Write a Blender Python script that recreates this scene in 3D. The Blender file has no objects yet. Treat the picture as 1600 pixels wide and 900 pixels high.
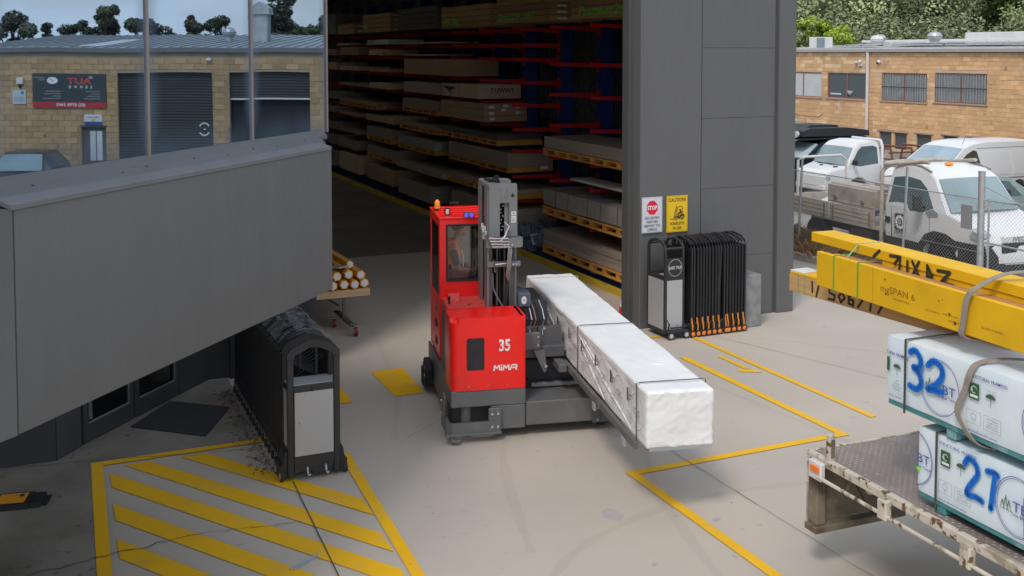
import bpy, bmesh, math, random
import numpy as np
from mathutils import Vector, Matrix, noise
R = math.radians
random.seed(7)
C = bpy.context.scene.collection
S = bpy.context.scene
# ---------------------------------------------------------------- camera
cam = bpy.data.objects.new('camera', bpy.data.cameras.new('camera')); C.objects.link(cam)
cam.location = (0, 0, 4.8); cam.rotation_euler = (R(87.0), 0, 0)
cam.data.sensor_width = 36; cam.data.lens = 36*1655/1600
cam.data.shift_y = -(450-168.73)/1600; cam.data.clip_end = 3000; cam.data.clip_start = .1
S.camera = cam
S.render.resolution_x, S.render.resolution_y = 1024, 576
# ---------------------------------------------------------------- light
SUN_EL, SUN_AZ = 52, 205           # degrees, azimuth from north (+Y) clockwise: behind the camera, a little left
w = bpy.data.worlds.new('World'); S.world = w; w.use_nodes = True
nt = w.node_tree; N = nt.nodes; N.clear()
out = N.new('ShaderNodeOutputWorld'); bg = N.new('ShaderNodeBackground'); bg.inputs[1].default_value = .10
sky = N.new('ShaderNodeTexSky'); sky.sky_type = 'NISHITA'; sky.sun_disc = False
sky.sun_elevation = R(SUN_EL); sky.sun_rotation = R(SUN_AZ); sky.air_density = 1.2; sky.dust_density = 2.0
tc = N.new('ShaderNodeTexCoord'); mp = N.new('ShaderNodeMapping'); mp.inputs['Scale'].default_value = (1.2, 1.2, 4)
ns = N.new('ShaderNodeTexNoise'); ns.inputs['Scale'].default_value = 2.2; ns.inputs['Detail'].default_value = 7
rp = N.new('ShaderNodeMapRange'); rp.inputs['From Min'].default_value = .35; rp.inputs['From Max'].default_value = .62
rp.inputs['To Min'].default_value = .28; rp.inputs['To Max'].default_value = .9
mx = N.new('ShaderNodeMix'); mx.data_type = 'RGBA'; mx.inputs['B'].default_value = (8.3, 9.2, 10.3, 1)
L = nt.links.new
L(tc.outputs['Generated'], mp.inputs[0]); L(mp.outputs[0], ns.inputs[0]); L(ns.outputs[0], rp.inputs[0])
L(rp.outputs[0], mx.inputs['Factor']); L(sky.outputs[0], mx.inputs['A']); L(mx.outputs['Result'], bg.inputs[0]); L(bg.outputs[0], out.inputs[0])
sun = bpy.data.objects.new('sun', bpy.data.lights.new('sun', 'SUN')); C.objects.link(sun)
sun.data.energy = 1.3; sun.data.angle = R(13); sun.data.color = (1, .92, .83)
az, el = R(SUN_AZ), R(SUN_EL)
sd = Vector((math.sin(az)*math.cos(el), math.cos(az)*math.cos(el), math.sin(el)))
sun.rotation_euler = sd.to_track_quat('Z', 'Y').to_euler()
S.view_settings.view_transform = 'Standard'; S.view_settings.look = 'None'; S.view_settings.gamma = 1; S.view_settings.exposure = .32
# ---------------------------------------------------------------- frames: yaw of a set of things; (a, b, z) -> world
A24, A11, A22, A20 = math.atan2(736, 1655), R(11.4), R(22), R(20.2)
PLACED = {}
class Thing: pass
def link(o, parent=None):
    C.objects.link(o)
    if parent is not None: o.parent = parent
    return o
def tag(o, label, cat, group=None, kind=None):
    if label: o['label'] = label
    if cat: o['category'] = cat
    if group: o['group'] = group
    if kind: o['kind'] = kind
    return o
def wpos(a, b, z, ang): return (a*math.cos(ang)-b*math.sin(ang), a*math.sin(ang)+b*math.cos(ang), z)
def thing(name, label, cat, base, ang=0, group=None):
    """Empty at the base of a thing; base is given in the yawed frame."""
    o = bpy.data.objects.new(name, None); C.objects.link(o); o.empty_display_size = .1
    o.location = wpos(*base, ang); o.rotation_euler = (0, 0, ang)
    PLACED[o] = Vector(base)
    return tag(o, label, cat, group)
# ---------------------------------------------------------------- mesh helpers
class B:
    def __init__(s): s.bm = bmesh.new()
    def box(s, x0, x1, y0, y1, z0, z1, bev=0, seg=1):
        m = Matrix.Translation(((x0+x1)/2, (y0+y1)/2, (z0+z1)/2)) @ Matrix.Diagonal((abs(x1-x0), abs(y1-y0), abs(z1-z0), 1))
        r = bmesh.ops.create_cube(s.bm, size=1, matrix=m)
        if bev:
            es = list({e for v in r['verts'] for e in v.link_edges})
            bmesh.ops.bevel(s.bm, geom=es, offset=bev, segments=seg, affect='EDGES', profile=.5)
        return s
    def obox(s, c, size, rz=0, ry=0, rx=0, bev=0):
        m = Matrix.Translation(c) @ Matrix.Rotation(rz, 4, 'Z') @ Matrix.Rotation(ry, 4, 'Y') @ Matrix.Rotation(rx, 4, 'X') @ Matrix.Diagonal((*size, 1))
        r = bmesh.ops.create_cube(s.bm, size=1, matrix=m)
        if bev:
            es = list({e for v in r['verts'] for e in v.link_edges})
            bmesh.ops.bevel(s.bm, geom=es, offset=bev, segments=1, affect='EDGES')
        return s
    def cyl(s, p0, p1, r, n=12, r2=None, caps=True):
        p0, p1 = Vector(p0), Vector(p1); d = p1-p0
        m = Matrix.Translation((p0+p1)/2) @ d.to_track_quat('Z', 'Y').to_matrix().to_4x4()
        bmesh.ops.create_cone(s.bm, cap_ends=caps, segments=n, radius1=r, radius2=r if r2 is None else r2, depth=d.length, matrix=m)
        return s
    def tube(s, pts, r, n=6, closed=False):
        pts = [Vector(p) for p in pts]; rings = []
        for i, p in enumerate(pts):
            if closed: t = pts[(i+1) % len(pts)]-pts[i-1]
            else: t = pts[min(i+1, len(pts)-1)]-pts[max(i-1, 0)]
            t.normalize(); u = t.cross(Vector((0, 0, 1)))
            if u.length < .2: u = t.cross(Vector((0, 1, 0)))
            u.normalize(); v = t.cross(u)
            rr = r[i] if isinstance(r, (list, tuple)) else r
            rings.append([s.bm.verts.new(p+(u*math.cos(k*2*math.pi/n)+v*math.sin(k*2*math.pi/n))*rr) for k in range(n)])
        m = len(rings)
        for i in range(m if closed else m-1):
            a, b = rings[i], rings[(i+1) % m]
            for k in range(n): s.bm.faces.new((a[k], a[(k+1) % n], b[(k+1) % n], b[k]))
        if not closed:
            s.bm.faces.new(rings[0][::-1]); s.bm.faces.new(rings[-1])
        return s
    def poly(s, pts):
        try: s.bm.faces.new([s.bm.verts.new(p) for p in pts])
        except ValueError: pass
        return s
    def prism(s, poly, f, t0, t1):
        """poly: 2D outline; f(x, y, t) -> 3D"""
        a = [s.bm.verts.new(f(x, y, t0)) for x, y in poly]; b = [s.bm.verts.new(f(x, y, t1)) for x, y in poly]
        s.bm.faces.new(a[::-1]); s.bm.faces.new(b); n = len(poly)
        for i in range(n): s.bm.faces.new((a[i], a[(i+1) % n], b[(i+1) % n], b[i]))
        return s
    def sphere(s, c, r, n=12, sc=(1, 1, 1)):
        bmesh.ops.create_uvsphere(s.bm, u_segments=n, v_segments=max(6, n//2+2), radius=r, matrix=Matrix.Translation(c) @ Matrix.Diagonal((*sc, 1)))
        return s
    def lathe(s, c, prof, n=16, axis='Z'):
        c = Vector(c); rings = []
        for r, h in prof:
            ring = []
            for k in range(n):
                t = k*2*math.pi/n; x, y = r*math.cos(t), r*math.sin(t)
                ring.append(s.bm.verts.new(c+Vector({'Z': (x, y, h), 'X': (h, x, y), 'Y': (x, h, y)}[axis])))
            rings.append(ring)
        for a, b in zip(rings, rings[1:]):
            for k in range(n): s.bm.faces.new((a[k], a[(k+1) % n], b[(k+1) % n], b[k]))
        s.bm.faces.new(rings[0][::-1]); s.bm.faces.new(rings[-1])
        return s
    def mesh(s, name, base=None, smooth=True, norm=True):
        if base is not None: bmesh.ops.translate(s.bm, verts=s.bm.verts, vec=-Vector(base))
        if norm: bmesh.ops.recalc_face_normals(s.bm, faces=s.bm.faces)
        me = bpy.data.meshes.new(name); s.bm.to_mesh(me); s.bm.free()
        if smooth:
            me.shade_smooth(); me.set_sharp_from_angle(angle=R(32))
        return me
def part(name, b, mat, parent, label=None, kind=None, smooth=True, norm=True):
    root = parent
    base = Vector((0, 0, 0))
    p = parent
    while p is not None:
        if p in PLACED: base = PLACED[p]; break
        p = p.parent
    me = b.mesh(name, base, smooth, norm); me.materials.append(mat)
    o = link(bpy.data.objects.new(name, me), parent)
    if label: o['label'] = label
    if kind: o['kind'] = kind
    return o
def solo(name, b, mat, label, cat, base, ang=0, group=None, kind=None, smooth=True):
    """a thing that is one mesh"""
    me = b.mesh(name, base, smooth); me.materials.append(mat)
    o = link(bpy.data.objects.new(name, me)); o.location = wpos(*base, ang); o.rotation_euler = (0, 0, ang)
    PLACED[o] = Vector(base)
    return tag(o, label, cat, group, kind)
def struct(name, b, mat, ang=0, kind='structure', label=None):
    me = b.mesh(name, None); me.materials.append(mat)
    o = link(bpy.data.objects.new(name, me)); o.rotation_euler = (0, 0, ang); o['kind'] = kind
    PLACED[o] = Vector((0, 0, 0))
    if label: o['label'] = label
    return o
def inst(name, me, parent, loc, rot=(0, 0, 0), sc=None):
    o = link(bpy.data.objects.new(name, me), parent); o.location = loc; o.rotation_euler = rot
    if sc: o.scale = sc
    return o
def dup(root, loc, rz, label=None):
    r = root.copy(); C.objects.link(r); r.location = loc; r.rotation_euler = (0, 0, rz)
    if label: r['label'] = label
    for ch in list(root.children):
        c = ch.copy(); C.objects.link(c); c.parent = r
        for g in list(ch.children):
            d = g.copy(); C.objects.link(d); d.parent = c
    return r
# ---------------------------------------------------------------- faces: print and plates on a flat side
class Face:
    def __init__(s, o, right=(1, 0, 0), up=(0, 0, 1)):
        s.o, s.r, s.u = Vector(o), Vector(right).normalized(), Vector(up).normalized(); s.n = s.r.cross(s.u)
    def __call__(s, x, y, d=0): return s.o+s.r*x+s.u*y+s.n*d
    def rect(s, b, x0, x1, y0, y1, d=.002): return b.poly([s(x0, y0, d), s(x1, y0, d), s(x1, y1, d), s(x0, y1, d)])
    def plate(s, b, x0, x1, y0, y1, d0, d1): return b.prism([(x0, y0), (x1, y0), (x1, y1), (x0, y1)], lambda x, y, t: s(x, y, t), d0, d1)
    def ring(s, b, cx, cy, rx, ry, w, d=.002, n=32, a0=0, a1=360):
        for k in range(n):
            t0, t1 = R(a0+(a1-a0)*k/n), R(a0+(a1-a0)*(k+1)/n)
            b.poly([s(cx+(rx-w)*math.cos(t0), cy+(ry-w)*math.sin(t0), d), s(cx+rx*math.cos(t0), cy+ry*math.sin(t0), d),
                    s(cx+rx*math.cos(t1), cy+ry*math.sin(t1), d), s(cx+(rx-w)*math.cos(t1), cy+(ry-w)*math.sin(t1), d)])
    def disc(s, b, cx, cy, r, d=.002, n=20, ry=None):
        ry = ry or r
        b.poly([s(cx+r*math.cos(2*math.pi*k/n), cy+ry*math.sin(2*math.pi*k/n), d) for k in range(n)])
    def line(s, b, pts, w, d=.002, rnd=False):
        for (x0, y0), (x1, y1) in zip(pts, pts[1:]):
            dx, dy = x1-x0, y1-y0; l = math.hypot(dx, dy) or 1; px, py = -dy/l*w/2, dx/l*w/2
            b.poly([s(x0-px, y0-py, d), s(x1-px, y1-py, d), s(x1+px, y1+py, d), s(x0+px, y0+py, d)])
        if rnd:
            for i, (x, y) in enumerate(pts): s.disc(b, x, y, w/2, d+.0004*(i % 2+1), 10)
    def text(s, b, txt, x, y, size, d=.002, bold=0, sx=1, align='LEFT', shear=0, res=2):
        cu = bpy.data.curves.new('t', 'FONT'); cu.body = txt; cu.size = size; cu.offset = bold*size; cu.align_x = align; cu.shear = shear
        cu.resolution_u = res
        ob = bpy.data.objects.new('t', cu); me = bpy.data.meshes.new_from_object(ob)
        vs = [b.bm.verts.new(s(x+v.co.x*sx, y+v.co.y, d)) for v in me.vertices]
        for p in me.polygons:
            try: b.bm.faces.new([vs[i] for i in p.vertices])
            except ValueError: pass
        bpy.data.objects.remove(ob); bpy.data.curves.remove(cu); bpy.data.meshes.remove(me)
def decal(name, parent, mat, fn):
    b = B(); fn(b)
    return part(name, b, mat, parent, smooth=False, norm=False)
# ---------------------------------------------------------------- materials
MATS = {}
def M(name, c, rough=.6, metal=0, var=.12, scale=2., bump=0., bscale=40., c2=None, amt=.5, dscale=3., soft=.08, stretch=(1, 1, 1),
      rnd=0., trans=0, alpha=1, emit=0, spec=None, world=False, coat=0, c3=None, amt3=.5, d3=8.):
    if name in MATS: return MATS[name]
    m = bpy.data.materials.new(name); m.use_nodes = True; nt = m.node_tree; N = nt.nodes; L = nt.links.new
    p = N['Principled BSDF']; c = (*c, 1)
    p.inputs['Roughness'].default_value = rough; p.inputs['Metallic'].default_value = metal
    if coat: p.inputs['Coat Weight'].default_value = coat; p.inputs['Coat Roughness'].default_value = .12
    if spec is not None: p.inputs['Specular IOR Level'].default_value = spec
    if trans: p.inputs['Transmission Weight'].default_value = trans
    if alpha < 1: p.inputs['Alpha'].default_value = alpha
    tc = N.new('ShaderNodeTexCoord'); mp = N.new('ShaderNodeMapping'); mp.inputs['Scale'].default_value = stretch
    if world:
        gm = N.new('ShaderNodeNewGeometry'); L(gm.outputs['Position'], mp.inputs[0])
    else: L(tc.outputs['Object'], mp.inputs[0])
    oi = N.new('ShaderNodeObjectInfo'); vec = mp.outputs[0]
    if rnd or not world:
        ad = N.new('ShaderNodeVectorMath'); ad.operation = 'ADD'; sc = N.new('ShaderNodeVectorMath'); sc.operation = 'SCALE'
        cb = N.new('ShaderNodeCombineXYZ'); L(oi.outputs['Random'], cb.inputs[0]); L(oi.outputs['Random'], cb.inputs[1]); L(cb.outputs[0], sc.inputs[0]); sc.inputs['Scale'].default_value = 37
        L(mp.outputs[0], ad.inputs[0]); L(sc.outputs[0], ad.inputs[1]); vec = ad.outputs[0]
    def nz(s, d=4):
        n = N.new('ShaderNodeTexNoise'); n.inputs['Scale'].default_value = s; n.inputs['Detail'].default_value = d; L(vec, n.inputs[0]); return n
    col = None
    rgb = N.new('ShaderNodeRGB'); rgb.outputs[0].default_value = c; col = rgb.outputs[0]
    def mixto(col, c2, amt, s, soft):
        n = nz(s, 6); r = N.new('ShaderNodeMapRange'); r.inputs['From Min'].default_value = 1-amt-soft; r.inputs['From Max'].default_value = 1-amt+soft; L(n.outputs[0], r.inputs[0])
        mx = N.new('ShaderNodeMix'); mx.data_type = 'RGBA'; mx.inputs['B'].default_value = (*c2, 1); L(r.outputs[0], mx.inputs['Factor']); L(col, mx.inputs['A']); return mx.outputs['Result']
    if c2: col = mixto(col, c2, amt, dscale, soft)
    if c3: col = mixto(col, c3, amt3, d3, .04)
    if var or rnd:
        n = nz(scale); r = N.new('ShaderNodeMapRange'); r.inputs['From Min'].default_value = .3; r.inputs['From Max'].default_value = .7
        r.inputs['To Min'].default_value = 1-var; r.inputs['To Max'].default_value = 1+var; L(n.outputs[0], r.inputs[0]); f = r.outputs[0]
        if rnd:
            r2 = N.new('ShaderNodeMapRange'); r2.inputs['To Min'].default_value = 1-rnd; r2.inputs['To Max'].default_value = 1+rnd; L(oi.outputs['Random'], r2.inputs[0])
            mu = N.new('ShaderNodeMath'); mu.operation = 'MULTIPLY'; L(f, mu.inputs[0]); L(r2.outputs[0], mu.inputs[1]); f = mu.outputs[0]
        sc = N.new('ShaderNodeVectorMath'); sc.operation = 'SCALE'; L(col, sc.inputs[0]); L(f, sc.inputs['Scale']); col = sc.outputs[0]
    L(col, p.inputs['Base Color'])
    if rough < .95 and not trans:
        n = nz(scale*3); r = N.new('ShaderNodeMapRange'); r.inputs['To Min'].default_value = max(0, rough-.12); r.inputs['To Max'].default_value = min(1, rough+.12); L(n.outputs[0], r.inputs[0]); L(r.outputs[0], p.inputs['Roughness'])
    if bump:
        n = nz(bscale, 5); bp = N.new('ShaderNodeBump'); bp.inputs['Strength'].default_value = min(1, bump); bp.inputs['Distance'].default_value = .01*max(1, bump); L(n.outputs[0], bp.inputs['Height']); L(bp.outputs[0], p.inputs['Normal'])
    if emit: L(col, p.inputs['Emission Color']); p.inputs['Emission Strength'].default_value = emit
    MATS[name] = m; return m
concrete = M('concrete_yard', (.51, .443, .37), .82, var=.05, scale=.5, bump=.15, bscale=60, c2=(.43, .385, .335), amt=.42, dscale=.35, soft=.25, world=True, c3=(.37, .345, .32), amt3=.30, d3=5)
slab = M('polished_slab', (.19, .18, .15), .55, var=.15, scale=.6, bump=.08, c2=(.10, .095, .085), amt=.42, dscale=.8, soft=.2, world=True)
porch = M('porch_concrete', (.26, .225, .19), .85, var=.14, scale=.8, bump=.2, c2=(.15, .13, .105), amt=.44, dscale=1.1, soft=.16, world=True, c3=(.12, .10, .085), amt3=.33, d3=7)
asphalt = M('asphalt', (.16, .155, .15), .9, var=.15, scale=1, bump=.3, world=True)
paint_y = M('yellow_line_paint', (.84, .46, .003), .6, var=.05, scale=1.3, bump=.1, bscale=60, c2=(.68, .42, .06), amt=.36, dscale=3, soft=.12, world=True, c3=(.40, .33, .22), amt3=.285, d3=22)
rend = M('grey_render', (.127, .126, .125), .78, var=.025, scale=3.2, bump=.35, bscale=55, c2=(.118, .117, .116), amt=.42, dscale=1.2, soft=.25, stretch=(1.4, 1.4, .35), c3=(.128, .127, .125), amt3=.31, d3=2.2)
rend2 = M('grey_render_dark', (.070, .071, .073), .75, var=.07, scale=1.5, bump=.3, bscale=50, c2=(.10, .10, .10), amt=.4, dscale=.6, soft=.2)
rend3 = M('charcoal_wall', (.035, .036, .04), .7, var=.1, scale=1.5, bump=.2)
flash = M('grey_flashing', (.115, .115, .125), .5, var=.06, scale=1, bump=.05)
flash_l = M('light_flashing', (.15, .15, .158), .55, var=.08, scale=3)
black = M('black_metal', (.018, .018, .02), .45, metal=.2, var=.1)
blackp = M('black_plastic', (.02, .02, .022), .55, var=.15, scale=5, bump=.1)
charc = M('charcoal_tube', (.045, .046, .05), .42, metal=.4, var=.1)
dark = M('dark_void', (.006, .006, .007), .9, var=0)
rubber = M('rubber', (.025, .025, .026), .85, var=.15, bump=.2)
red = M('truck_red_paint', (.93, .010, .006), .38, var=.05, scale=3, c2=(.74, .022, .014), amt=.36, dscale=2.2, soft=.12, coat=.25, bump=.02, bscale=8)
red_d = M('dusty_red_paint', (.70, .07, .06), .6, var=.08, scale=3, bump=.04)
steel_g = M('truck_grey_paint', (.125, .125, .125), .5, var=.08, scale=3, bump=.06, c2=(.17, .16, .15), amt=.33, dscale=2.5, soft=.1)
mast_g = M('mast_grey_paint', (.19, .19, .19), .48, metal=.1, var=.08, scale=3, bump=.05, c2=(.1, .1, .1), amt=.3, dscale=6)
chrome = M('bright_steel', (.62, .62, .62), .25, metal=.9, var=.1)
silver = M('silver_panel', (.46, .46, .47), .42, metal=.25, var=.03, scale=1)
white_p = M('white_paint', (.80, .80, .80), .35, var=.03, scale=1.2, coat=.3)
white_print = M('white_print', (.85, .85, .85), .5, var=.02)
black_print = M('black_print', (.03, .03, .03), .6, var=.1)
grey_print = M('grey_print', (.22, .23, .24), .6, var=.1)
wrapw = M('white_wrap', (.86, .86, .855), .45, var=.02, scale=2, bump=1.2, bscale=5, stretch=(1, .5, 1))
wrapb = M('blue_white_wrap', (.76, .84, .885), .40, var=.04, scale=2, bump=.5, bscale=6, c2=(.68, .81, .88), amt=.4, dscale=1.5, soft=.2)
teal = M('teal_wrap', (.07, .26, .28), .45, var=.2, scale=4, bump=.4, bscale=12, c2=(.25, .45, .46), amt=.36, dscale=5)
strapg = M('grey_webbing', (.30, .26, .22), .8, var=.15, scale=14, bump=.3, bscale=120)
strapd = M('dark_strap', (.06, .075, .07), .5, var=.1)
lvl_y = M('yellow_lvl', (.80, .455, .004), .6, var=.07, scale=3, bump=.08, bscale=25, c2=(.68, .36, .008), amt=.33, dscale=2.5, soft=.1, c3=(.33, .18, .02), amt3=.235, d3=13)
timber = M('pine_timber', (.56, .33, .13), .75, var=.14, scale=2, bump=.15, bscale=30, stretch=(6, .5, 14), rnd=.12)
timber_b = M('brown_timber', (.46, .23, .09), .75, var=.15, scale=2, bump=.15, stretch=(6, .5, 14), rnd=.1)
green_s = M('green_strap', (.10, .42, .06), .5, var=.1)
spray_k = M('black_spray', (.035, .03, .02), .8, var=.3, scale=20)
brown_p = M('brown_print', (.28, .13, .02), .7, var=.2, scale=25)
spray_b = M('blue_spray', (.0, .14, .62), .7, var=.12, scale=12)
spray_bl = M('blue_overspray', (.12, .38, .72), .8, alpha=.45, var=.2, scale=16)
spray_g = M('green_spray', (.22, .75, .05), .7, var=.25, scale=20)
navy_p = M('navy_print', (.05, .06, .30), .6, var=.1)
green_p = M('green_badge', (.035, .13, .05), .6, var=.1)
board_g = M('grey_board', (.36, .29, .235), .8, var=.08, scale=3, bump=.1, stretch=(1, .4, 18), rnd=.15)
board_w = M('wrapped_board', (.36, .33, .30), .35, var=.12, scale=5, bump=.6, bscale=9, rnd=.12)
card = M('cardboard', (.42, .29, .17), .8, var=.08, scale=2, bump=.1, rnd=.15)
card_l = M('pale_carton', (.58, .45, .30), .8, var=.06, scale=2, rnd=.1)
pack_t = M('rack_timber', (.40, .25, .11), .8, var=.18, scale=3, stretch=(3, .4, 22), bump=.2, rnd=.15)
pallet_y = M('pallet_orange', (.62, .30, .06), .75, var=.18, scale=3, bump=.15, rnd=.15)
rack_blue = M('rack_blue', (.010, .045, .22), .5, var=.1)
rack_red = M('rack_red', (.50, .012, .018), .5, var=.1)
guard_y = M('guard_yellow', (.62, .43, .03), .55, var=.15, scale=2, c2=(.2, .15, .05), amt=.33, dscale=4)
clad = M('warehouse_cladding', (.12, .12, .11), .6, metal=.2, var=.1, scale=.4)
tyre_mark_m = M('tyre_mark', (.20, .18, .165), .8, alpha=.045, world=True, var=.3, scale=3)
orange = M('orange_plastic', (.85, .22, .02), .5, var=.05)
hivis = M('orange_hivis', (1.0, .22, .05), .6, var=.06, scale=6, bump=.3, bscale=14)
skin_m = M('skin', (.42, .22, .15), .55, var=.08)
hair_m = M('brown_hair', (.05, .03, .02), .7, var=.2, scale=30, bump=.4)
lamp_o = M('amber_lens', (1.0, .35, .02), .25, var=.05)
lamp_b = M('blue_lens', (.12, .10, .75), .2, var=.1, emit=.5)
white_dirty = M('chipped_cream_paint', (.58, .52, .43), .65, var=.1, scale=5, bump=.2, c2=(.14, .07, .03), amt=.415, dscale=13, soft=.03, c3=(.32, .26, .19), amt3=.42, d3=3)
rust_pl = M('rusty_plate', (.20, .165, .12), .8, var=.25, scale=4, bump=.3, c2=(.10, .065, .035), amt=.42, dscale=3.5, soft=.12, c3=(.40, .36, .30), amt3=.3, d3=12)
# ================================================================ GROUND
def sheet(name, pts, z, mat, ang=0, kind='structure', label=None):
    b = B(); b.poly([(x, y, z) for x, y in pts]); return struct(name, b, mat, ang, kind, label)
sheet('ground', [(-900, -300), (1500, -300), (1500, 1500), (-900, 1500)], -.03, asphalt)
sheet('concrete_yard', [(-30, -12), (16.05, -12), (16.05, 23.99), (-30, 23.99)], 0, concrete, A24)
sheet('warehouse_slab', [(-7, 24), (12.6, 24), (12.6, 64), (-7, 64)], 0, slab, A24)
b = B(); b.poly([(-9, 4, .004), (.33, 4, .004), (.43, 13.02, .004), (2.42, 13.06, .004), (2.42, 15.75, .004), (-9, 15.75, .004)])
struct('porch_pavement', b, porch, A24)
b = B(); b.poly([(x, y, -.012) for x, y in [(16.05, -12), (60, -12), (60, 70), (16.05, 70)]]); struct('neighbour_yard', b, M('neighbour_concrete', (.30, .28, .25), .9, var=.15, scale=.6, c2=(.2, .19, .17), amt=.45, dscale=.4, soft=.2, world=True), A24)
# painted lines (u, v)
def lane(pts, w, z=.008):
    b = B()
    for i in range(len(pts)-1):
        p, q = Vector(pts[i]), Vector(pts[i+1]); d = (q-p).normalized(); n = Vector((-d.y, d.x))*w/2
        e = d*(w/2 if i < len(pts)-2 else 0); s = d*(w/2 if i else 0)
        b.poly([(*(p-n+(-s if i else s)), z), (*(q-n+e), z), (*(q+n+e), z), (*(p+n+(-s if i else s)), z)])
        z += .0008
    return b
for pts, w_ in (([(9.15, 13.95), (9.12, 10.27), (6.07, 10.27), (6.05, 3.0)], .12), ([(9.97, 14.9), (9.93, 10.6)], .10), ([(8.6, 15.15), (9.5, 15.15)], .10)):
    struct('yellow_line', lane(pts, w_), paint_y, A24)
b = B()
for p in ([(9.66, 13.75), (9.74, 13.75), (9.74, 13.0), (9.66, 13.05)], [(9.5, 12.95), (9.56, 13.08), (9.8, 12.9), (9.8, 12.78)]): b.poly([(x, y, .008) for x, y in p])
struct('yellow_mark', b, paint_y, A24)
# walkway blocks
for p in ([(4.44, 15.2), (4.94, 15.2), (4.85, 13.96), (4.42, 13.96)], [(3.36, 15.2), (3.83, 15.2), (3.82, 13.96), (3.36, 13.96)]):
    sheet('yellow_block', p, .008, paint_y, A24)
# hatched box: border and diagonal bands
struct('hatch_border', lane([(3.22, 12.2), (3.0, 7.6)], .12, .0100), paint_y, A24)
struct('hatch_border', lane([(.38, 7.6), (.50, 13.02), (2.5, 13.02)], .13, .0100), paint_y, A24)
xl = lambda v: .62-.018*(12.7-v)
xr = lambda v: 3.03+.062*(v-9.2)-.13
for v0 in (14.47, 13.52, 12.66, 11.74, 10.82, 9.9, 9.0, 8.1):
    sl, wd = -1.5, .44
    def clip(v0=v0):
        pts = []
        u0, u1 = xl(v0), xr(v0-2.6)
        top = lambda u: v0+sl*(u-.65)
        # corners of the band, clipped to the box
        P = []
        for u in (u0, u1): P.append((u, top(u)))
        for u in (u1, u0): P.append((u, top(u)-wd))
        vmax = 12.88
        outp = []
        n = len(P)
        for i in range(n):
            a, c = P[i], P[(i+1) % n]
            ia, ic = a[1] <= vmax, c[1] <= vmax
            if ia: outp.append(a)
            if ia != ic:
                t = (vmax-a[1])/(c[1]-a[1]); outp.append((a[0]+t*(c[0]-a[0]), vmax))
        return outp
    p = clip()
    if len(p) > 2: sheet('yellow_stripe', p, .008, paint_y, A24)
# control joints and cracks
jm = M('joint_dark', (.06, .055, .05), .9, world=True)
def crack(a, b_, w, wob=0, seg=1, name='concrete_joint', z=.014):
    b = B(); pts = []
    for i in range(seg+1):
        t = i/seg; x = a[0]+(b_[0]-a[0])*t; y = a[1]+(b_[1]-a[1])*t
        if 0 < i < seg: x += random.uniform(-wob, wob); y += random.uniform(-wob, wob)
        pts.append(Vector((x, y)))
    for p, q in zip(pts, pts[1:]):
        d = (q-p).normalized(); n = Vector((-d.y, d.x))*w/2*random.uniform(.5, 1.2) if wob else Vector((-(q-p).normalized().y, (q-p).normalized().x))*w/2
        b.poly([(*(p-n), z), (*(q-n), z), (*(q+n), z), (*(p+n), z)])
    return struct(name, b, jm, A24)
crack((2.48, 11.6), (2.32, 7.2), .012); crack((6.83, 12.9), (6.87, 5.5), .007, .008, 40); crack((10.15, 15.3), (11.45, 11.3), .007, .008, 30)
crack((-1.2, 10.3), (1.3, 10.7), .012, .035, 30, 'concrete_crack'); crack((1.3, 10.7), (2.35, 10.55), .008, .02, 18, 'concrete_crack')
crack((.3, 13.2), (2.5, 12.72), .008, .02, 26, 'concrete_crack'); crack((-.5, 13.35), (.3, 13.2), .010, .03, 10, 'concrete_crack'); crack((.22, 13.3), (.35, 13.9), .006, .01, 6, 'concrete_crack')
crack((3.9, 12.2), (6.4, 14.2), .004, .02, 20, 'concrete_crack'); crack((10.9, 14.4), (12.6, 12.4), .004, .02, 20, 'concrete_crack')
b = B()
for i in range(16):
    u, v = 5.35+random.uniform(-.05, .05), 9.55+random.uniform(-.06, .06)
b.poly([(5.33+.10*math.cos(t)*random.uniform(.8, 1.15), 9.42+.17*math.sin(t)*random.uniform(.8, 1.15), .004) for t in [k*.42 for k in range(15)]])
struct('chalk_smudge', b, M('blue_chalk', (.46, .47, .60), .9, alpha=.2, world=True), A24)
b = B(); b.poly([(2.0, 9.62, .0165), (2.32, 9.80, .0165), (2.34, 9.76, .0165), (2.04, 9.56, .0165)]); struct('chalk_smudge', b, M('blue_chalk2', (.30, .44, .52), .9, alpha=.5, world=True), A24)
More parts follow.
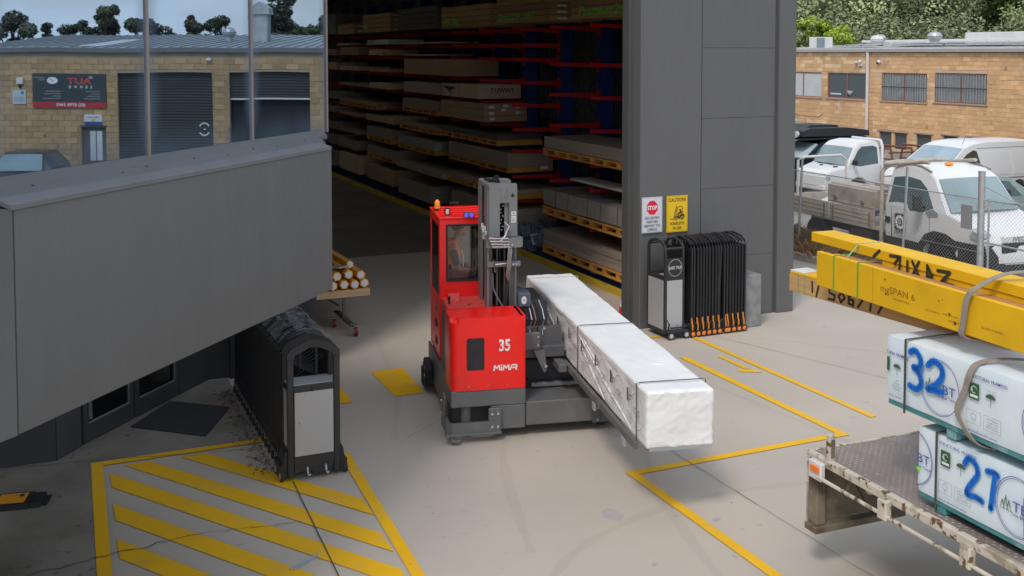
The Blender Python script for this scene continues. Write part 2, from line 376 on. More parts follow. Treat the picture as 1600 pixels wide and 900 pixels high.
for pts in ([(4.2, 9.0), (5.0, 11.5), (6.2, 13.2), (7.4, 15.4), (7.9, 19)], [(5.3, 6.5), (6.0, 9.5), (7.2, 12.3), (7.9, 15.5)], [(8.6, 6.5), (9.0, 9.5), (8.7, 13), (8.2, 17)], [(3.9, 12.4), (4.6, 14.5), (5.2, 18)], [(3.4, 7), (4.4, 8.7), (6.4, 9.4), (8.8, 9.0)]):
    P_ = [Vector(p) for p in pts]; Q_ = []
    for i in range(len(P_)-1):
        p0, p1, p2, p3 = P_[max(0, i-1)], P_[i], P_[i+1], P_[min(len(P_)-1, i+2)]
        for k in range(8): s_ = k/8; Q_.append(.5*((2*p1)+(-p0+p2)*s_+(2*p0-5*p1+4*p2-p3)*s_*s_+(-p0+3*p1-3*p2+p3)*s_**3))
    b = B()
    for off in (0,):
        vs_ = []
        for i in range(len(Q_)):
            d_ = (Q_[min(i+1, len(Q_)-1)]-Q_[max(0, i-1)]).normalized(); n_ = Vector((-d_.y, d_.x)); w_ = random.uniform(.03, .07); c_ = Q_[i]
            vs_.append((b.bm.verts.new((*(c_-n_*w_), .0055)), b.bm.verts.new((*(c_+n_*w_), .0055))))
        for p_, q_ in zip(vs_, vs_[1:]): b.bm.faces.new((p_[0], q_[0], q_[1], p_[1]))
    struct('tyre_mark', b, tyre_mark_m, A24)
# scattered debris: leaf litter beside the left gate
b = B()
for i in range(420):
    v = random.uniform(11.9, 15.2); u = 2.36-abs(random.gauss(0, .12)); s_ = random.uniform(.006, .026); t = random.uniform(0, 6.3)
    c = Vector((u, v, random.uniform(.006, .02)))
    b.poly([c+Vector((math.cos(t)*s_*1.6, math.sin(t)*s_*1.6, .004)), c+Vector((-math.sin(t)*s_*.6, math.cos(t)*s_*.6, .0)), c-Vector((math.cos(t)*s_*1.3, math.sin(t)*s_*1.3, -.008))])
o = struct('leaf_litter', b, M('dry_leaf', (.075, .05, .03), .9, rnd=0, var=.4, scale=20), A24, 'stuff'); o['label'] = 'dry brown leaf litter blown against the left folding gate'; o['category'] = 'leaf litter'
b = B()
for i in range(80):
    u, v = random.uniform(-.5, 12.5), random.uniform(6, 16); s_ = random.uniform(.003, .008)
    b.poly([(u+s_*math.cos(t)*1.5, v+s_*math.sin(t), .010) for t in (0, 1.7, 3.1, 4.5)])
o = struct('ground_speck', b, jm, A24, 'stuff'); o['label'] = 'small dark specks of grit on the concrete yard'; o['category'] = 'grit'
# ================================================================ WAREHOUSE
wh = thing('warehouse', 'dark grey warehouse with a tall open doorway and racking inside', 'warehouse', (9.4, 15.7, 0), A24)
TOP = 8.4
# near jamb pier, panel wall, end pier
b = B(); b.box(9.40, 10.645, 15.70, 16.05, 0, TOP, .012); part('pier', b, rend, wh)
b = B(); b.box(9.30, 9.415, 15.93, 16.16, 0, TOP, .008); part('jamb_lining', b, rend2, wh)
zs = [0, 1.12, 2.375, 3.63, 4.88, 6.13, 7.4, TOP]
for a, c in zip(zs, zs[1:]):
    b = B(); b.box(10.66, 12.24, 15.715, 16.0, a+.0025, c-.0025, .004); part('wall_panel', b, rend, wh)
b = B(); b.box(10.64, 12.3, 15.73, 15.98, 0, TOP); part('wall_backing', b, rend2, wh)
b = B(); b.box(12.30, 12.68, 15.66, 16.1, 0, TOP, .012); part('pier', b, rend, wh)
b = B(); b.box(3.3, 12.6, 15.78, 16.1, 6.35, TOP, .01); part('lintel', b, rend, wh)
b = B(); b.box(2.45, 3.75, 15.72, 16.0, 0, TOP, .01); part('pier', b, rend3, wh)
b = B(); b.box(-7, 2.45, 15.80, 16.0, 0, TOP); part('front_wall', b, rend3, wh)
# side walls, back wall, roof: ribbed metal sheet
def ribbed(b, x0, x1, y0, y1, z0, z1, axis, pitch=.25):
    b.box(x0, x1, y0, y1, z0, z1)
n = 0
for k in range(16):
    v0 = 16.1+k*3.0
    b = B(); b.box(12.56, 12.60, v0+.005, v0+2.99, 0, TOP)
    for j in range(12): b.box(12.53, 12.565, v0+.1+j*.25, v0+.15+j*.25, 0, TOP)
    part('cladding_sheet', b, clad, wh)
for z in (1.4, 2.9, 4.4, 5.9):
    b = B(); b.box(12.46, 12.53, 16.1, 64, z, z+.14); part('girt', b, M('girt_steel', (.10, .10, .11), .6, var=.1), wh)
b = B(); b.box(-7.1, -7, 16, 64, 0, TOP); part('side_wall', b, clad, wh)
b = B(); b.box(-7, 12.6, 64, 64.1, 0, TOP); part('back_wall', b, clad, wh)
for u0_, u1_ in ((-7.1, .8), (2.0, 5.8), (7.2, 12.68)): b = B(); b.box(u0_, u1_, 15.6, 64.2, TOP+.005, TOP+.2); part('roof', b, clad, wh)
skm = bpy.data.materials.new('translucent_sheet'); skm.use_nodes = True; _n = skm.node_tree; _n.nodes.clear(); _o = _n.nodes.new('ShaderNodeOutputMaterial'); _t = _n.nodes.new('ShaderNodeBsdfTranslucent'); _t.inputs[0].default_value = (.62, .60, .55, 1); _n.links.new(_t.outputs[0], _o.inputs[0])
for u0_, u1_ in ((.8, 2.0), (5.8, 7.2)):  # unseen translucent roof strips, added to brighten the warehouse interior
    b = B(); b.box(u0_+.002, u1_-.002, 23, 60, TOP+.05, TOP+.06); part('added_skylight', b, skm, wh); b = B(); b.box(u0_, u1_, 15.6, 22.99, TOP+.01, TOP+.19); b.box(u0_, u1_, 60.01, 64.2, TOP+.01, TOP+.19); part('roof', b, clad, wh)
# ================================================================ OFFICE BLOCK over the porch
TH = R(17.273); P1 = Vector((-1.75, 10.17)); dd = Vector((-math.sin(TH), -math.cos(TH))); 
OA = -TH   # frame: local y runs along the facade away from the camera, local x out of it
def oxy(s, off):  # s along facade (0 at far corner, negative towards the camera), off outwards
    d = Vector((math.sin(TH), math.cos(TH))); n = Vector((math.cos(TH), -math.sin(TH)))
    return P1+d*s+n*off
ob = thing('office_block', 'grey rendered upper storey with mirrored windows overhanging the porch', 'office building', (0, 0, 0), 0)
ob.location = (P1.x, P1.y, 0); ob.rotation_euler = (0, 0, -TH); PLACED[ob] = Vector((0, 0, 0))
# local x = outwards, local y = away from camera along the facade
b = B(); b.box(-.30, 0, -4.09, .03, 2.5, 3.87, .012, 2); part('spandrel_panel', b, rend, ob)
b = B(); b.prism([(0, -4.10), (-.55, -8.6), (-.75, -8.55), (-.25, -4.10)], lambda x, y, t: (x-.004, y, t), 2.5, 3.87); part('spandrel_panel', b, rend, ob)
def wob_strip(x0, x1, z0, z1, name, mat, y0=-4.1, y1=.02, bev=.004):
    b = B(); b.box(x0, x1, y0, y1, z0, z1, bev); return part(name, b, mat, ob)
# sloped sill flashings
def slope(x0, z0, x1, z1, th, name, mat, y0, y1):
    b = B(); b.prism([(x0, z0), (x1, z1), (x1, z1-th), (x0, z0-th)], lambda x, z, t: (x, t, z), y0, y1); return part(name, b, mat, ob)
slope(-.125, 3.935, .008, 3.895, .03, 'sill_flashing', flash_l, -4.12, .01)
slope(-.20, 3.985, -.10, 3.925, .03, 'sill_flashing', flash, -4.1, .10)
slope(-.245, 4.035, -.185, 3.975, .03, 'sill_flashing', flash, -4.1, .30)
slope(-.67, 3.935, -.54, 3.895, .03, 'sill_flashing', flash_l, -8.6, -4.13)
ob.children[-1].rotation_euler = (0, 0, 0)
scr = M('screw_dark', (.02, .02, .02), .5)
for y, x, z in ((-3.25, -.145, 3.946), (-2.6, -.17, 3.966), (-2.9, -.15, 3.952), (-2.0, -.17, 3.966), (-1.55, -.15, 3.952), (-1.12, -.17, 3.966), (-.75, -.15, 3.952), (-.2, -.17, 3.966), (-3.75, -.165, 3.964)):
    b = B(); b.sphere((x, y, z), .011, 6, (1, 1, .5)); part('screw', b, scr, ob)
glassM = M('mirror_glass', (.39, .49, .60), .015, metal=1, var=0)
glassM.node_tree.nodes['Principled BSDF'].inputs['Roughness'].default_value = .01
for l in list(glassM.node_tree.links):
    if l.to_socket.name == 'Roughness': glassM.node_tree.links.remove(l)
_nt = glassM.node_tree; _n = _nt.nodes.new('ShaderNodeTexNoise'); _n.inputs['Scale'].default_value = .9; _n.inputs['Detail'].default_value = 1
_b = _nt.nodes.new('ShaderNodeBump'); _b.inputs['Strength'].default_value = .16; _b.inputs['Distance'].default_value = .02
_nt.links.new(_n.outputs[0], _b.inputs['Height']); _nt.links.new(_b.outputs[0], _nt.nodes['Principled BSDF'].inputs['Normal'])
_nt = glassM.node_tree; _p = _nt.nodes['Principled BSDF']; _o = _nt.nodes['Material Output']; _L = _nt.links.new
# bluish light streaks painted as a film along the pane edges and sill
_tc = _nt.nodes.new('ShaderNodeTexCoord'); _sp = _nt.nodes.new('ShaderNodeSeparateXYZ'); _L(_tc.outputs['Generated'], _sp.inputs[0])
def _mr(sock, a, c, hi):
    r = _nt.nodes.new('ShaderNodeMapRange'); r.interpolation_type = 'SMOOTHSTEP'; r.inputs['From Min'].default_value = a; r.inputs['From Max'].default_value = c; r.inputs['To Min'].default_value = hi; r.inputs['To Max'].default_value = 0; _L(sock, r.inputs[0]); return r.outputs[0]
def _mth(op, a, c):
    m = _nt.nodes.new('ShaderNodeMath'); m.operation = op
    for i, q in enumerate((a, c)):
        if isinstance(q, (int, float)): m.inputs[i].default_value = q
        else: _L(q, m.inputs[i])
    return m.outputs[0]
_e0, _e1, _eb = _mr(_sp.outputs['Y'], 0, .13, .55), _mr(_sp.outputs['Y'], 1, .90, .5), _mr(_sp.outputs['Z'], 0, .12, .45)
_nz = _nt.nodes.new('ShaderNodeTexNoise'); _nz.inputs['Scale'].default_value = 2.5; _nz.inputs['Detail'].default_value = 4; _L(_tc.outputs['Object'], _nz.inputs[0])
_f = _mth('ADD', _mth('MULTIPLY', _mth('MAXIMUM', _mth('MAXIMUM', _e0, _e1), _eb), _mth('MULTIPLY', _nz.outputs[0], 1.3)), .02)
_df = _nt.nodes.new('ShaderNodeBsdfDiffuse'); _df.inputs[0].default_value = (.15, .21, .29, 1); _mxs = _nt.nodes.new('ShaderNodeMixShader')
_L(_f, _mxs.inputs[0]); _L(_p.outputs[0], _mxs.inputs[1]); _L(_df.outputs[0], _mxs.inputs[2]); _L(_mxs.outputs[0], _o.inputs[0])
frame_m = M('bronze_frame', (.30, .25, .23), .45, metal=.3, var=.08)
edges = [-6.6, -4.02, -2.46, -1.0, .40]
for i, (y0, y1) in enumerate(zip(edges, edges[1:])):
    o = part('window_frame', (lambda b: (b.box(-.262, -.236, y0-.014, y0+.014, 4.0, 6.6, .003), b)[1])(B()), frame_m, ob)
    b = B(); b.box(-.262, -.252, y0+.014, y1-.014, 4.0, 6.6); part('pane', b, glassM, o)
b = B(); b.box(-.262, -.235, .40, .425, 4.0, 6.6, .003); part('window_frame', b, frame_m, ob)
b = B(); b.box(-6.0, -.30, -9.0, .35, 6.605, 6.9); part('roof', b, flash, ob)
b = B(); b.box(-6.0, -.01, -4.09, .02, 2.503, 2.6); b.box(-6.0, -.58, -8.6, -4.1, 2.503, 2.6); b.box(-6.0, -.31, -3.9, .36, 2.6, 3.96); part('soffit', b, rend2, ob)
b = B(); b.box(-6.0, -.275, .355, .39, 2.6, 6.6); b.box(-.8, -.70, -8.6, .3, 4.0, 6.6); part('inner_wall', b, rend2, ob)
# ground floor wall with glazed doors (world coordinates)
gf = thing('porch_wall', 'charcoal ground floor wall with two glazed doors under the overhang', 'wall', (-5.24, 12.7, 0), 0)
def wseg(p, q, z0, z1, t=.2, mat=rend3, name='wall_panel', par=None, bev=.004, off=0):
    p, q = Vector(p), Vector(q); d = (q-p); l = d.length; d /= l; n = Vector((-d.y, d.x))
    b = B(); b.prism([tuple(p+n*off), tuple(q+n*off), tuple(q+n*(t+off)), tuple(p+n*(t+off))], lambda x, y, z: (x, y, z), z0, z1)
    return part(name, b, mat, par or gf)
porchw = M('porch_wall_dark', (.045, .046, .05), .7, var=.12, scale=1.5, bump=.2)
wseg((-8.5, 11.0), (-5.36, 12.22), 0, 2.6, mat=porchw); wseg((-5.35, 12.23), (-5.245, 12.68), 0, 2.6, mat=M('porch_wall_mid', (.06, .062, .067), .7, var=.1, bump=.2)); wseg((-4.66, 14.62), (-4.42, 15.42), 0, 2.6, mat=porchw)
wseg((-4.4, 15.42), (-3.5, 15.45), 0, 2.6, mat=porchw)
# doors: leaf frame with deep bottom rail, glass, handle
D0, D1 = Vector((-5.24, 12.70)), Vector((-4.66, 14.62)); dv = (D1-D0); dl = dv.length; dv /= dl
alu = M('door_aluminium', (.075, .08, .09), .4, metal=.3, var=.08); alu_l = M('door_bead', (.30, .32, .34), .4, metal=.4)
dglass = M('dark_glass', (.006, .007, .009), .06, var=0)
for k in range(2):
    s0, s1 = dl*k/2+.02, dl*(k+1)/2-.02; P = lambda s: (D0.x+dv.x*s, D0.y+dv.y*s)
    leaf = wseg(P(s0), P(s1), .02, .24, .07, alu, 'door')
    wseg(P(s0), P(s0+.09), .24, 2.5, .07, alu, 'door_stile', leaf); wseg(P(s1-.09), P(s1), .24, 2.5, .07, alu, 'door_stile', leaf)
    wseg(P(s0+.09), P(s1-.09), .24, 2.45, .02, dglass, 'pane', leaf, off=.035)
    wseg(P(s0+.09), P(s1-.09), .24, .262, .012, alu_l, 'bead', leaf, off=-.008); wseg(P(s1-.10), P(s1-.085), .25, 2.4, .012, alu_l, 'bead', leaf, off=-.008)
wseg((-5.22, 12.8), (-5.213, 12.83), .30, .52, .03, M('door_handle_steel', (.6, .6, .6), .3, metal=.8), 'handle', gf, off=-.05)
b = B(); b.box(-7, -3.2, 15.5, 15.6, 0, 2.6); part('back_wall', b, porchw, gf)
# door mat: rubber ring mat
dm = thing('door_mat', 'black rubber grid mat lying before the porch doors', 'door mat', (.96, 14.17, 0), A24)
q = [Vector((.96, 14.17)), Vector((1.78, 13.44)), Vector((2.23, 14.40)), Vector((1.52, 14.98))]
b = B(); b.poly([(p.x, p.y, .008) for p in q]); part('mat_base', b, M('mat_black', (.018, .018, .02), .8), dm)
b = B(); gm_ = M('mat_rib', (.05, .05, .055), .7)
for i in range(37):
    t = i/36; A_, B_ = q[0].lerp(q[1], t), q[3].lerp(q[2], t)
    b.tube([(A_.x, A_.y, .018), (B_.x, B_.y, .018)], .006, 4)
for i in range(41):
    t = i/40; A_, B_ = q[0].lerp(q[3], t), q[1].lerp(q[2], t)
    b.tube([(A_.x, A_.y, .022), (B_.x, B_.y, .022)], .005, 4)
part('rib', b, gm_, dm, kind='stuff')
# wheel stop / cable ramp at far left
hump = thing('cable_ramp', 'black rubber ramp with an orange reflective panel on the left concrete', 'cable ramp', (-5.1, 11.1, 0), 0)
e0, e1 = Vector((-5.02, 11.12)), Vector((-6.6, 10.78)); ed = (e1-e0); el_ = ed.length; ed /= el_; en = Vector((ed.y, -ed.x))
def rb(s0, s1, w0, w1, h, mat, name):
    b = B(); f = lambda s, w_, z: (e0.x+ed.x*s-en.x*w_, e0.y+ed.y*s-en.y*w_, z)
    b.prism([(w0, .0), (w0+.05, h), (w1-.05, h), (w1, 0)], lambda x, z, t: f(t, x, z), s0, s1); return part(name, b, mat, hump)
rb(0, .5, -.19, .19, .045, blackp, 'end_section'); rb(-.06, 0, -.15, .15, .02, blackp, 'end_ramp'); rb(.12, 1.6, -.21, .21, .05, blackp, 'ramp_body')
b = B(); f = lambda s, w_, z: (e0.x+ed.x*s-en.x*w_, e0.y+ed.y*s-en.y*w_, z)
b.poly([f(.17, -.13, .0535), f(.45, -.13, .0535), f(.45, .13, .0535), f(.17, .13, .0535)]); part('reflector', b, M('orange_reflector', (.80, .33, .02), .5), hump)
b = B(); b.poly([f(.20, -.10, .055), f(.25, -.10, .055), f(.25, -.03, .055), f(.20, -.03, .055)]); b.poly([f(.25, -.08, .055), f(.29, -.08, .055), f(.29, -.07, .055), f(.25, -.07, .055)]); part('print', b, black_print, hump)
# ================================================================ FAR BUILDINGS
blk = M('tan_block', (.76, .475, .245), .85, var=.10, scale=1.1, bump=.4, bscale=22, rnd=.13, c2=(.64, .37, .20), amt=.40, dscale=.6, soft=.2, c3=(.13, .09, .055), amt3=.27, d3=1.6)
mortar = M('mortar', (.60, .46, .32), .9, var=.1)
roofm = M('pale_roof_sheet', (.50, .51, .51), .55, metal=.2, var=.12, scale=.7, stretch=(1, 6, 1))
gutter = M('gutter_grey', (.40, .37, .36), .6, var=.08, scale=1)
blk3 = [M('tan_block_%s' % n, c, .85, var=.12, scale=1.1, bump=.4, bscale=22, c3=(.13, .09, .055), amt3=.27, d3=1.6) for n, c in (('pale', (.78, .55, .33)), ('brown', (.60, .38, .20)), ('pink', (.70, .45, .27)))]
def block_wall(root, x0, x1, z0, z1, holes, ymax=0, sortkey=None, BW=.40, BH=.20, depth=.10, limit=300):
    """courses of blocks in the local x-z plane, face towards -y; holes: (x0, x1, z0, z1)"""
    base = []
    for i in range(5):
        b = B(); j = lambda: random.uniform(-.006, .006)
        b.box(-BW/2+.005, BW/2-.005, -.012+j(), depth, -BH/2+.005, BH/2-.005, .006)
        me = b.mesh('brick'); me.materials.append(blk); base.append(me)
    cells = []; rows = int((z1-z0)/BH)
    for r in range(rows):
        z = z0+BH*(r+.5); off = (r % 2)*BW/2; x = x0-off
        while x < x1:
            a, c = max(x, x0), min(x+BW, x1); x += BW
            segs = [(a, c)]
            for h in holes:
                if h[2] < z+BH*.35 and h[3] > z-BH*.35:
                    ns_ = []
                    for s in segs:
                        if h[1] <= s[0] or h[0] >= s[1]: ns_.append(s)
                        else:
                            if s[0] < h[0]: ns_.append((s[0], h[0]))
                            if s[1] > h[1]: ns_.append((h[1], s[1]))
                    segs = ns_
            for s in segs:
                if s[1]-s[0] > .04: cells.append((s[0], s[1], z))
    full = [c for c in cells if c[1]-c[0] > BW*.99]; rest = [c for c in cells if c[1]-c[0] <= BW*.99]
    full.sort(key=sortkey)
    for c in full[:limit]:
        inst('brick', random.choice(base), root, ((c[0]+c[1])/2, random.uniform(-.006, .004), c[2]))
    b = B()
    for c in full[limit:]+rest:
        d = random.uniform(-.018, -.004); nf_ = len(b.bm.faces); b.box(c[0]+.005, c[1]-.005, d, depth, c[2]-BH/2+.005, c[2]+BH/2-.005); b.bm.faces.ensure_lookup_table(); mi = random.choice((0, 0, 1, 2, 3))
        for f in b.bm.faces[nf_:]: f.material_index = mi
    o = part('brickwork', b, blk, root, kind='stuff', smooth=False)
    for m_ in blk3: o.data.materials.append(m_)
def backing(root, x0, x1, z0, z1, holes, y=.004, t=.2, mat=None, name='wall'):
    """mortar plane with holes: built of strips"""
    b = B(); xs = sorted({x0, x1, *[h[0] for h in holes], *[h[1] for h in holes]}); 
    for a, c in zip(xs, xs[1:]):
        hs = sorted([h for h in holes if h[0] <= a+1e-6 and h[1] >= c-1e-6], key=lambda h: h[2]); z = z0
        for h in hs:
            if h[2] > z: b.box(a, c, y, y+t, z, h[2])
            z = h[3]
        if z < z1: b.box(a, c, y, y+t, z, z1)
    return part(name, b, mat or mortar, root)
def turbine(name_root, x, y, z, r, mat, label, ang, group='roof ventilators'):
    t = thing('roof_ventilator', label, 'ventilator', (x, y, z), ang, group)
    b = B(); b.cyl((x, y, z-.5), (x, y, z+.18), r*.6, 14); part('duct', b, mat, t)
    b = B(); b.lathe((x, y, z+.18), [(r*.62, 0), (r, r*.35), (r*1.05, r*.7), (r*.8, r*1.1), (r*.3, r*1.3)], 20); part('dome', b, mat, t)
    b = B()
    for k in range(14):
        a = k*2*math.pi/14; b.tube([(x+r*.66*math.cos(a), y+r*.66*math.sin(a), z+.19), (x+r*1.08*math.cos(a+.1), y+r*1.08*math.sin(a+.1), z+.18+r*.6), (x+r*.5*math.cos(a+.2), y+r*.5*math.sin(a+.2), z+.18+r*1.25)], .018, 4)
    part('fin', b, M('fin_shade', (.35, .37, .38), .4, metal=.5), t, kind='stuff')
galv = M('galvanised', (.50, .51, .51), .45, metal=.55, var=.12, scale=6)
whiteish = M('weathered_white', (.68, .68, .66), .6, var=.08)
# ---- the tan block building across the yard: local x runs right along its face (= -v), face normal -u
tb = thing('block_building', 'tan concrete block building across the yard with barred upper windows', 'building', (38, 48.6, 0), A24-R(90))
# local frame: x = -v direction, y = +u
tb.location = wpos(38, 48.6, 0, A24); PLACED[tb] = Vector((0, 0, 0)); V = lambda v: 48.6-v
zb = -1.2
wins = [(44.85, 47.9, 2.40, 3.74, 'blind'), (41.47, 44.40, 2.42, 3.75, 'open'), (37.5, 40.44, 2.44, 3.80, 'bars'), (34.05, 37.03, 2.50, 3.86, 'bars')]
low = [(45.55, 46.46, .2, .88), (44.03, 44.89, .2, .87), (41.61, 43.35, .1, .87), (38.7, 40.54, .1, .9), (37.17, 38.10, .1, .93), (35.62, 36.46, .1, .98), (34.0, 34.98, .1, 1.0)]
holes = [(V(v1), V(v0), z0, z1) for v0, v1, z0, z1, _ in wins]+[(V(v1), V(v0), z0, z1) for v0, v1, z0, z1 in low]
block_wall(tb, 0, 20, zb, 4.8, holes, sortkey=lambda c: abs(c[0]-12)+abs(c[2]-2.6)*1.2+(50 if c[2] < .6 else 0))
backing(tb, 0, 20, zb, 4.8, holes)
wf = M('red_window_frame', (.36, .12, .08), .6, var=.1); wglass = M('window_glass', (.10, .12, .13), .06, var=0); curtain = M('blind_fabric', (.55, .57, .58), .8, var=.05)
wdark = M('room_dark', (.12, .12, .13), .7)
sill_m = M('sill_brown', (.42, .30, .24), .8, var=.12)
def window(root, x0, x1, z0, z1, kind, mat=wf):
    b = B()
    for a in ((x0, x0+.05), ((x0+x1)/2-.03, (x0+x1)/2+.03), (x1-.05, x1)): b.box(a[0], a[1], .03, .09, z0, z1)
    for c in ((z0, z0+.05), (z1-.05, z1)): b.box(x0+.05, x1-.05, .031, .088, c[0], c[1])
    f = part('window', b, mat, root)
    if kind == 'blind':
        b = B(); b.box(x0+.05, x1-.05, .06, .075, z0+.05, z1-.05); part('pane', b, curtain, f)
    else:
        for a, c in ((x0+.05, (x0+x1)/2-.03), ((x0+x1)/2+.03, x1-.05)):
            b = B(); b.box(a, c, .07, .078, z0+.05, z1-.05); part('pane', b, wglass if kind == 'open' else M('bar_glass', (.30, .33, .34), .15, var=.15, scale=3), f)
    if kind == 'bars':
        nb = 19; b = B()
        for k in range(nb):
            x = x0+.1+(x1-x0-.2)*k/(nb-1); b.box(x-.028, x+.005, .004, .02, z0+.04, z1-.04)
        part('blind_slat', b, M('slat_grey', (.40, .42, .43), .7), f, kind='stuff')
        b = B(); b.box(x0, x1, -.008, .004, (z0+z1)/2-.02, (z0+z1)/2+.02); 
        for k in range(nb):
            x = x0+.06+(x1-x0-.12)*k/(nb-1); b.cyl((x, .0, z0), (x, .0, z1), .009, 4)
        part('security_bar', b, M('bar_iron', (.05, .05, .055), .5), f, kind='stuff')
    if kind == 'open':
        b = B(); b.box(x0+.2, x0+1.0, .05, .066, z0+.18, z0+.26); b.lathe(((x0+x1)/2+.22, .05, z0+.2), [(.05, 0), (.16, .12), (.18, .2)], 10); part('bowl', b, whiteish, f)
    b = B(); b.box(x0-.08, x1+.08, -.06, .1, z0-.075, z0-.005, .008); part('sill', b, sill_m, f)
for v0, v1, z0, z1, k in wins: window(tb, V(v1), V(v0), z0, z1, k)
for i, (v0, v1, z0, z1) in enumerate(low):
    b = B(); b.box(V(v1), V(v0), .08, .1, z0, z1); f = part('window', b, M('lower_glass', (.10, .105, .11), .2, var=.15), tb)
    b = B(); b.box(V(v1)-.12, V(v0)+.12, -.05, .12, z1+.005, z1+.075, .006); part('lintel', b, sill_m, f)
    if v1-v0 > 1.4: b = B(); b.box(V((v0+v1)/2)-.09, V((v0+v1)/2)+.09, .0, .09, z0, z1); part('mullion', b, blk, f)
b = B(); b.box(-.3, 20.2, -.18, .0, 4.82, 4.98, .01); part('gutter', b, gutter, tb)
b = B(); b.box(-.3, 20.2, .01, .35, 4.72, 4.93); part('fascia', b, gutter, tb)
b = B(); b.prism([(-.02, 4.985), (14, 5.62), (14, 5.5), (-.02, 4.95)], lambda y, z, t: (t, y, z), -.3, 20.4); part('roof', b, roofm, tb)
b = B()
for k in range(42): b.prism([(0, 4.987), (14, 5.622), (14, 5.65), (0, 5.015)], lambda y, z, t: (t, y, z), -.3+k*.49, -.26+k*.49)
part('roof_rib', b, roofm, tb, kind='stuff')
b = B(); b.cyl((V(41.33), -.10, -1), (V(41.33), -.10, 4.82), .075, 10); part('downpipe', b, whiteish, tb)
b = B(); b.box(.05, 20, .25, 13.9, zb, 4.7); part('interior', b, wdark, tb)
b = B(); b.tube([(0, -.02, 1.62), (2.2, -.02, 1.38), (3.6, -.02, 1.36), (3.9, -.03, 1.56)], .02, 5); part('conduit', b, sill_m, tb)
for x, z in ((V(41.95), 4.25),):
    c = thing('security_camera', 'pair of white security floodlights on the tan wall left of the downpipe', 'security light', wpos(38, 41.95, 4.25, A24), 0)
    c.rotation_euler = (0, 0, A24-R(90)); PLACED[c] = Vector((0, 0, 0))
    b = B(); b.sphere((-.16, -.14, .05), .10, 8, (1, .8, .8)); b.sphere((.12, -.14, .08), .10, 8); part('lamp_head', b, whiteish, c); b = B(); b.box(-.05, .2, -.12, 0, -.14, .02, .01); part('sensor', b, whiteish, c)
c = thing('security_camera', 'small white dome camera on the tan wall right of the downpipe', 'camera', wpos(38, 40.6, 4.33, A24), 0); c.rotation_euler = (0, 0, A24-R(90)); PLACED[c] = Vector((0, 0, 0))
b = B(); b.sphere((0, -.06, 0), .13, 10, (1, .7, .7)); part('housing', b, whiteish, c); b = B(); b.sphere((-.03, -.13, -.05), .06, 8); part('lens', b, black, c)
# roof furniture
AT = A24-R(90)
def roofpt(px_v, du, z): return wpos(38+du, px_v, z, A24)
for v, du, z, r, lab, m_ in ((44.9, 4.0, 5.2, .32, 'grey roof ventilator just right of the blue panel box', galv), (43.6, 2.6, 5.1, .34, 'small white roof ventilator between two grey ones', whiteish), (41.0, 4.0, 5.22, .36, 'larger grey ventilator above the downpipe', galv), (33.2, 5.5, 5.28, .42, 'white ribbed roof ventilator at the right end of the tan roof', whiteish)):
    p = roofpt(v, du, z); turbine('v', p[0], p[1], z, r, m_, lab, 0)
ac = thing('rooftop_unit', 'white rooftop box with a blue gridded panel at the left end of the tan roof', 'air conditioner', (0, 0, 0), 0); p = roofpt(46.2, .9, 5.02); ac.location = p; ac.rotation_euler = (0, 0, AT)
b = B(); b.box(-.8, .55, 0, .5, 0, .62, .02); part('casing', b, whiteish, ac)
b = B(); b.box(-.15, .5, -.012, 0, .04, .58); f = part('panel', b, M('blue_panel', (.08, .16, .22), .3, var=.1), ac)
b = B()
for k in range(7): b.box(-.15+k*.105, -.14+k*.105, -.022, -.012, .04, .58); b.box(-.15, .5, -.024, -.0225, .05+k*.085, .06+k*.085)
part('grille_line', b, whiteish, f, kind='stuff')
rl = thing('roof_duct', 'long white roof duct and railing along the tan roof', 'duct', (0, 0, 0), 0); rl.location = roofpt(47.5, 6.0, 5.25); rl.rotation_euler = (0, 0, AT)
b = B(); b.box(-1, 10.5, 0, .12, .12, .26, .01); part('rail', b, whiteish, rl)
b = B()
for k in range(9): b.prism([(0, 0), (.1, 0), (.25, .2), (.15, .2)], lambda x, z, t: (x+k*1.3, t, z-.05), 0, .05)
part('bracket', b, whiteish, rl); b = B(); b.box(5.2, 10.1, 1.5, 2.5, .0, .62, .02); part('casing', b, whiteish, rl)
b = B(); b.box(10.4, 10.9, 1.3, 1.6, .25, .5, .03); part('motor', b, black, rl)
pvm = M('solar_glass', (.06, .08, .11), .12, metal=.3, var=.2, scale=1)
for i, (v, du) in enumerate(((44.3, .7), (43.2, .7), (42.1, .7), (39.8, 1.6), (36.3, 1.6), (32.9, 1.6))):
    so = thing('solar_panel', ('dark narrow solar panel lying on the tan roof edge, number %d from the left' % (i+1)) if 0 else ['short dark solar panel on the tan roof beside the blue panel box', 'second short dark solar panel on the tan roof edge', 'third short dark solar panel on the tan roof left of the downpipe', 'long solar panel row on the tan roof right of the downpipe', 'long solar panel row on the tan roof above the barred windows', 'long solar panel row at the right end of the tan roof'][i], 'solar panel', (0, 0, 0), 0, 'solar panels on the tan roof')
    so.location = roofpt(v, du, 5.03+du*.045); so.rotation_euler = (R(2.6), 0, AT); wd = .9 if i < 3 else 3.3
    b = B(); b.box(-wd/2, wd/2, 0, 1.6 if i > 2 else .5, .06, .10); part('panel', b, pvm, so)
    b = B()
    for y in (0, 1.6 if i > 2 else .5): b.box(-wd/2-.02, wd/2+.02, y-.02, y+.02, .045, .112)
    part('rail', b, galv, so)
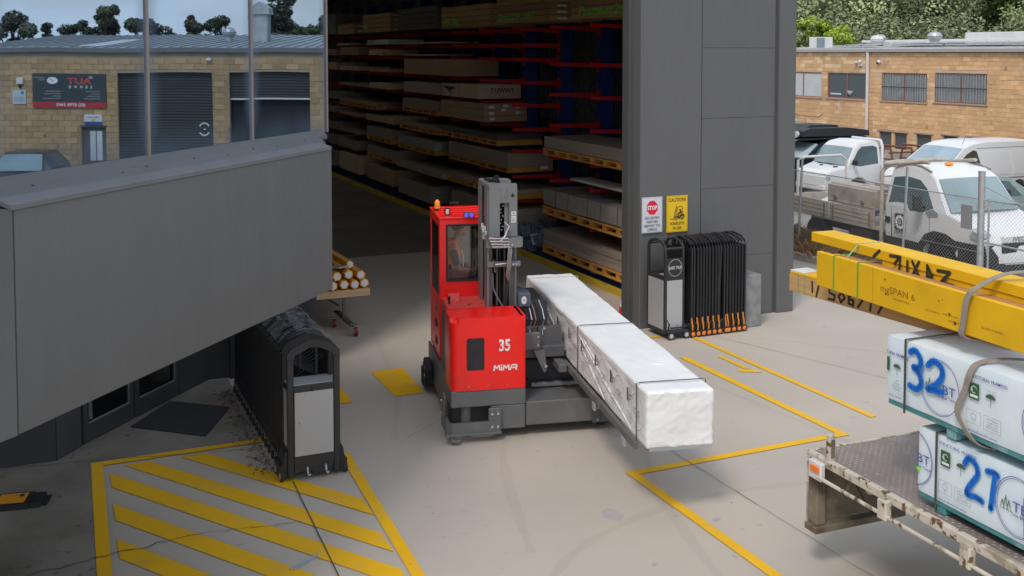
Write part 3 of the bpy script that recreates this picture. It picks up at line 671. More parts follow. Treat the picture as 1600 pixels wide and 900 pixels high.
# ---- the workshop that the office windows mirror: stands to the right of the yard
rw = thing('workshop_building', 'tan block workshop with dark roller doors, seen mirrored in the office windows', 'building', (0, 0, 0), 0)
rw.location = (16.65, 29.9, 0); rw.rotation_euler = (0, 0, R(-34.54))
PLACED[rw] = Vector((0, 0, 0))
g1, g2, pd = (.91, 3.72, -.1, 4.12), (4.35, 7.62, -.1, 4.10), (8.10, 8.96, 0, 2.18)
hs = [g1, g2, pd]
_b = (blk, blk3); blk = M('workshop_block', (.56, .365, .19), .85, var=.12, scale=1.1, bump=.4, bscale=22, rnd=.14, c2=(.36, .25, .14), amt=.45, dscale=.7, soft=.2, c3=(.10, .08, .05), amt3=.29, d3=1.6); blk3 = [blk]*3
block_wall(rw, -.1, 13.0, 0, 4.8, hs, sortkey=lambda c: abs(c[0]-7)+abs(c[2]-3.4)*.6, BH=.2)
backing(rw, -.1, 13.0, 0, 4.8, hs, mat=M('workshop_mortar', (.40, .31, .22), .9, var=.1)); blk, blk3 = _b
doorm = M('roller_door_steel', (.06, .062, .062), .55, metal=.3, var=.08, scale=1)
b = B(); b.box(-.2, 13.1, -.12, .0, 4.80, 4.97, .01); part('gutter', b, M('dark_gutter', (.16, .17, .18), .5, var=.1), rw)
b = B(); b.prism([(-.02, 4.98), (9, 5.56), (9, 5.45), (-.02, 4.9)], lambda y, z, t: (t, y, z), -.2, 13.1); part('roof', b, M('workshop_roof', (.34, .35, .35), .5, metal=.2, var=.15, scale=.8), rw)
b = B()
for k in range(34): b.prism([(0, 4.985), (9, 5.565), (9, 5.59), (0, 5.01)], lambda y, z, t: (t, y, z), -.15+k*.39, -.10+k*.39)
part('roof_rib', b, M('workshop_roof_rib', (.26, .27, .28), .5, var=.1), rw, kind='stuff')
b = B(); b.prism([(.6, 5.03), (5, 5.315), (5, 5.33), (.6, 5.045)], lambda y, z, t: (t, y, z), 8.4, 9.2); part('skylight', b, M('skylight_sheet', (.62, .66, .66), .4), rw)
b = B(); b.box(0, 13, .4, 8.9, 0, 4.78); part('interior', b, wdark, rw)
# roller doors
def roller(x0, x1, zbot, ztop, name='roller_door'):
    d = part(name, (lambda b: (b.box(x0, x1, .16, .20, zbot, ztop), b)[1])(B()), doorm, rw)
    b = B(); z = zbot
    while z < ztop-.05: b.box(x0+.01, x1-.01, .135, .165, z+.01, z+.085, .012); z += .10
    part('slat', b, doorm, d, kind='stuff'); return d
d = roller(*g1[:2], 3.2, g1[3]); b = B(); b.box(g1[0], g1[1], .12, .2, 3.14, 3.2, .01); part('bottom_rail', b, whiteish, d)
b = B(); b.box(g1[0], g1[1], .30, .38, 0, 3.2); part('bay_dark', b, M('bay_dark', (.012, .014, .016), .8), rw)
roller(g2[0], g2[1]-.0, 0, g2[3])
F = Face((7.62, .12, 0)); F2 = Face((0, .12, 0))
decal('emblem', rw, whiteish, lambda b: (F2.ring(b, 4.68, 2.10, .20, .24, .05, .0, 14, 30, 150), F2.ring(b, 4.68, 2.10, .20, .24, .05, .0, 14, 210, 330), F2.disc(b, 4.68, 2.10, .03, .0)))
b = B(); b.box(pd[0], pd[1], .08, .12, 0, pd[3]); d = part('door', b, M('brown_door', (.11, .10, .095), .6), rw)
for a, c in ((8.27, 8.46), (8.50, 8.69)):
    b = B(); b.box(a, c, .06, .082, 1.0, 2.04); part('pane', b, M('door_pane_white', (.62, .64, .66), .3), d)
b = B(); b.box(pd[0]-.05, pd[1]+.05, -.02, .1, pd[3]+.003, pd[3]+.07); part('lintel', b, M('dark_lintel', (.1, .09, .08), .7), d)
# signs on the workshop
sg = thing('shop_sign', 'black and red AUTO SERVE sign board on the workshop wall, mirrored in the window', 'sign', (0, 0, 0), 0); sg.parent = None
sg.location = rw.location; sg.rotation_euler = rw.rotation_euler; PLACED[sg] = Vector((0, 0, 0))
F = Face((8.04, -.06, 2.86)); SW, SH = 2.42, 1.20
b = B(); F.plate(b, 0, SW, 0, SH, -.05, 0); part('board', b, M('sign_black', (.045, .06, .065), .5), sg)
decal('red_band', sg, M('sign_red', (.50, .04, .05), .5), lambda b: F.rect(b, 0, SW, 0, .20))
decal('phone_number', sg, white_print, lambda b: F.text(b, '(02) 8798 3443', SW/2, .055, .15, .004, .012, 1.0, 'CENTER'))
def big(b):
    F.text(b, 'AUT', .52, .84, .30, .004, .03, 1.35); 
decal('name_print', sg, M('sign_red_letter', (.62, .07, .07), .5), big)
decal('name_print', sg, white_print, lambda b: (F.disc(b, 1.77, .95, .17, .004, 20, .12), F.text(b, 'S  E  R  V  E', .48, .69, .13, .004, .01, 1.25), F.text(b, 'QZ', .45, 1.04, .10, .005, .01)))
decal('hand', sg, black_print, lambda b: F.line(b, [(1.72, .93), (1.84, .99)], .018, .006))
def small(b):
    for i, s in enumerate(('Service & Repairs', 'Log Books', 'Tyres & Wheels', 'Pink Slip Inspections')): F.text(b, '- '+s, .20, .56-.085*i, .065, .004)
    for i, s in enumerate(('- Rego Inspections', '- Brakes, Suspension', '- Batteries', '- Clutch & Diagnostics')): F.text(b, s, 1.5, .56-.085*i, .065, .004)
    F.text(b, 'Licensed To\nRepair', 2.02, 1.03, .075, .004)
decal('small_print', sg, M('sign_grey_letter', (.55, .57, .57), .6), small)
s2 = thing('door_sign', 'small white and blue sign above the brown workshop door', 'sign', (0, 0, 0), 0); s2.location = rw.location; s2.rotation_euler = rw.rotation_euler; PLACED[s2] = Vector((0, 0, 0))
F = Face((8.22, -.05, 2.27)); b = B(); F.plate(b, 0, .62, 0, .36, -.03, 0); part('board', b, whiteish, s2)
decal('blue_band', s2, M('sign_blue', (.02, .10, .35), .5), lambda b: F.rect(b, 0, .62, 0, .11)); decal('print', s2, navy_p, lambda b: F.text(b, 'office entry', .31, .24, .085, .003, .01, 1, 'CENTER')); decal('mark', s2, M('mark_yellow', (.6, .5, .1), .6), lambda b: F.rect(b, .25, .37, .12, .2))
s3 = thing('notice_sign', 'small pale blue notice on the workshop wall left of the doors', 'sign', (0, 0, 0), 0); s3.location = rw.location; s3.rotation_euler = rw.rotation_euler; PLACED[s3] = Vector((0, 0, 0))
F = Face((10.70, -.04, 2.98)); b = B(); F.plate(b, 0, .48, 0, .50, -.02, 0); part('board', b, M('notice_pale', (.50, .56, .58), .5), s3); decal('print', s3, M('notice_teal', (.05, .30, .36), .5), lambda b: (F.disc(b, .12, .40, .06), F.text(b, 'wheel service', .24, .20, .065, .003, .01, 1, 'CENTER'), F.text(b, 'repair centre', .24, .12, .065, .003, .01, 1, 'CENTER')))
s4 = thing('alarm_box', 'square white alarm box on the workshop wall', 'alarm box', (0, 0, 0), 0); s4.location = rw.location; s4.rotation_euler = rw.rotation_euler; PLACED[s4] = Vector((0, 0, 0))
b = B(); b.box(10.78, 11.02, -.1, -.02, 3.68, 3.92, .02); part('casing', b, whiteish, s4); b = B(); b.box(10.86, 10.94, -.08, -.02, 3.55, 3.675, .01); part('bracket', b, black, s4)
s5 = thing('security_camera', 'white dome camera between the two workshop roller doors', 'camera', (0, 0, 0), 0); s5.location = rw.location; s5.rotation_euler = rw.rotation_euler; PLACED[s5] = Vector((0, 0, 0))
b = B(); b.sphere((4.42, -.06, 4.55), .10, 10, (1, .8, .7)); part('housing', b, whiteish, s5)
# chimney flue and vents on the workshop roof
ch = thing('flue', 'tall square grey flue on the workshop roof', 'flue', (0, 0, 0), 0); ch.location = rw.location; ch.rotation_euler = rw.rotation_euler; PLACED[ch] = Vector((0, 0, 0))
b = B(); b.box(3.1, 3.75, 3.5, 4.1, 5.2, 6.25, .01); part('duct', b, galv, ch); b = B(); b.prism([(3.0, 6.26), (3.85, 6.26), (3.8, 6.5), (3.43, 6.75), (3.05, 6.5)], lambda x, z, t: (x, t, z), 3.4, 4.2); part('cap', b, galv, ch)
def local(x, y, z): 
    a = R(-34.54); return (16.65+x*math.cos(a)-y*math.sin(a), 29.9+x*math.sin(a)+y*math.cos(a), z)
for x, y, lab in ((4.9, 4.5, 'round vent on the workshop roof beside the flue'), (.6, 4.5, 'round vent at the right end of the workshop roof')):
    p = local(x, y, 5.35); turbine('v', p[0], p[1], 5.25, .27, galv, lab, 0)
# ================================================================ TREES
def leaves_mesh(name, blobs, n, size, mat, seedv):
    rng = np.random.default_rng(seedv); pts = []; nrm = []
    tot = sum(r[3]**2 for r in blobs)
    for (x, y, z, r, sz) in blobs:
        k = int(n*r*r/tot); d = rng.normal(size=(k, 3)); d /= np.linalg.norm(d, axis=1)[:, None]
        nrm.append(d*np.array([1, 1, 1.6])); rad = r*rng.uniform(.55, 1.08, size=(k, 1))**.6; p = d*rad; p[:, 2] *= sz; pts.append(p+np.array([x, y, z]))
    cnt = [len(q) for q in pts]; p = np.concatenate(pts); k = len(p); tint = np.repeat(rng.choice([.45, .7, 1.0, 1.25, 1.7], len(cnt)), cnt)
    nn_ = np.concatenate(nrm)+rng.normal(size=(k, 3))*.42; nn_ /= np.linalg.norm(nn_, axis=1)[:, None]; a = np.cross(nn_, rng.normal(size=(k, 3))); a /= np.linalg.norm(a, axis=1)[:, None]; bb = np.cross(nn_, a); bb /= np.linalg.norm(bb, axis=1)[:, None]
    s = size*rng.uniform(.5, 1.4, size=(k, 1)); v = np.stack([p-a*s, p+bb*s*.6, p+a*s, p-bb*s*.6], 1).reshape(-1, 3)
    me = bpy.data.meshes.new(name); me.vertices.add(len(v)); me.vertices.foreach_set('co', v.astype(np.float32).ravel())
    me.loops.add(len(v)); me.loops.foreach_set('vertex_index', np.arange(len(v), dtype=np.int32)); me.polygons.add(k); me.polygons.foreach_set('loop_start', np.arange(0, len(v), 4, dtype=np.int32)); me.update(calc_edges=True)
    at = me.attributes.new('tint', 'FLOAT', 'FACE'); at.data.foreach_set('value', tint.astype(np.float32))
    me.materials.append(mat); return me
bark = M('bark', (.09, .07, .05), .9, var=.2, scale=6, bump=.4)
def leafm(n, c, c2, sc=.55):
    m = leafm0(n, c, c2, sc); nt = m.node_tree; p = nt.nodes['Principled BSDF']; l = p.inputs['Base Color'].links[0]; src = l.from_socket
    a = nt.nodes.new('ShaderNodeAttribute'); a.attribute_name = 'tint'; v = nt.nodes.new('ShaderNodeVectorMath'); v.operation = 'SCALE'
    nt.links.new(src, v.inputs[0]); nt.links.new(a.outputs['Fac'], v.inputs['Scale']); nt.links.new(v.outputs[0], p.inputs['Base Color']); return m
def leafm0(n, c, c2, sc=.55): return M(n, c, .65, var=.38, scale=sc, c2=c2, amt=.48, dscale=.35*sc/.55, soft=.1)
lf_br = leafm('bright_leaves', (.27, .36, .03), (.14, .22, .03)); lf_dk = leafm('dark_leaves', (.035, .045, .02), (.06, .06, .032)); lf_md = leafm('mid_leaves', (.06, .10, .03), (.04, .065, .02))
def tree(x, y, z0, h, r, mat, label, group, seedv, slim=1., n=2600):
    rng = random.Random(seedv); t = thing('tree', label, 'tree', (x, y, z0), 0, group); ch_ = h*.45
    b = B(); pts = [(x, y, z0), (x+rng.uniform(-.1, .1)*r, y, z0+h*.35), (x+rng.uniform(-.2, .2)*r, y+.1*r, z0+h*.8)]
    b.tube(pts, [r*.09, r*.06, r*.02], 8)
    blobs = []
    for k in range(26):
        a = rng.uniform(0, 6.28); q = rng.uniform(.1, 1.05)*r; zz = rng.uniform(.35, .95)*h; sh = 1-.55*abs(zz/h-.55)/.45
        bx, by = x+q*math.cos(a)*sh*slim, y+q*math.sin(a)*sh*slim; blobs.append((bx, by, z0+zz, rng.uniform(.13, .34)*r*(.7+.3*sh), .8))
        b.tube([(x, y, z0+zz*.6), ((x+bx)/2, (y+by)/2, z0+zz*.85), (bx, by, z0+zz)], [r*.035, r*.025, r*.01], 5)
    part('trunk', b, bark, t)
    me = leaves_mesh('crown', blobs, n, max(.10, r*.055), mat, seedv); o = link(bpy.data.objects.new('crown', me), t); o.location = (-x, -y, -z0)
for i, (px, Y, zt, r, lab, m_, n) in enumerate(((1222, 78, 8.1, 3.0, 'yellow green tree behind the left end of the tan roof', lf_br, 4500), (1262, 76, 7.7, 2.4, 'yellow green tree beside the grey pillar above the tan roof', lf_br, 4000), (1284, 80, 6.9, 1.8, 'small bright tree between two larger ones behind the tan roof', lf_br, 3000), (1322, 82, 7.1, 2.7, 'rounded bright green tree behind the duct on the tan roof', lf_br, 4500), (1352, 84, 6.7, 2.0, 'low bright green tree right of the rounded one', lf_br, 3000))):
    tree((px-800)/1655*Y, Y, -1, zt+1, r, m_, lab, 'bright trees behind the tan building', 20+i, n=n)
vt = [(25, 60, 6.4, 1.35, 1), (80, 62, 6.0, .5, .5), (135, 63, 6.1, 1.1, 1), (166, 60, 7.1, 1.15, .6), (228, 62, 6.3, 1.3, 1), (262, 64, 5.9, 1.2, 1), (303, 61, 6.9, .75, .6), (342, 62, 6.3, 1.1, 1), (405, 60, 7.0, 1.0, .8), (430, 60, 7.6, 1.3, .8), (492, 64, 6.3, 1.6, 1), (515, 66, 6.3, 1.4, 1)]
labs = ['rounded dark tree at the left edge of the window reflection', 'slim small tree in the reflection right of the rounded one', 'bushy dark tree left of the tallest one in the first pane', 'tall pointed dark tree in the first window pane', 'low dark tree left of the first mullion', 'low spreading dark tree right of the first mullion', 'narrow upright dark tree in the middle pane', 'broad dark tree left of the flue in the middle pane', 'dark tree behind the flue', 'tallest open-crowned tree in the right pane', 'green tree at the right edge of the window reflection', 'green tree beyond the right edge of the window reflection']
nn = Vector((math.cos(TH), -math.sin(TH))); PG = P1-nn*.25
for i, (px, Y, zt, r, slim) in enumerate(vt):
    p = Vector(((px-800)/1655*Y, Y)); q = p-2*((p-PG).dot(nn))*nn
    tree(q.x, q.y, 0, zt+.75, r*1.6, lf_dk if i < 10 else lf_md, labs[i], 'trees beyond the workshop', 50+i, slim, 6500)
# forested hill
def hillz(X, Y):
    t = min(1, max(0, (.74-X/Y)/.16)); t = t*t*(3-2*t)
    return max(0, (Y-115))*.30*(1+.25*noise.noise(Vector((X*.012, Y*.012, 0))))*t-2
b = B(); nx, ny = 60, 40; grid = {}
for i in range(nx+1):
    for j in range(ny+1):
        X = -60+i*9; Y = 105+j*8; z = hillz(X, Y)+2; grid[i, j] = b.bm.verts.new((X, Y, z-2))
for i in range(nx):
    for j in range(ny): b.bm.faces.new((grid[i, j], grid[i+1, j], grid[i+1, j+1], grid[i, j+1]))
struct('hill', b, M('hill_soil', (.05, .06, .03), .95, var=.3, scale=.05, world=True))
rng = random.Random(4); blobs = []
mats3 = [leafm('hill_leaves_light', (.24, .33, .08), (.16, .24, .07), .16), leafm('hill_leaves_olive', (.18, .20, .10), (.23, .26, .12), .16), leafm('hill_leaves_deep', (.13, .21, .08), (.10, .17, .08), .16)]
sets = [[], [], []]
for k in range(1100):
    Y = 112+rng.random()**1.3*170; X = Y*rng.uniform(.235, .52) if k % 6 else Y*rng.uniform(-.1, .62); z = hillz(X, Y)
    r = rng.uniform(1.8, 5.0); h = rng.uniform(3, 10) if Y > 130 else rng.uniform(2, 7)
    kind = 1 if (noise.noise(Vector((X*.03, Y*.02, 3))) > .12 or Y < 130) else (0 if rng.random() < .6 else 2)
    for q in range(3): sets[kind].append((X+rng.uniform(-.7, .7)*r, Y+rng.uniform(-.7, .7)*r, z+h+rng.uniform(-1.5, 1)*r*.6, r*rng.uniform(.45, .8), .75))
for k in range(3):
    me = leaves_mesh('forest', sets[k], 190000, .24, mats3[k], 90+k); o = link(bpy.data.objects.new('forest', me)); tag(o, ['light green gum forest crowns covering the hill', 'olive brown forest crowns along the foot of the hill', 'deep green forest crowns mixed over the hill'][k], 'forest', kind='stuff')
# ================================================================ FENCE AND VERGE (24-degree frame)
FU = 16.5
fe = thing('chain_link_fence', 'galvanised chain link fence along the right side of the yard', 'fence', (FU, 14.8, 0), A24)
# woven wire: two families of diagonals kinked past one another
b = B(); v0_, v1_, hgt = 8.5, 23.5, 1.93; stp = .078
me_v = []
def wire(p, q, r=.0025):
    b.tube([p, q], r, 3)
n = int((v1_-v0_+hgt)/stp)
for k in range(n):
    s = v0_-hgt+k*stp
    for sg in (1, -1):
        a, c = s, s+hgt
        lo, hi = max(a, v0_), min(c, v1_)
        if hi <= lo: continue
        za, zc = (lo-a), (hi-a)
        if sg < 0: za, zc = hgt-za, hgt-zc
        wire((FU+.003*sg, lo, .05+za), (FU+.003*sg, hi, .05+zc))
part('wire_mesh', b, galv, fe, kind='stuff', smooth=False)
def rail(p, q, r, name='rail'):
    b = B(); b.cyl(p, q, r, 8); return part(name, b, galv, fe)
rail((FU-.03, 14.8, 1.98), (FU-.03, 23.4, 1.99), .012); rail((FU-.03, 8.6, 2.0), (FU-.03, 14.8, 1.98), .018)
rail((FU-.03, 8.6, 1.14), (FU-.03, 14.8, 1.16), .018); rail((FU-.02, 14.8, .95), (FU-.02, 23.4, .98), .005)
b = B(); b.cyl((FU-.06, 14.8, 0), (FU-.06, 14.8, 2.5), .065, 14); part('post', b, galv, fe); b = B(); b.cyl((FU-.06, 14.8, 2.5), (FU-.06, 14.8, 2.53), .07, 14); part('post_cap', b, galv, fe)
b = B(); b.cyl((FU-.06, 14.62, 0), (FU-.06, 14.62, 2.02), .02, 8); part('post', b, galv, fe)
for v, z, lean in ((16.72, 2.42, .05), (20.05, 2.30, .05), (23.3, 2.2, 0)):
    b = B(); b.cyl((FU-.05, v+lean*2.4, 0), (FU-.05, v, z), .028, 8); part('post', b, galv, fe)
rail((FU-.06, 14.75, 2.25), (FU-.06, 13.9, 1.99), .012, 'stay')
gp = thing('blank_plate', 'blank grey back of a sign plate wired to the fence beside the thick post', 'sign', (FU-.05, 15.2, 1.36), A24)
b = B(); b.box(FU-.05, FU-.045, 15.02, 15.30, 1.36, 1.83, .001); part('plate', b, M('plate_grey', (.36, .35, .36), .5, metal=.3, var=.05), gp)
b = B(); b.box(15.95, 16.2, 8, 24.2, -.02, .16, .02); struct('kerb', b, M('kerb_concrete', (.50, .47, .43), .85, var=.12, scale=1.5, bump=.3, world=True), A24)
b = B(); b.box(16.2, 16.45, 8, 24.2, -.02, .10); struct('verge_soil', b, M('verge_soil', (.10, .07, .045), .95, var=.3, scale=4, bump=.6, world=True), A24)
sheet('verge', [(16.45, 8), (17.4, 8), (17.4, 30), (16.45, 30)], .02, MATS['verge_soil'], A24)
# dry grass
rng = np.random.default_rng(3); k = 15000
u = rng.uniform(16.0, 17.35, k); v = 15+rng.beta(2.6, 1.6, k)*8.6; u = np.where(rng.random(k) < .5, 16.7+rng.normal(0, .2, k), u)
hh = rng.uniform(.08, .55, k)*(0.35+0.65*np.clip((v-17.5)/2.0, 0, 1)); lx, ly = rng.normal(0, .16, k), rng.normal(0, .16, k); wdt = .006; a = rng.uniform(0, 6.28, k)
P0 = np.stack([u-np.cos(a)*wdt, v-np.sin(a)*wdt, np.full(k, .03)], 1); P1_ = np.stack([u+np.cos(a)*wdt, v+np.sin(a)*wdt, np.full(k, .03)], 1)
P2_ = np.stack([u+lx*.4, v+ly*.4, hh*.7], 1); P3 = np.stack([u+lx, v+ly, hh], 1)
vv = np.stack([P0, P1_, P3, P2_], 1).reshape(-1, 3).astype(np.float32)
me = bpy.data.meshes.new('dry_grass'); me.vertices.add(len(vv)); me.vertices.foreach_set('co', vv.ravel()); me.loops.add(len(vv)); me.loops.foreach_set('vertex_index', np.arange(len(vv), dtype=np.int32)); me.polygons.add(k); me.polygons.foreach_set('loop_start', np.arange(0, len(vv), 4, dtype=np.int32)); me.update(calc_edges=True); me.validate()
me.materials.append(M('dry_grass', (.36, .235, .12), .9, var=.35, scale=3, c2=(.20, .12, .06), amt=.45, dscale=2.5, soft=.15)); o = link(bpy.data.objects.new('dry_grass', me)); o.rotation_euler = (0, 0, A24); tag(o, 'dry brown grass growing along the foot of the chain link fence', 'grass', kind='stuff')
# ================================================================ VEHICLES: local x forward, y left, z up
tyre = M('tyre', (.02, .02, .02), .9, var=.2, bump=.3); rim_m = M('wheel_rim', (.25, .24, .23), .5, metal=.5, var=.2); vglass = M('car_glass', (.10, .14, .155), .05, var=.1, scale=1.5)
vglass_l = M('windscreen_glass', (.25, .33, .35), .05, var=.18, scale=1.2); blk_trim = M('black_trim', (.025, .027, .03), .6, var=.1); vdark = M('cabin_dark', (.03, .03, .03), .8)
class Car:
    def __init__(s, name, label, cat, loc, ang, paint, wl, wt, belt, zr, nose=.92, x1=None):
        s.t = thing(name, label, cat, (0, 0, 0), 0); s.t.location = loc; s.t.rotation_euler = (0, 0, ang); PLACED[s.t] = Vector((0, 0, 0))
        s.paint, s.wl, s.wt, s.belt, s.zr, s.nose = paint, wl, wt, belt, zr, nose
    def w(s, x, z):
        f = s.wl if z <= s.belt else s.wl+(s.wt-s.wl)*min(1, (z-s.belt)/(s.zr-s.belt))
        if z < .45: f *= .97
        e = max(0, (x-(s.xm-.9))/.9); return f*(1-(1-s.nose)*e*e)
    def shell(s, sil, name='body', mat=None, bev=.035, cuts=()):
        s.xm = max(p[0] for p in sil) if not hasattr(s, 'xm') else s.xm
        b = B(); bm = b.bm
        a = [bm.verts.new((x, 1, z)) for x, z in sil]; f = bm.faces.new(a); r = bmesh.ops.extrude_face_region(bm, geom=[f]); bmesh.ops.translate(bm, verts=[g for g in r['geom'] if isinstance(g, bmesh.types.BMVert)], vec=(0, -2, 0))
        for z in (s.belt, *cuts): bmesh.ops.bisect_plane(bm, geom=bm.verts[:]+bm.edges[:]+bm.faces[:], plane_co=(0, 0, z), plane_no=(0, 0, 1))
        for x in (s.xm-.3, s.xm-.6, s.xm-.9): bmesh.ops.bisect_plane(bm, geom=bm.verts[:]+bm.edges[:]+bm.faces[:], plane_co=(x, 0, 0), plane_no=(1, 0, 0))
        for y in (-.6, 0, .6): bmesh.ops.bisect_plane(bm, geom=bm.verts[:]+bm.edges[:]+bm.faces[:], plane_co=(0, y, 0), plane_no=(0, 1, 0))
        for v in bm.verts:
            yy = v.co.y; q = s.w(v.co.x, v.co.z); v.co.y = yy*q
            if v.co.z > s.belt+.1: v.co.z += .03*(1-yy*yy)
            elif v.co.x > s.xm-.5: v.co.x += .07*(1-yy*yy)
        bmesh.ops.recalc_face_normals(bm, faces=bm.faces)
        es = [e for e in bm.edges if len(e.link_faces) == 2 and e.calc_face_angle() > R(24)]
        if bev: bmesh.ops.bevel(bm, geom=es, offset=bev, segments=2, affect='EDGES', clamp_overlap=True)
        return part(name, b, mat or s.paint, s.t)
    def side(s, poly, y, name, mat, off=.008, parent=None):
        """plate on the side: poly in (x, z), y=+1 left, -1 right"""
        b = B(); bm = b.bm; f = bm.faces.new([bm.verts.new((x, 0, z)) for x, z in poly])
        bmesh.ops.bisect_plane(bm, geom=bm.verts[:]+bm.edges[:]+bm.faces[:], plane_co=(0, 0, s.belt), plane_no=(0, 0, 1))
        for x in (s.xm-.3, s.xm-.6): bmesh.ops.bisect_plane(bm, geom=bm.verts[:]+bm.edges[:]+bm.faces[:], plane_co=(x, 0, 0), plane_no=(1, 0, 0))
        for v in bm.verts: v.co.y = y*(s.w(v.co.x, v.co.z)+off)
        r = bmesh.ops.extrude_face_region(bm, geom=bm.faces[:]); bmesh.ops.translate(bm, verts=[g for g in r['geom'] if isinstance(g, bmesh.types.BMVert)], vec=(0, -y*.03, 0))
        return part(name, b, mat, parent or s.t)
    def screen(s, p0, p1, name, mat, k0=.94, k1=.92, off=.012, parent=None, nx=1):
        """glass between two silhouette points (x, z) across the width"""
        (x0, z0), (x1, z1) = p0, p1; d = Vector((x1-x0, 0, z1-z0)).normalized(); n = Vector((-d.z, 0, d.x))*(-1 if False else 1)
        if n.x*nx < 0: n = -n
        b = B(); rows = []
        for (x, z, k) in ((x0, z0, k0), (x1, z1, k1)):
            row = []
            for j in range(9):
                t = -1+j/4; w_ = s.w(x, z)*k; row.append(b.bm.verts.new(Vector((x+.05*(1-t*t)*(1 if x > 0 else 1)*nx, w_*t, z+.02*(1-t*t)))+n*off))
            rows.append(row)
        for j in range(8): b.bm.faces.new((rows[0][j], rows[0][j+1], rows[1][j+1], rows[1][j]))
        r = bmesh.ops.extrude_face_region(b.bm, geom=b.bm.faces[:]); bmesh.ops.translate(b.bm, verts=[g for g in r['geom'] if isinstance(g, bmesh.types.BMVert)], vec=-n*.02)
        return part(name, b, mat, parent or s.t)
    def wheel(s, x, y, r, wd=.22):
        b = B(); b.lathe((x, y, r), [(r*.62, -wd/2), (r*.97, -wd/2), (r, -wd/2+.03), (r, wd/2-.03), (r*.97, wd/2), (r*.62, wd/2)], 24, 'Y'); t = part('wheel', b, tyre, s.t)
        sg = 1 if y > 0 else -1; b = B(); b.lathe((x, y, r), [(r*.60, -wd/2*.8), (r*.60, wd/2*.85), (r*.5, wd/2*.6), (r*.2, wd/2*.75), (.02, wd/2*.8)] if sg > 0 else [(.02, -wd/2*.8), (r*.2, -wd/2*.75), (r*.5, -wd/2*.6), (r*.60, -wd/2*.85), (r*.6, wd/2*.8)], 20, 'Y'); part('rim', b, rim_m, t)
def arcpts(cx, r, z0, n=8, zc=None):
    zc = zc if zc is not None else z0
    return [(cx+r*math.cos(t), max(z0, zc+r*math.sin(t))) for t in [math.pi*k/n for k in range(n+1)]]
# ---- white cab tray truck behind the fence: faces the camera side (-v); right side visible
TA = R(20)
def tp(a, b_, z=0): return wpos(a, b_, z, TA)
trk = Car('tray_truck', 'white flatbed truck with a round black door emblem parked behind the fence', 'truck', tp(16.98, 19.4), TA-R(90), white_p, .98, .80, 1.42, 2.30, .90)
trk.xm = 2.95
# arch points go from front (right) to back
sil = [(0.05, 2.16), (0, 1.4), (0, .42), (1.20, .42)]+arcpts(1.72, .50, .42, 10, .44)[::-1][1:-1]+[(2.24, .42), (2.80, .42), (2.93, .55), (2.92, .92), (2.80, 1.10), (2.40, 1.30), (1.92, 1.44), (1.42, 2.10), (1.15, 2.26), (.6, 2.33), (.18, 2.30)]
trk.shell(sil)
arch = M('arch_black', (.028, .029, .033), .6, var=.15)
for y in (-1, 1):
    trk.side([(0, .50), (0, .70), (1.10, .70), (1.30, .93), (1.55, 1.03), (1.9, 1.02), (2.15, .92), (2.9, .92), (2.92, .45), (2.26, .45), (2.20, .62), (2.05, .80), (1.72, .92), (1.40, .80), (1.24, .62), (1.20, .45), (1.0, .5)], y, 'arch_cladding', arch, .02)
    dr = trk.side([(.12, 1.45), (.16, 2.02), (.55, 2.08), (.98, 2.04), (1.22, 1.88), (1.50, 1.50), (1.2, 1.38), (.80, 1.36), (.70, 1.50), (.4, 1.50)], y, 'door_window', vglass, .006)
    trk.side([(.02, 1.0), (.02, 1.13), (.18, 1.13), (.18, 1.0)], y, 'door_handle', blk_trim, .012)
    for x in (.22, 1.40): trk.side([(x, .72), (x, 1.35), (x+.008, 1.35), (x+.008, .72)], y, 'door_gap', blk_trim, .004)
    trk.side([(.0, .40), (.0, .52), (1.15, .52), (1.15, .40)], y, 'sill_panel', white_p, .012)
    b = B(); b.obox((1.30, y*1.22, 1.62), (.14, .20, .34), bev=.04); mr = part('mirror', b, blk_trim, trk.t); b = B(); b.tube([(1.25, y*.95, 1.50), (1.28, y*1.15, 1.52)], .03, 6); part('bracket', b, blk_trim, mr)
    b = B(); b.obox((2.66, y*.80, .98+.10), (.34, .30, .26), rz=-y*.25, ry=.45, bev=.05); part('headlight', b, M('lamp_lens', (.55, .57, .58), .12, var=.15, scale=12, metal=.3), trk.t)
    trk.wheel(1.72, y*.86, .37)
trk.side([(1.28, 1.40), (1.50, 1.48), (1.66, 1.42), (1.66, 1.34), (1.38, 1.30)], -1, 'mirror_base', M('trim_grey', (.30, .31, .33), .5), .014)
tb_ = B(); tb_.box(.7, 2.75, -.84, .84, .28, .98); part('underbody', tb_, vdark, trk.t)
ws = trk.screen((1.95, 1.46), (1.44, 2.10), 'windscreen', vglass_l, .92, .92)
b = B(); b.tube([(1.98, .1, 1.50), (1.86, .55, 1.60)], .012, 4); b.tube([(1.98, -.55, 1.50), (1.86, -.1, 1.58)], .012, 4); part('wiper', b, blk_trim, ws)
b = B(); b.prism([(2.93, .94), (2.96, .70), (2.97, .40), (2.75, .40), (2.75, .92)], lambda x, z, t: (x+.04*(1-t*t), t*.87, z), -1, 1); part('bumper', b, arch, trk.t)
b = B(); b.box(2.80, 2.985, -.55, .55, .76, .96, .02); part('grille', b, blk_trim, trk.t)
F = Face((2.90, -.34, 1.0), (0, 1, 0)); F = Face((3.0, -.30, 1.0), (0, 1, 0)); decal('badge_print', trk.t, grey_print, lambda b: F.text(b, 'IVECO', 0, .005, .13, .0, .02, 1.2))
b = B(); b.box(2.86, 2.996, -.5, .55, .97, 1.12, .02); part('grille_bar', b, white_p, trk.t)
b = B(); b.box(.85, .99, -.12, .04, 2.33, 2.39, .02); part('beacon', b, lamp_o, trk.t)
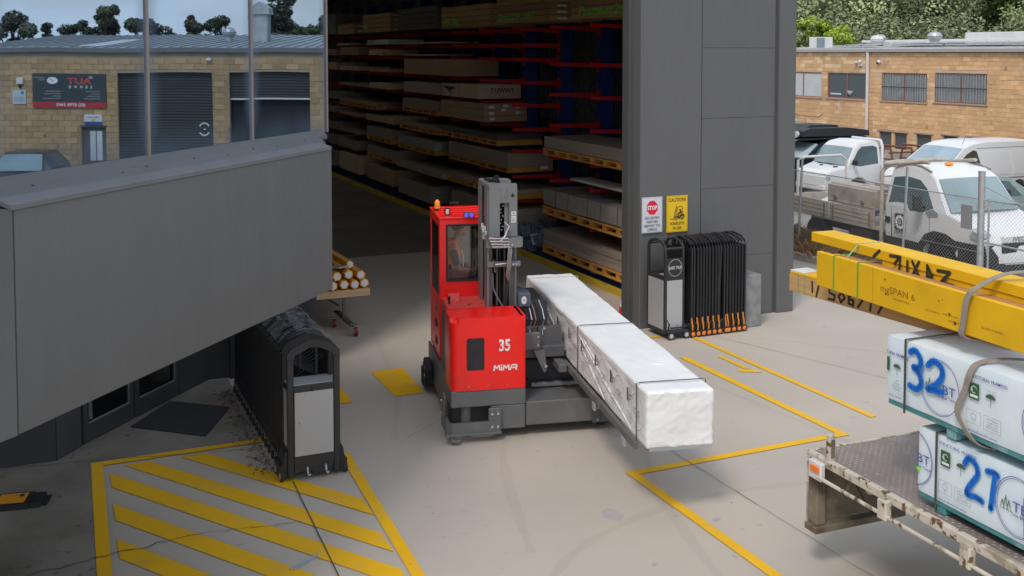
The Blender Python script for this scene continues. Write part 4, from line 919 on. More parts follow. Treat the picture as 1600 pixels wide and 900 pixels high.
for y in (-1, 1):
    b = B(); b.tube([(.3, y*.76, 2.33), (.9, y*.77, 2.33), (1.25, y*.80, 2.24)], [.01, .028, .022], 5); part('roof_trim', b, M('trim_grey2', (.25, .25, .25), .5), trk.t)
# door emblem on the right door (viewed side): right = +x for y=-1
F = Face((.34, -.995, .86), (1, 0, 0))
def emblem(b):
    b.poly([F(x, y, .012) for x, y in ((.04, .02), (.34, .02), (.37, .05), (.37, .36), (.34, .39), (.04, .39), (.01, .36), (.01, .05))])
decal('emblem', trk.t, black_print, emblem)
def star(b):
    pts = []
    for k in range(48):
        r = .165 if k % 3 else .128; t = 2*math.pi*k/48; pts.append(F(.19+r*math.cos(t), .205+r*math.sin(t), .014))
    b.poly(pts)
decal('emblem_ring', trk.t, white_print, star); decal('emblem_centre', trk.t, black_print, lambda b: F.disc(b, .19, .205, .085, .016)); decal('emblem_mark', trk.t, white_print, lambda b: (F.ring(b, .19, .205, .05, .05, .02, .018, 16, 30, 330), F.line(b, [(.19, .20), (.24, .20)], .02, .018)))
decal('door_print', trk.t, grey_print, lambda b: F.text(b, 'HOIST', .0, -.10, .115, .012, .01, 1.05))
# tray body: deck, sides, toolboxes, head frame
cream = M('dirty_cream', (.50, .45, .385), .7, var=.12, scale=2.5, bump=.15, c2=(.36, .27, .18), amt=.38, dscale=3, soft=.12)
def tbox(x0, x1, y0, y1, z0, z1, name, mat, bev=.01, par=None): b = B(); b.box(x0, x1, y0, y1, z0, z1, bev); return part(name, b, mat, par or trk.t)
tbox(-3.75, -.22, -.95, .95, .74, .80, 'tray_deck', cream)
for y0, y1 in ((-1.0, -.96), (.96, 1.0)):
    for x0, x1 in ((-3.75, -2.02), (-1.98, -.34)):
        s_ = tbox(x0, x1, y0, y1, .76, 1.18, 'tray_side', cream); 
        for zz in (.86, .97, 1.07): tbox(x0+.06, x1-.06, y0-.012, y1+.012, zz, zz+.012, 'rib', cream, .003, s_)
        for xx in (x0+.12, x1-.18): tbox(xx, xx+.05, y0-.02, y1+.02, .80, 1.14, 'latch', MATS['rust_plate_dark'] if 'rust_plate_dark' in MATS else M('rust_plate_dark', (.22, .17, .13), .8, var=.2), .004, s_)
tbox(-3.79, -3.75, -1.0, 1.0, .76, 1.16, 'tailgate', cream)
b = B(); b.prism([(-2.05, 1.19), (-2.05, 1.62), (-.36, 1.62), (-.36, 1.19)], lambda x, z, t: (x, t, z), -.99, -.40); part('toolbox', b, cream, trk.t)
bx = trk.t.children[-1]
b = B(); b.prism([(-.99, 1.24), (-.88, 1.66), (-.40, 1.66), (-.40, 1.62), (-.86, 1.62), (-.975, 1.24)], lambda y, z, t: (t, y-.01, z), -2.06, -.35); part('lid', b, cream, bx)
for x in (-1.75, -.75): b = B(); b.cyl((x, -1.03, 1.33), (x, -.99, 1.33), .055, 10); part('lock', b, MATS['rust_plate_dark'], bx)
tbox(-1.95, -.4, .3, .98, 1.19, 1.62, 'toolbox', M('cream_wall', (.46, .42, .37), .7, var=.1))
for y in (-1, 1):
    b = B(); b.tube([(-.12, y*.97, .5), (-.12, y*.97, 2.12), (-.12, y*.90, 2.30), (-.12, y*.6, 2.33)], .045, 8); part('head_frame', b, cream, trk.t)
b = B(); b.tube([(-.12, -.62, 2.33), (-.12, .62, 2.33)], .045, 8); b.tube([(-.12, -.9, 2.28), (.9, -.72, 2.42), (1.05, -.70, 2.42)], .045, 8); b.tube([(-.12, .9, 2.28), (.9, .72, 2.42)], .04, 8); part('head_frame', b, cream, trk.t)
b = B()
for y in (-.5, -.2, .1, .4): b.tube([(-.14, y, .8), (-.14, y, 2.3)], .018, 5)
for z in (1.2, 1.6, 2.0): b.tube([(-.15, -.9, z), (-.15, .9, z)], .018, 5)
part('head_mesh', b, cream, trk.t)
b = B(); b.tube([(-.30, -.2, 1.62), (-.32, -.2, 2.05), (-.5, -.15, 2.15), (-1.0, -.1, 2.15)], .035, 8); b.tube([(-.45, .35, 1.62), (-.5, .35, 1.98), (-.8, .38, 2.06)], .03, 8); part('ladder_rail', b, whiteish, trk.t)
b = B(); b.tube([(-3.7, -.7, .8), (-3.7, -.7, 2.02), (-3.68, -.55, 2.10), (-3.6, .55, 2.12), (-3.6, .72, 2.0), (-3.6, .75, .8)], .035, 8); part('rear_hoop', b, whiteish, trk.t)
tbox(-3.6, -.1, -.35, -.25, .42, .72, 'chassis_rail', vdark); tbox(-3.6, -.1, .25, .35, .42, .72, 'chassis_rail', vdark)
tbox(-1.3, -.5, -.95, -.6, .35, .72, 'side_locker', vdark)
for x in (-2.5,):
    for y in (-.88, .88): trk.wheel(x, y, .37, .26)
b = B(); b.sphere((-2.35, .1, .86), .42, 14, (1.3, 1, .55)); part('tarp_load', b, M('tarp_dark', (.05, .05, .055), .6, var=.3, bump=.5), trk.t)
b = B(); b.obox((-3.35, .1, .92), (.5, .7, .2), .3, .1, .2, .05); part('tarp_load', b, whiteish, trk.t); b = B(); b.obox((-1.85, .15, .93), (.3, .5, .2), .3, .1, .2, .05); part('load_scrap', b, M('blue_cloth', (.02, .06, .4), .7), trk.t)
# ---- second truck: white cab, nose towards -u, near side is its left... local x forward = -u
def parked(name, label, cat, unose, vc, L_, paint, *a, **k):
    p = wpos(unose+L_, vc, -.012, A24); c = Car(name, label, cat, p, A24+R(180), paint, *a, **k); return c
c2 = parked('small_truck', 'white small truck with slanted nose parked beside the black four-wheel drive', 'truck', 22.85, 27.45, 2.2, white_p, .84, .72, 1.12, 1.92, .86)
c2.xm = 2.2
sil = [(0, 1.80), (-.02, 1.1), (0, .35), (.3, .35)]+arcpts(.95, .40, .35, 8, .36)[::-1][1:-1]+[(1.38, .35), (2.1, .35), (2.2, .5), (2.18, .86), (2.02, 1.0), (1.42, 1.16), (1.05, 1.72), (.85, 1.86), (.4, 1.93), (.1, 1.91)]
c2.shell(sil)
for y in (-1, 1):
    c2.side([(.12, 1.20), (.12, 1.72), (.30, 1.78), (.75, 1.76), (.92, 1.64), (1.25, 1.20), (.9, 1.13)], y, 'door_window', vglass, .006)
    b = B(); b.obox((1.22, y*.98, 1.28), (.12, .18, .18), bev=.03); part('mirror', b, blk_trim, c2.t); c2.wheel(.95, y*.74, .30)
    b = B(); b.obox((2.08, y*.62, .80), (.16, .30, .16), bev=.03); part('headlight', b, MATS['lamp_lens'], c2.t)
    for x in (.04, 1.3): c2.side([(x, .45), (x, 1.15), (x+.008, 1.15), (x+.008, .45)], y, 'door_gap', blk_trim, .004)
ws = c2.screen((1.44, 1.17), (1.06, 1.72), 'windscreen', vglass_l, .93, .9)
b = B(); b.tube([(1.50, .1, 1.16), (1.40, .5, 1.22)], .012, 4); b.tube([(1.50, -.5, 1.16), (1.40, -.1, 1.22)], .012, 4); b.tube([(1.66, -.2, 1.12), (1.60, -.1, 1.13)], .02, 4); b.tube([(1.66, .45, 1.12), (1.60, .6, 1.13)], .02, 4); part('wiper', b, blk_trim, ws)
b = B(); b.sphere((2.02, .1, .99), .06, 8, (.6, 1, .4)); part('badge', b, blk_trim, c2.t)
b = B(); b.box(2.12, 2.24, -.7, .7, .38, .56, .03); part('bumper', b, white_p, c2.t)
for y in (-1, 1):
    b = B(); b.tube([(-.12, y*.74, .6), (-.12, y*.74, 1.75), (-.12, y*.66, 1.93)], .05, 8); part('head_frame', b, white_p, c2.t)
b = B(); b.tube([(-.12, -.66, 1.93), (-.12, .66, 1.93)], .05, 8); part('head_frame', b, white_p, c2.t)
b = B(); b.box(-3.2, -.2, -.85, .85, .70, .80, .01); tr_ = part('tray_deck', b, M('tray_grey', (.35, .36, .38), .5, metal=.3), c2.t)
for y in (-.85, .82):
    b = B(); b.box(-3.2, -.2, y, y+.03, .80, 1.05, .005); part('tray_side', b, MATS['tray_grey'], c2.t)
for y in (-.7, .7): c2.wheel(-2.2, y, .30)
rustr = M('rust_frame', (.20, .075, .05), .75, var=.2, scale=8)
for x in (-.6, -1.5, -2.35):
    b = B(); b.tube([(x, -.8, .8), (x-.0, -.62, 1.62), (x, .62, 1.62), (x, .8, .8)], .045, 6); b.tube([(x, -.72, 1.15), (x, .72, 1.15)], .03, 6); part('ladder_frame', b, rustr, c2.t)
b = B(); b.tube([(-.5, -.66, .98), (-2.6, -.66, .98)], .03, 6); b.tube([(-.5, .66, 1.5), (-2.6, .66, 1.5)], .03, 6); part('ladder_rail', b, rustr, c2.t)
# ---- black four-wheel drive with roof tent
c3 = parked('four_wheel_drive', 'dark four-wheel drive with a black rooftop tent and spotlights', 'car', 22.7, 30.0, 4.6, M('black_blue_paint', (.012, .018, .03), .22, var=.1, coat=.5), .93, .74, 1.08, 1.72, .86)
c3.xm = 4.6
sil = [(0, 1.1), (.02, .45), (.5, .42)]+arcpts(1.0, .42, .42, 8, .43)[::-1][1:-1]+[(1.45, .42), (3.2, .42)]+arcpts(3.75, .42, .42, 8, .43)[::-1][1:-1]+[(4.2, .42), (4.5, .5), (4.58, .7), (4.55, .95), (4.3, 1.06), (3.3, 1.14), (2.6, 1.62), (2.3, 1.70), (.6, 1.72), (.2, 1.62)]
c3.shell(sil)
for y in (-1, 1):
    c3.side([(.5, 1.14), (.55, 1.56), (2.3, 1.60), (2.55, 1.54), (3.05, 1.14)], y, 'side_window', vglass, .006); c3.wheel(1.0, y*.84, .38); c3.wheel(3.75, y*.84, .38)
    b = B(); b.obox((4.48, y*.70, .88), (.16, .36, .14), bev=.03); part('headlight', b, MATS['lamp_lens'], c3.t); b = B(); b.obox((2.95, y*1.02, 1.22), (.14, .2, .18), bev=.04); part('mirror', b, blk_trim, c3.t)
c3.screen((3.30, 1.15), (2.62, 1.62), 'windscreen', M('pale_windscreen', (.45, .55, .60), .08, var=.2, scale=2), .93, .92)
b = B(); b.obox((3.9, .1, 1.13), (1.1, 1.4, .05), ry=.06, bev=.02); part('bonnet_scoop', b, c3.paint, c3.t)
b = B(); b.tube([(4.72, -.6, .55), (4.75, -.55, 1.05), (4.75, .55, 1.05), (4.72, .6, .55)], .035, 8); b.box(4.6, 4.8, -.9, .9, .45, .68, .04); part('bull_bar', b, blk_trim, c3.t)
b = B(); b.box(3.0, 4.2, -.93, -.90, .95, 1.0); part('blue_stripe', b, M('blue_stripe', (.01, .08, .35), .3), c3.t)
b = B(); b.tube([(3.5, -.70, 1.145), (4.0, -.5, 1.12), (4.45, -.1, 1.06)], .03, 5); part('blue_stripe', b, MATS['blue_stripe'], c3.t)
tn = thing('roof_tent', 'folded black rooftop tent with two round spotlights on the dark four-wheel drive', 'roof tent', (0, 0, 0), 0); tn.location = c3.t.location; tn.rotation_euler = c3.t.rotation_euler; PLACED[tn] = Vector((0, 0, 0))
b = B(); b.prism([(.3, 1.85), (.35, 2.05), (1.2, 2.16), (2.95, 2.18), (3.25, 2.08), (3.25, 1.9)], lambda x, z, t: (x, t, z), -.72, .72); part('cover', b, M('tent_cover', (.035, .036, .04), .6, var=.15, scale=3, bump=.2), tn)
b = B(); b.prism([(1.35, 2.16), (1.4, 2.24), (2.6, 2.26), (2.8, 2.17)], lambda x, z, t: (x, t, z), -.66, .3); part('fold', b, MATS['tent_cover'], tn)
b = B(); b.box(.4, 3.3, -.70, .70, 1.77, 1.83, .01); b.tube([(3.35, -.72, 1.80), (3.35, .72, 1.80)], .02, 5); part('roof_rack', b, blk_trim, tn)
for y in (.20, .48):
    b = B(); b.lathe((3.30, y, 1.97), [(.02, .0), (.10, .0), (.115, .06), (.115, .09), (.02, .10)], 14, 'X'); part('spotlight', b, M('spot_lens', (.65, .66, .66), .15, var=.1), tn)
# ---- white van
c4 = parked('delivery_van', 'white panel van with blank side panels parked behind the flatbed truck', 'van', 24.45, 25.15, 5.1, white_p, .97, .80, 1.15, 1.98, .84)
c4.xm = 5.1
sil = [(0, 1.0), (.02, .40), (.55, .38)]+arcpts(1.05, .38, .38, 8, .40)[::-1][1:-1]+[(1.5, .38), (3.6, .38)]+arcpts(4.2, .38, .38, 8, .40)[::-1][1:-1]+[(4.65, .38), (5.0, .45), (5.1, .62), (5.05, .88), (4.75, 1.08), (4.12, 1.24), (3.30, 1.82), (2.9, 1.93), (2.3, 1.98), (.3, 1.96), (.06, 1.8)]
c4.shell(sil)
for y in (-1, 1):
    c4.side([(2.75, 1.16), (2.72, 1.30), (2.82, 1.72), (2.95, 1.76), (3.25, 1.64), (3.85, 1.22), (3.6, 1.12), (2.95, 1.08)], y, 'door_window', M('brown_glass', (.085, .07, .06), .08, var=.15), .006)
    for x0, x1 in ((.25, 1.35), (1.5, 2.6)):
        c4.side([(x0, .95), (x0, 1.70), (x1, 1.70), (x1, .95)], y, 'side_panel', white_p, .008)
    c4.side([(.1, 1.80), (.1, 1.815), (2.8, 1.815), (2.8, 1.80)], y, 'door_track', M('track_grey', (.3, .3, .3), .5), .006); c4.side([(.3, .84), (.3, .87), (1.9, .87), (1.9, .84)], y, 'door_track', MATS['track_grey'], .012)
    b = B(); b.obox((3.75, y*1.08, 1.24), (.16, .24, .20), bev=.05); part('mirror', b, blk_trim, c4.t); c4.wheel(1.05, y*.86, .33); c4.wheel(4.2, y*.86, .33)
    b = B(); b.obox((4.85, y*.66, .86), (.28, .26, .2), ry=.5, bev=.05); part('headlight', b, MATS['lamp_lens'], c4.t)
c4.screen((4.10, 1.25), (3.32, 1.81), 'windscreen', M('van_windscreen', (.33, .43, .50), .05, var=.2, scale=1.3), .93, .92)
b = B(); b.tube([(3.1, .55, 1.93), (2.98, .57, 2.2)], .008, 4); part('aerial', b, blk_trim, c4.t)
# ---- silver hatchback at the right edge
c5 = parked('hatchback', 'silver green hatchback nearly hidden behind the thick fence post', 'car', 20.4, 21.2, 4.2, M('silver_green_paint', (.34, .42, .41), .3, var=.08, coat=.4, metal=.3), .86, .66, .92, 1.47, .84)
c5.xm = 4.2
sil = [(0, .9), (.02, .40), (.4, .35)]+arcpts(.85, .34, .33, 8, .34)[::-1][1:-1]+[(1.3, .33), (2.9, .33)]+arcpts(3.4, .34, .33, 8, .34)[::-1][1:-1]+[(3.8, .33), (4.1, .4), (4.18, .58), (4.1, .74), (3.1, .96), (2.15, 1.42), (1.7, 1.48), (.8, 1.46), (.2, 1.1)]
c5.shell(sil)
for y in (-1, 1):
    c5.side([(.5, .96), (.85, 1.36), (1.7, 1.40), (2.1, 1.34), (2.85, .96)], y, 'side_window', vglass, .006); c5.wheel(.85, y*.76, .31); c5.wheel(3.4, y*.76, .31)
    b = B(); b.obox((4.0, y*.6, .66), (.3, .3, .12), bev=.04); part('headlight', b, MATS['lamp_lens'], c5.t)
c5.screen((3.05, .975), (2.17, 1.42), 'windscreen', M('hatch_windscreen', (.36, .50, .62), .06, var=.35, scale=1.5), .93, .92)
rl_ = thing('red_drum_lid', 'bright red rounded cap showing over the fence at the right edge', 'lid', wpos(18.6, 16.6, 0, A24), 0)
PLACED[rl_] = Vector((0, 0, 0)); b = B(); b.cyl((0, 0, 0), (0, 0, 1.55), .16, 16); part('drum', b, M('dark_green_drum', (.03, .06, .04), .5), rl_); b = B(); b.sphere((0, 0, 1.55), .2, 12, (1, 1, .55)); part('cap', b, M('bright_red', (.75, .02, .05), .4), rl_)
# ---- wheelie bin in the yard corner
bn = thing('wheelie_bin', 'grey wheelie bin with a pinkish red lid behind the fence at the right edge', 'bin', (17.2, 13.75, 0), A24)
b = B(); b.prism([(-.24, .06), (.24, .06), (.30, 1.22), (-.30, 1.22)], lambda x, z, t: (17.15+x*(1), 13.75+t, z), -.28, .28); part('body', b, M('bin_grey', (.36, .38, .40), .6, var=.06, bump=.1), bn)
b = B(); b.box(16.82, 17.48, 13.42, 14.10, 1.225, 1.27, .02); b.box(16.88, 17.4, 13.5, 14.0, 1.27, 1.31, .02); part('lid', b, M('pink_lid', (.72, .05, .11), .55, var=.08), bn)
b = B(); b.cyl((17.4, 13.45, .1), (17.4, 14.05, .1), .1, 12); part('wheel', b, tyre, bn)
# ---- dark car mirrored in the window: in front of the workshop
a_ = R(-34.54); pc = local(8.95, -4.2, 0)
c6 = Car('parked_car', 'dark car in front of the workshop, mirrored at the lower left of the windows', 'car', local(10.1, -.3, 0), a_-R(90)-R(10), M('car_dark_paint', (.025, .022, .02), .25, var=.1, coat=.5), .84, .62, .95, 1.52, .86)
c6.xm = 4.3
sil = [(0, .9), (.02, .40), (.4, .35)]+arcpts(.85, .34, .33, 8, .34)[::-1][1:-1]+[(1.3, .33), (2.95, .33)]+arcpts(3.5, .34, .33, 8, .34)[::-1][1:-1]+[(3.9, .33), (4.2, .4), (4.28, .58), (4.2, .78), (3.2, .98), (2.35, 1.46), (1.9, 1.53), (.8, 1.5), (.15, 1.05)]
c6.shell(sil)
for y in (-1, 1):
    c6.side([(.5, 1.0), (.85, 1.40), (1.85, 1.44), (2.2, 1.38), (2.95, 1.0)], y, 'side_window', vglass, .006); c6.wheel(.85, y*.74, .31); c6.wheel(3.5, y*.74, .31)
    b = B(); b.obox((4.1, y*.6, .68), (.3, .3, .12), bev=.04); part('headlight', b, MATS['lamp_lens'], c6.t)
c6.screen((3.15, 1.0), (2.37, 1.46), 'windscreen', vglass_l, .93, .92)
# ---- pale cabinet by the tan wall
cb = thing('meter_cabinet', 'pale grey cabinet standing against the tan wall beside the pillar', 'cabinet', (36.9, 46.3, 0), A24)
b = B(); b.box(36.9, 37.5, 46.0, 47.1, -.5, 1.15, .03); part('casing', b, M('cabinet_grey', (.42, .45, .44), .6, var=.06), cb); b = B(); b.box(36.885, 36.9, 46.05, 47.05, .42, .44); b.box(36.885, 36.9, 46.5, 46.52, -.4, .42); part('door_gap', b, blk_trim, cb)
# ================================================================ WALL SIGNS
st = thing('stop_sign', 'white STOP NO ENTRY sign on the dark pier', 'sign', (9.62, 15.68, 1.69), A24)
F = Face((9.41, 15.68, 1.69)); F.o = Vector((9.42, 15.68, 1.68))
W_, H_ = .41, .62
b = B(); F.plate(b, 0, W_, 0, H_, .001, .012); part('plate', b, M('sign_white', (.66, .67, .70), .45, var=.03), st)
decal('border', st, grey_print, lambda b: [F.line(b, [(.015, y), (W_-.015, y)], .003, .014) for y in (.015, H_-.015)]+[F.line(b, [(x, .015), (x, H_-.015)], .003, .0142) for x in (.015, W_-.015)])
decal('octagon', st, M('stop_red', (.72, .01, .04), .5), lambda b: b.poly([F(.205+.118*math.cos(R(22.5+45*k)), .435+.13*math.sin(R(22.5+45*k)), .0145) for k in range(8)]))
decal('print', st, white_print, lambda b: F.text(b, 'STOP', .205, .402, .095, .016, .03, .85, 'CENTER'))
decal('print', st, M('sign_text_dark', (.05, .05, .06), .6), lambda b: [F.text(b, s, .205, .235-.068*i, .062, .0145, .02, .95, 'CENTER') for i, s in enumerate(('NO ENTRY', 'VISITORS', 'REPORT TO', 'OFFICE'))])
cs = thing('caution_sign', 'yellow CAUTION FORKLIFTS IN USE sign on the dark pier', 'sign', (10.13, 15.68, 1.66), A24)
F = Face((9.92, 15.68, 1.66)); W_, H_ = .43, .64
b = B(); F.plate(b, 0, W_, 0, H_, .001, .012); part('plate', b, M('sign_yellow', (.85, .55, .01), .45, var=.03), cs)
kk = M('sign_text_brown', (.09, .04, .01), .6)
decal('border', cs, kk, lambda b: [F.line(b, [(.015, y), (W_-.015, y)], .003, .014) for y in (.015, H_-.015)]+[F.line(b, [(x, .015), (x, H_-.015)], .003, .0142) for x in (.015, W_-.015)])
decal('print', cs, kk, lambda b: (F.text(b, 'CAUTION!', .215, .535, .088, .0145, .02, .86, 'CENTER'), F.text(b, 'FORKLIFTS', .215, .125, .072, .0145, .02, .86, 'CENTER'), F.text(b, 'IN USE', .215, .045, .068, .0145, .02, .86, 'CENTER')))
def fl(b):
    F.line(b, [(.14, .22), (.20, .47)], .012, .0145); F.line(b, [(.155, .22), (.215, .44)], .007, .0145)
    F.line(b, [(.06, .235), (.14, .222)], .010, .0145); b.poly([F(x, y, .0145) for x, y in ((.17, .23), (.17, .27), (.22, .29), (.24, .27), (.27, .30), (.35, .32), (.37, .27), (.36, .23))])
    F.line(b, [(.20, .29), (.22, .42), (.25, .445), (.32, .445), (.33, .31)], .010, .015); F.line(b, [(.23, .29), (.26, .34), (.30, .36), (.29, .31)], .03, .0155); F.disc(b, .275, .385, .02, .0155, 10)
decal('pictogram', cs, kk, fl); decal('pictogram_wheel', cs, kk, lambda b: (F.disc(b, .195, .232, .030, .0160, 14), F.disc(b, .315, .238, .036, .0160, 14)))
decal('pictogram_wheel', cs, MATS['sign_yellow'], lambda b: (F.ring(b, .195, .232, .024, .024, .008, .0168, 14), F.ring(b, .315, .238, .030, .030, .009, .0168, 14)))
# ================================================================ FOLDING GATES
def portal(b, x0, x1, y, h, r, peak=.10, n=8, shoulder=.10):
    """inverted-U frame across local x at y"""
    c = (x0+x1)/2
    b.tube([(x0, y, .12), (x0, y, h-shoulder-.06), (x0+.02, y, h-shoulder), (x0+shoulder*.7, y, h-.05), (c, y, h+peak*.3), (x1-shoulder*.7, y, h-.05), (x1-.02, y, h-shoulder), (x1, y, h-shoulder-.06), (x1, y, .12)], r, n)
def caster(parent, c, r, wd, hub, ax):
    b = B(); b.lathe(c, [(r*.7, -wd/2), (r, -wd/2), (r, wd/2), (r*.7, wd/2)], 16, ax); w_ = part('wheel', b, rubber, parent)
    b = B(); b.lathe(c, [(.004, -wd/2-.006), (r*.45, -wd/2-.008), (r*.72, -wd/2), (r*.72, wd/2), (r*.45, wd/2+.008), (.004, wd/2+.006)], 12, ax); part('hub', b, hub, w_)
tubeM = M('gate_tube', (.040, .041, .045), .38, metal=.45, var=.12, scale=4); blk_dk = M('gate_black', (.012, .012, .013), .5)
# right gate: stacked against the pier; frames lie across v, stacked along u
gr = thing('folding_gate', 'black folding safety gate with orange castors stacked against the dark pier', 'gate', (9.9, 15.2, 0), A24)
rngg = random.Random(2)
nf = 19
for k in range(nf):
    u = 9.93+k*.0605+rngg.uniform(-.006, .006); dz = rngg.uniform(-.012, .012)
    b = B(); pts = [(u, 14.90, .14), (u+.004, 14.90, 1.50), (u, 14.93, 1.575), (u, 15.03, 1.625+dz), (u, 15.25, 1.66+dz), (u, 15.45, 1.62), (u, 15.50, 1.54), (u, 15.50, .14)]
    if k == 10: pts[0] = (u-.07, 14.90, .14); pts[1] = (u-.05, 14.9, .5); pts.insert(2, (u, 14.9, 1.50))
    b.tube(pts, .0195, 8); f = part('gate_frame', b, tubeM, gr)
    b = B(); b.box(u-.010, u+.010, 14.925, 15.48, .25, 1.50); part('infill', b, blk_dk, f)
for k in range(11):
    u = 9.93+k*.1075-(.03 if k > 6 else 0)+(.03 if k == 6 else 0); 
    b = B(); b.tube([(u+.015*(k == 6), 14.88, .33), (u, 14.872, .25), (u+.012, 14.868, .20), (u+.012, 14.868, .10)], .0135, 6); s_ = part('castor_arm', b, M('orange_arm', (.70, .24, .03), .4, var=.2, scale=12), gr)
    b = B(); b.lathe((u+.012, 14.86, .062), [(.040, -.016), (.060, -.016), (.060, .016), (.040, .016)], 16, 'Y'); w_ = part('wheel', b, rubber, gr)
    b = B(); b.lathe((u+.012, 14.86, .062), [(.006, -.024), (.028, -.022), (.042, -.012), (.042, .016), (.006, .02)], 12, 'Y'); part('hub', b, orange, w_)
# head cabinet
hd = thing('gate_cabinet', 'SAFE TRIP cabinet with silver panels at the head of the right folding gate', 'gate cabinet', (9.63, 15.2, 0), A24)
x0, x1, y0, y1 = 9.44, 9.83, 14.95, 15.52
b = B()
for x in (x0, x1-.045):
    for y in (y0, y1-.045): b.box(x, x+.045, y, y+.045, .08, 1.50 if y == y0 else 1.50, .006)
for z in (.08, .99, ):
    b.box(x0+.045, x1-.045, y0+.003, y0+.042, z, z+.07); b.box(x0+.003, x0+.042, y0+.045, y1-.045, z, z+.07); b.box(x1-.042, x1-.003, y0+.045, y1-.045, z, z+.07); b.box(x0+.045, x1-.045, y1-.042, y1-.003, z, z+.07)
part('cabinet_frame', b, charc, hd)
for x in (x0+.022, x1-.022):
    b = B(); b.tube([(x, y0+.022, 1.48), (x, y0+.04, 1.56), (x, y0+.12, 1.615), (x, (y0+y1)/2, 1.65), (x, y1-.12, 1.615), (x, y1-.04, 1.56), (x, y1-.022, 1.48)], .027, 8); part('arch_tube', b, charc, hd)
b = B(); b.tube([(x0+.02, y0+.03, 1.52), (x1-.02, y0+.03, 1.52)], .022, 6); b.tube([(x0+.02, y1-.06, 1.56), (x1-.02, y1-.06, 1.56)], .022, 6); part('arch_tube', b, charc, hd)
b = B(); b.box(x0+.045, x1-.045, y0-.004, y0+.012, .155, .985, .003); part('front_panel', b, silver, hd); b = B(); b.sphere(((x0+x1)/2+.05, y0-.006, .22), .008, 6); part('bolt', b, black, hd)
b = B(); b.box(x0-.004, x0+.012, y0+.05, y1-.05, .155, .985, .003); part('side_panel', b, silver, hd); b = B(); b.box(x0+.02, x1-.02, y0+.02, y1-.02, .985, .998); part('shelf', b, silver, hd)
b = B(); b.box(x0+.02, x1-.02, y0-.008, y0+.014, 1.03, 1.36, .004); part('sign_panel', b, blackp, hd); b = B(); b.box(x1-.03, x1-.01, y0+.04, y1-.04, 1.05, 1.5); part('inner_panel', b, blk_dk, hd)
F = Face(((x0+x1)/2, y0-.0085, 1.20)); decal('print', hd, M('safe_grey', (.50, .50, .50), .6), lambda b: F.ring(b, 0, 0, .135, .145, .007, .002, 36)); decal('print', hd, MATS['safe_grey'], lambda b: F.text(b, 'SAFE TRIP', 0, -.025, .075, .002, .022, .78, 'CENTER'))
b = B(); b.box(x0+.0, x1+.03, y0-.10, y0-.005, .11, .16, .01); b.tube([(x0+.03, y0-.06, .16), (x0+.05, y0-.07, .27), (x0+.01, y0-.05, .34)], .014, 6); b.tube([(x0+.08, y0-.07, .20), (x1, y0-.07, .20)], .014, 6); part('castor_bracket', b, blackp, hd)
for x in (x0+.08, x1-.01):
    b = B(); b.lathe((x, y0-.07, .068), [(.045, -.022), (.067, -.022), (.067, .022), (.045, .022)], 18, 'Y'); w_ = part('wheel', b, rubber, hd)
    b = B(); b.lathe((x, y0-.07, .068), [(.008, -.028), (.04, -.026), (.047, -.01), (.047, .02), (.008, .02)], 12, 'Y'); part('hub', b, M('hub_white', (.6, .6, .6), .4), w_)
    for q in range(5):
        a = q*R(72)+.3; b = B(); b.obox((x+.028*math.cos(a), y0-.0985, .068+.028*math.sin(a)), (.018, .003, .011), ry=-a); part('hub_slot', b, black, w_)
# free concrete block
o = solo('concrete_block', (lambda b: (b.box(11.10, 11.47, 15.02, 15.5, 0, .92, .015), b)[1])(B()), M('block_concrete', (.27, .27, .26), .9, var=.1, scale=3, bump=.35, bscale=25, c2=(.2, .2, .195), amt=.45, dscale=4), 'grey concrete block standing at the right end of the black folding gate', 'concrete block', (11.28, 15.26, 0), A24)
# traffic cone behind the pier
cn = thing('traffic_cone', 'red and white traffic cone half hidden behind the pier', 'traffic cone', (9.56, 16.55, 0), A24)
b = B(); b.box(9.44, 9.68, 16.43, 16.67, 0, .025, .008); part('base', b, blackp, cn)
b = B(); b.cyl((9.56, 16.55, .025), (9.56, 16.55, .20), .085, 16, .062); b.cyl((9.56, 16.55, .32), (9.56, 16.55, .47), .038, 16, .018); part('cone', b, M('cone_red', (.75, .03, .02), .5), cn)
b = B(); b.cyl((9.56, 16.55, .20), (9.56, 16.55, .32), .062, 16, .038); part('reflective_band', b, whiteish, cn)
# left gate: stacked along v behind its head unit
gl = thing('folding_gate', 'long black folding gate with film-wrapped frames running back under the office overhang', 'gate', (2.74, 13.4, 0), A24)
for k in range(31):
    v = 11.98+k*.103; b = B(); dz = rngg.uniform(-.01, .012); portal(b, 2.44, 3.02, v, 1.52+dz, .021, .12, 6); f = part('gate_frame', b, tubeM, gl)
    b = B(); b.box(2.455, 2.475, v-.03, v+.03, .2, 1.35); b.box(2.985, 3.005, v-.03, v+.03, .2, 1.35); part('infill', b, blk_dk, f)
    if k % 2 == 0:
        for u in (2.41, 3.05):
            b = B(); b.lathe((u, v, .05), [(.03, -.012), (.05, -.012), (.05, .012), (.03, .012)], 12, 'X'); w_ = part('wheel', b, rubber, gl)
    b = B(); b.obox((2.425, v+.05, .19), (.012, .012, .26), rx=.5); part('link', b, charc, f)
b = B()
for k in range(30):
    v = 12.02+k*.103
    for zz in (.5, 1.0): b.tube([(2.5, v, zz), (2.96, v+.08, zz+.25)], .009, 4); b.tube([(2.96, v, zz), (2.5, v+.08, zz+.25)], .009, 4)
part('lattice', b, tubeM, gl, kind='stuff')
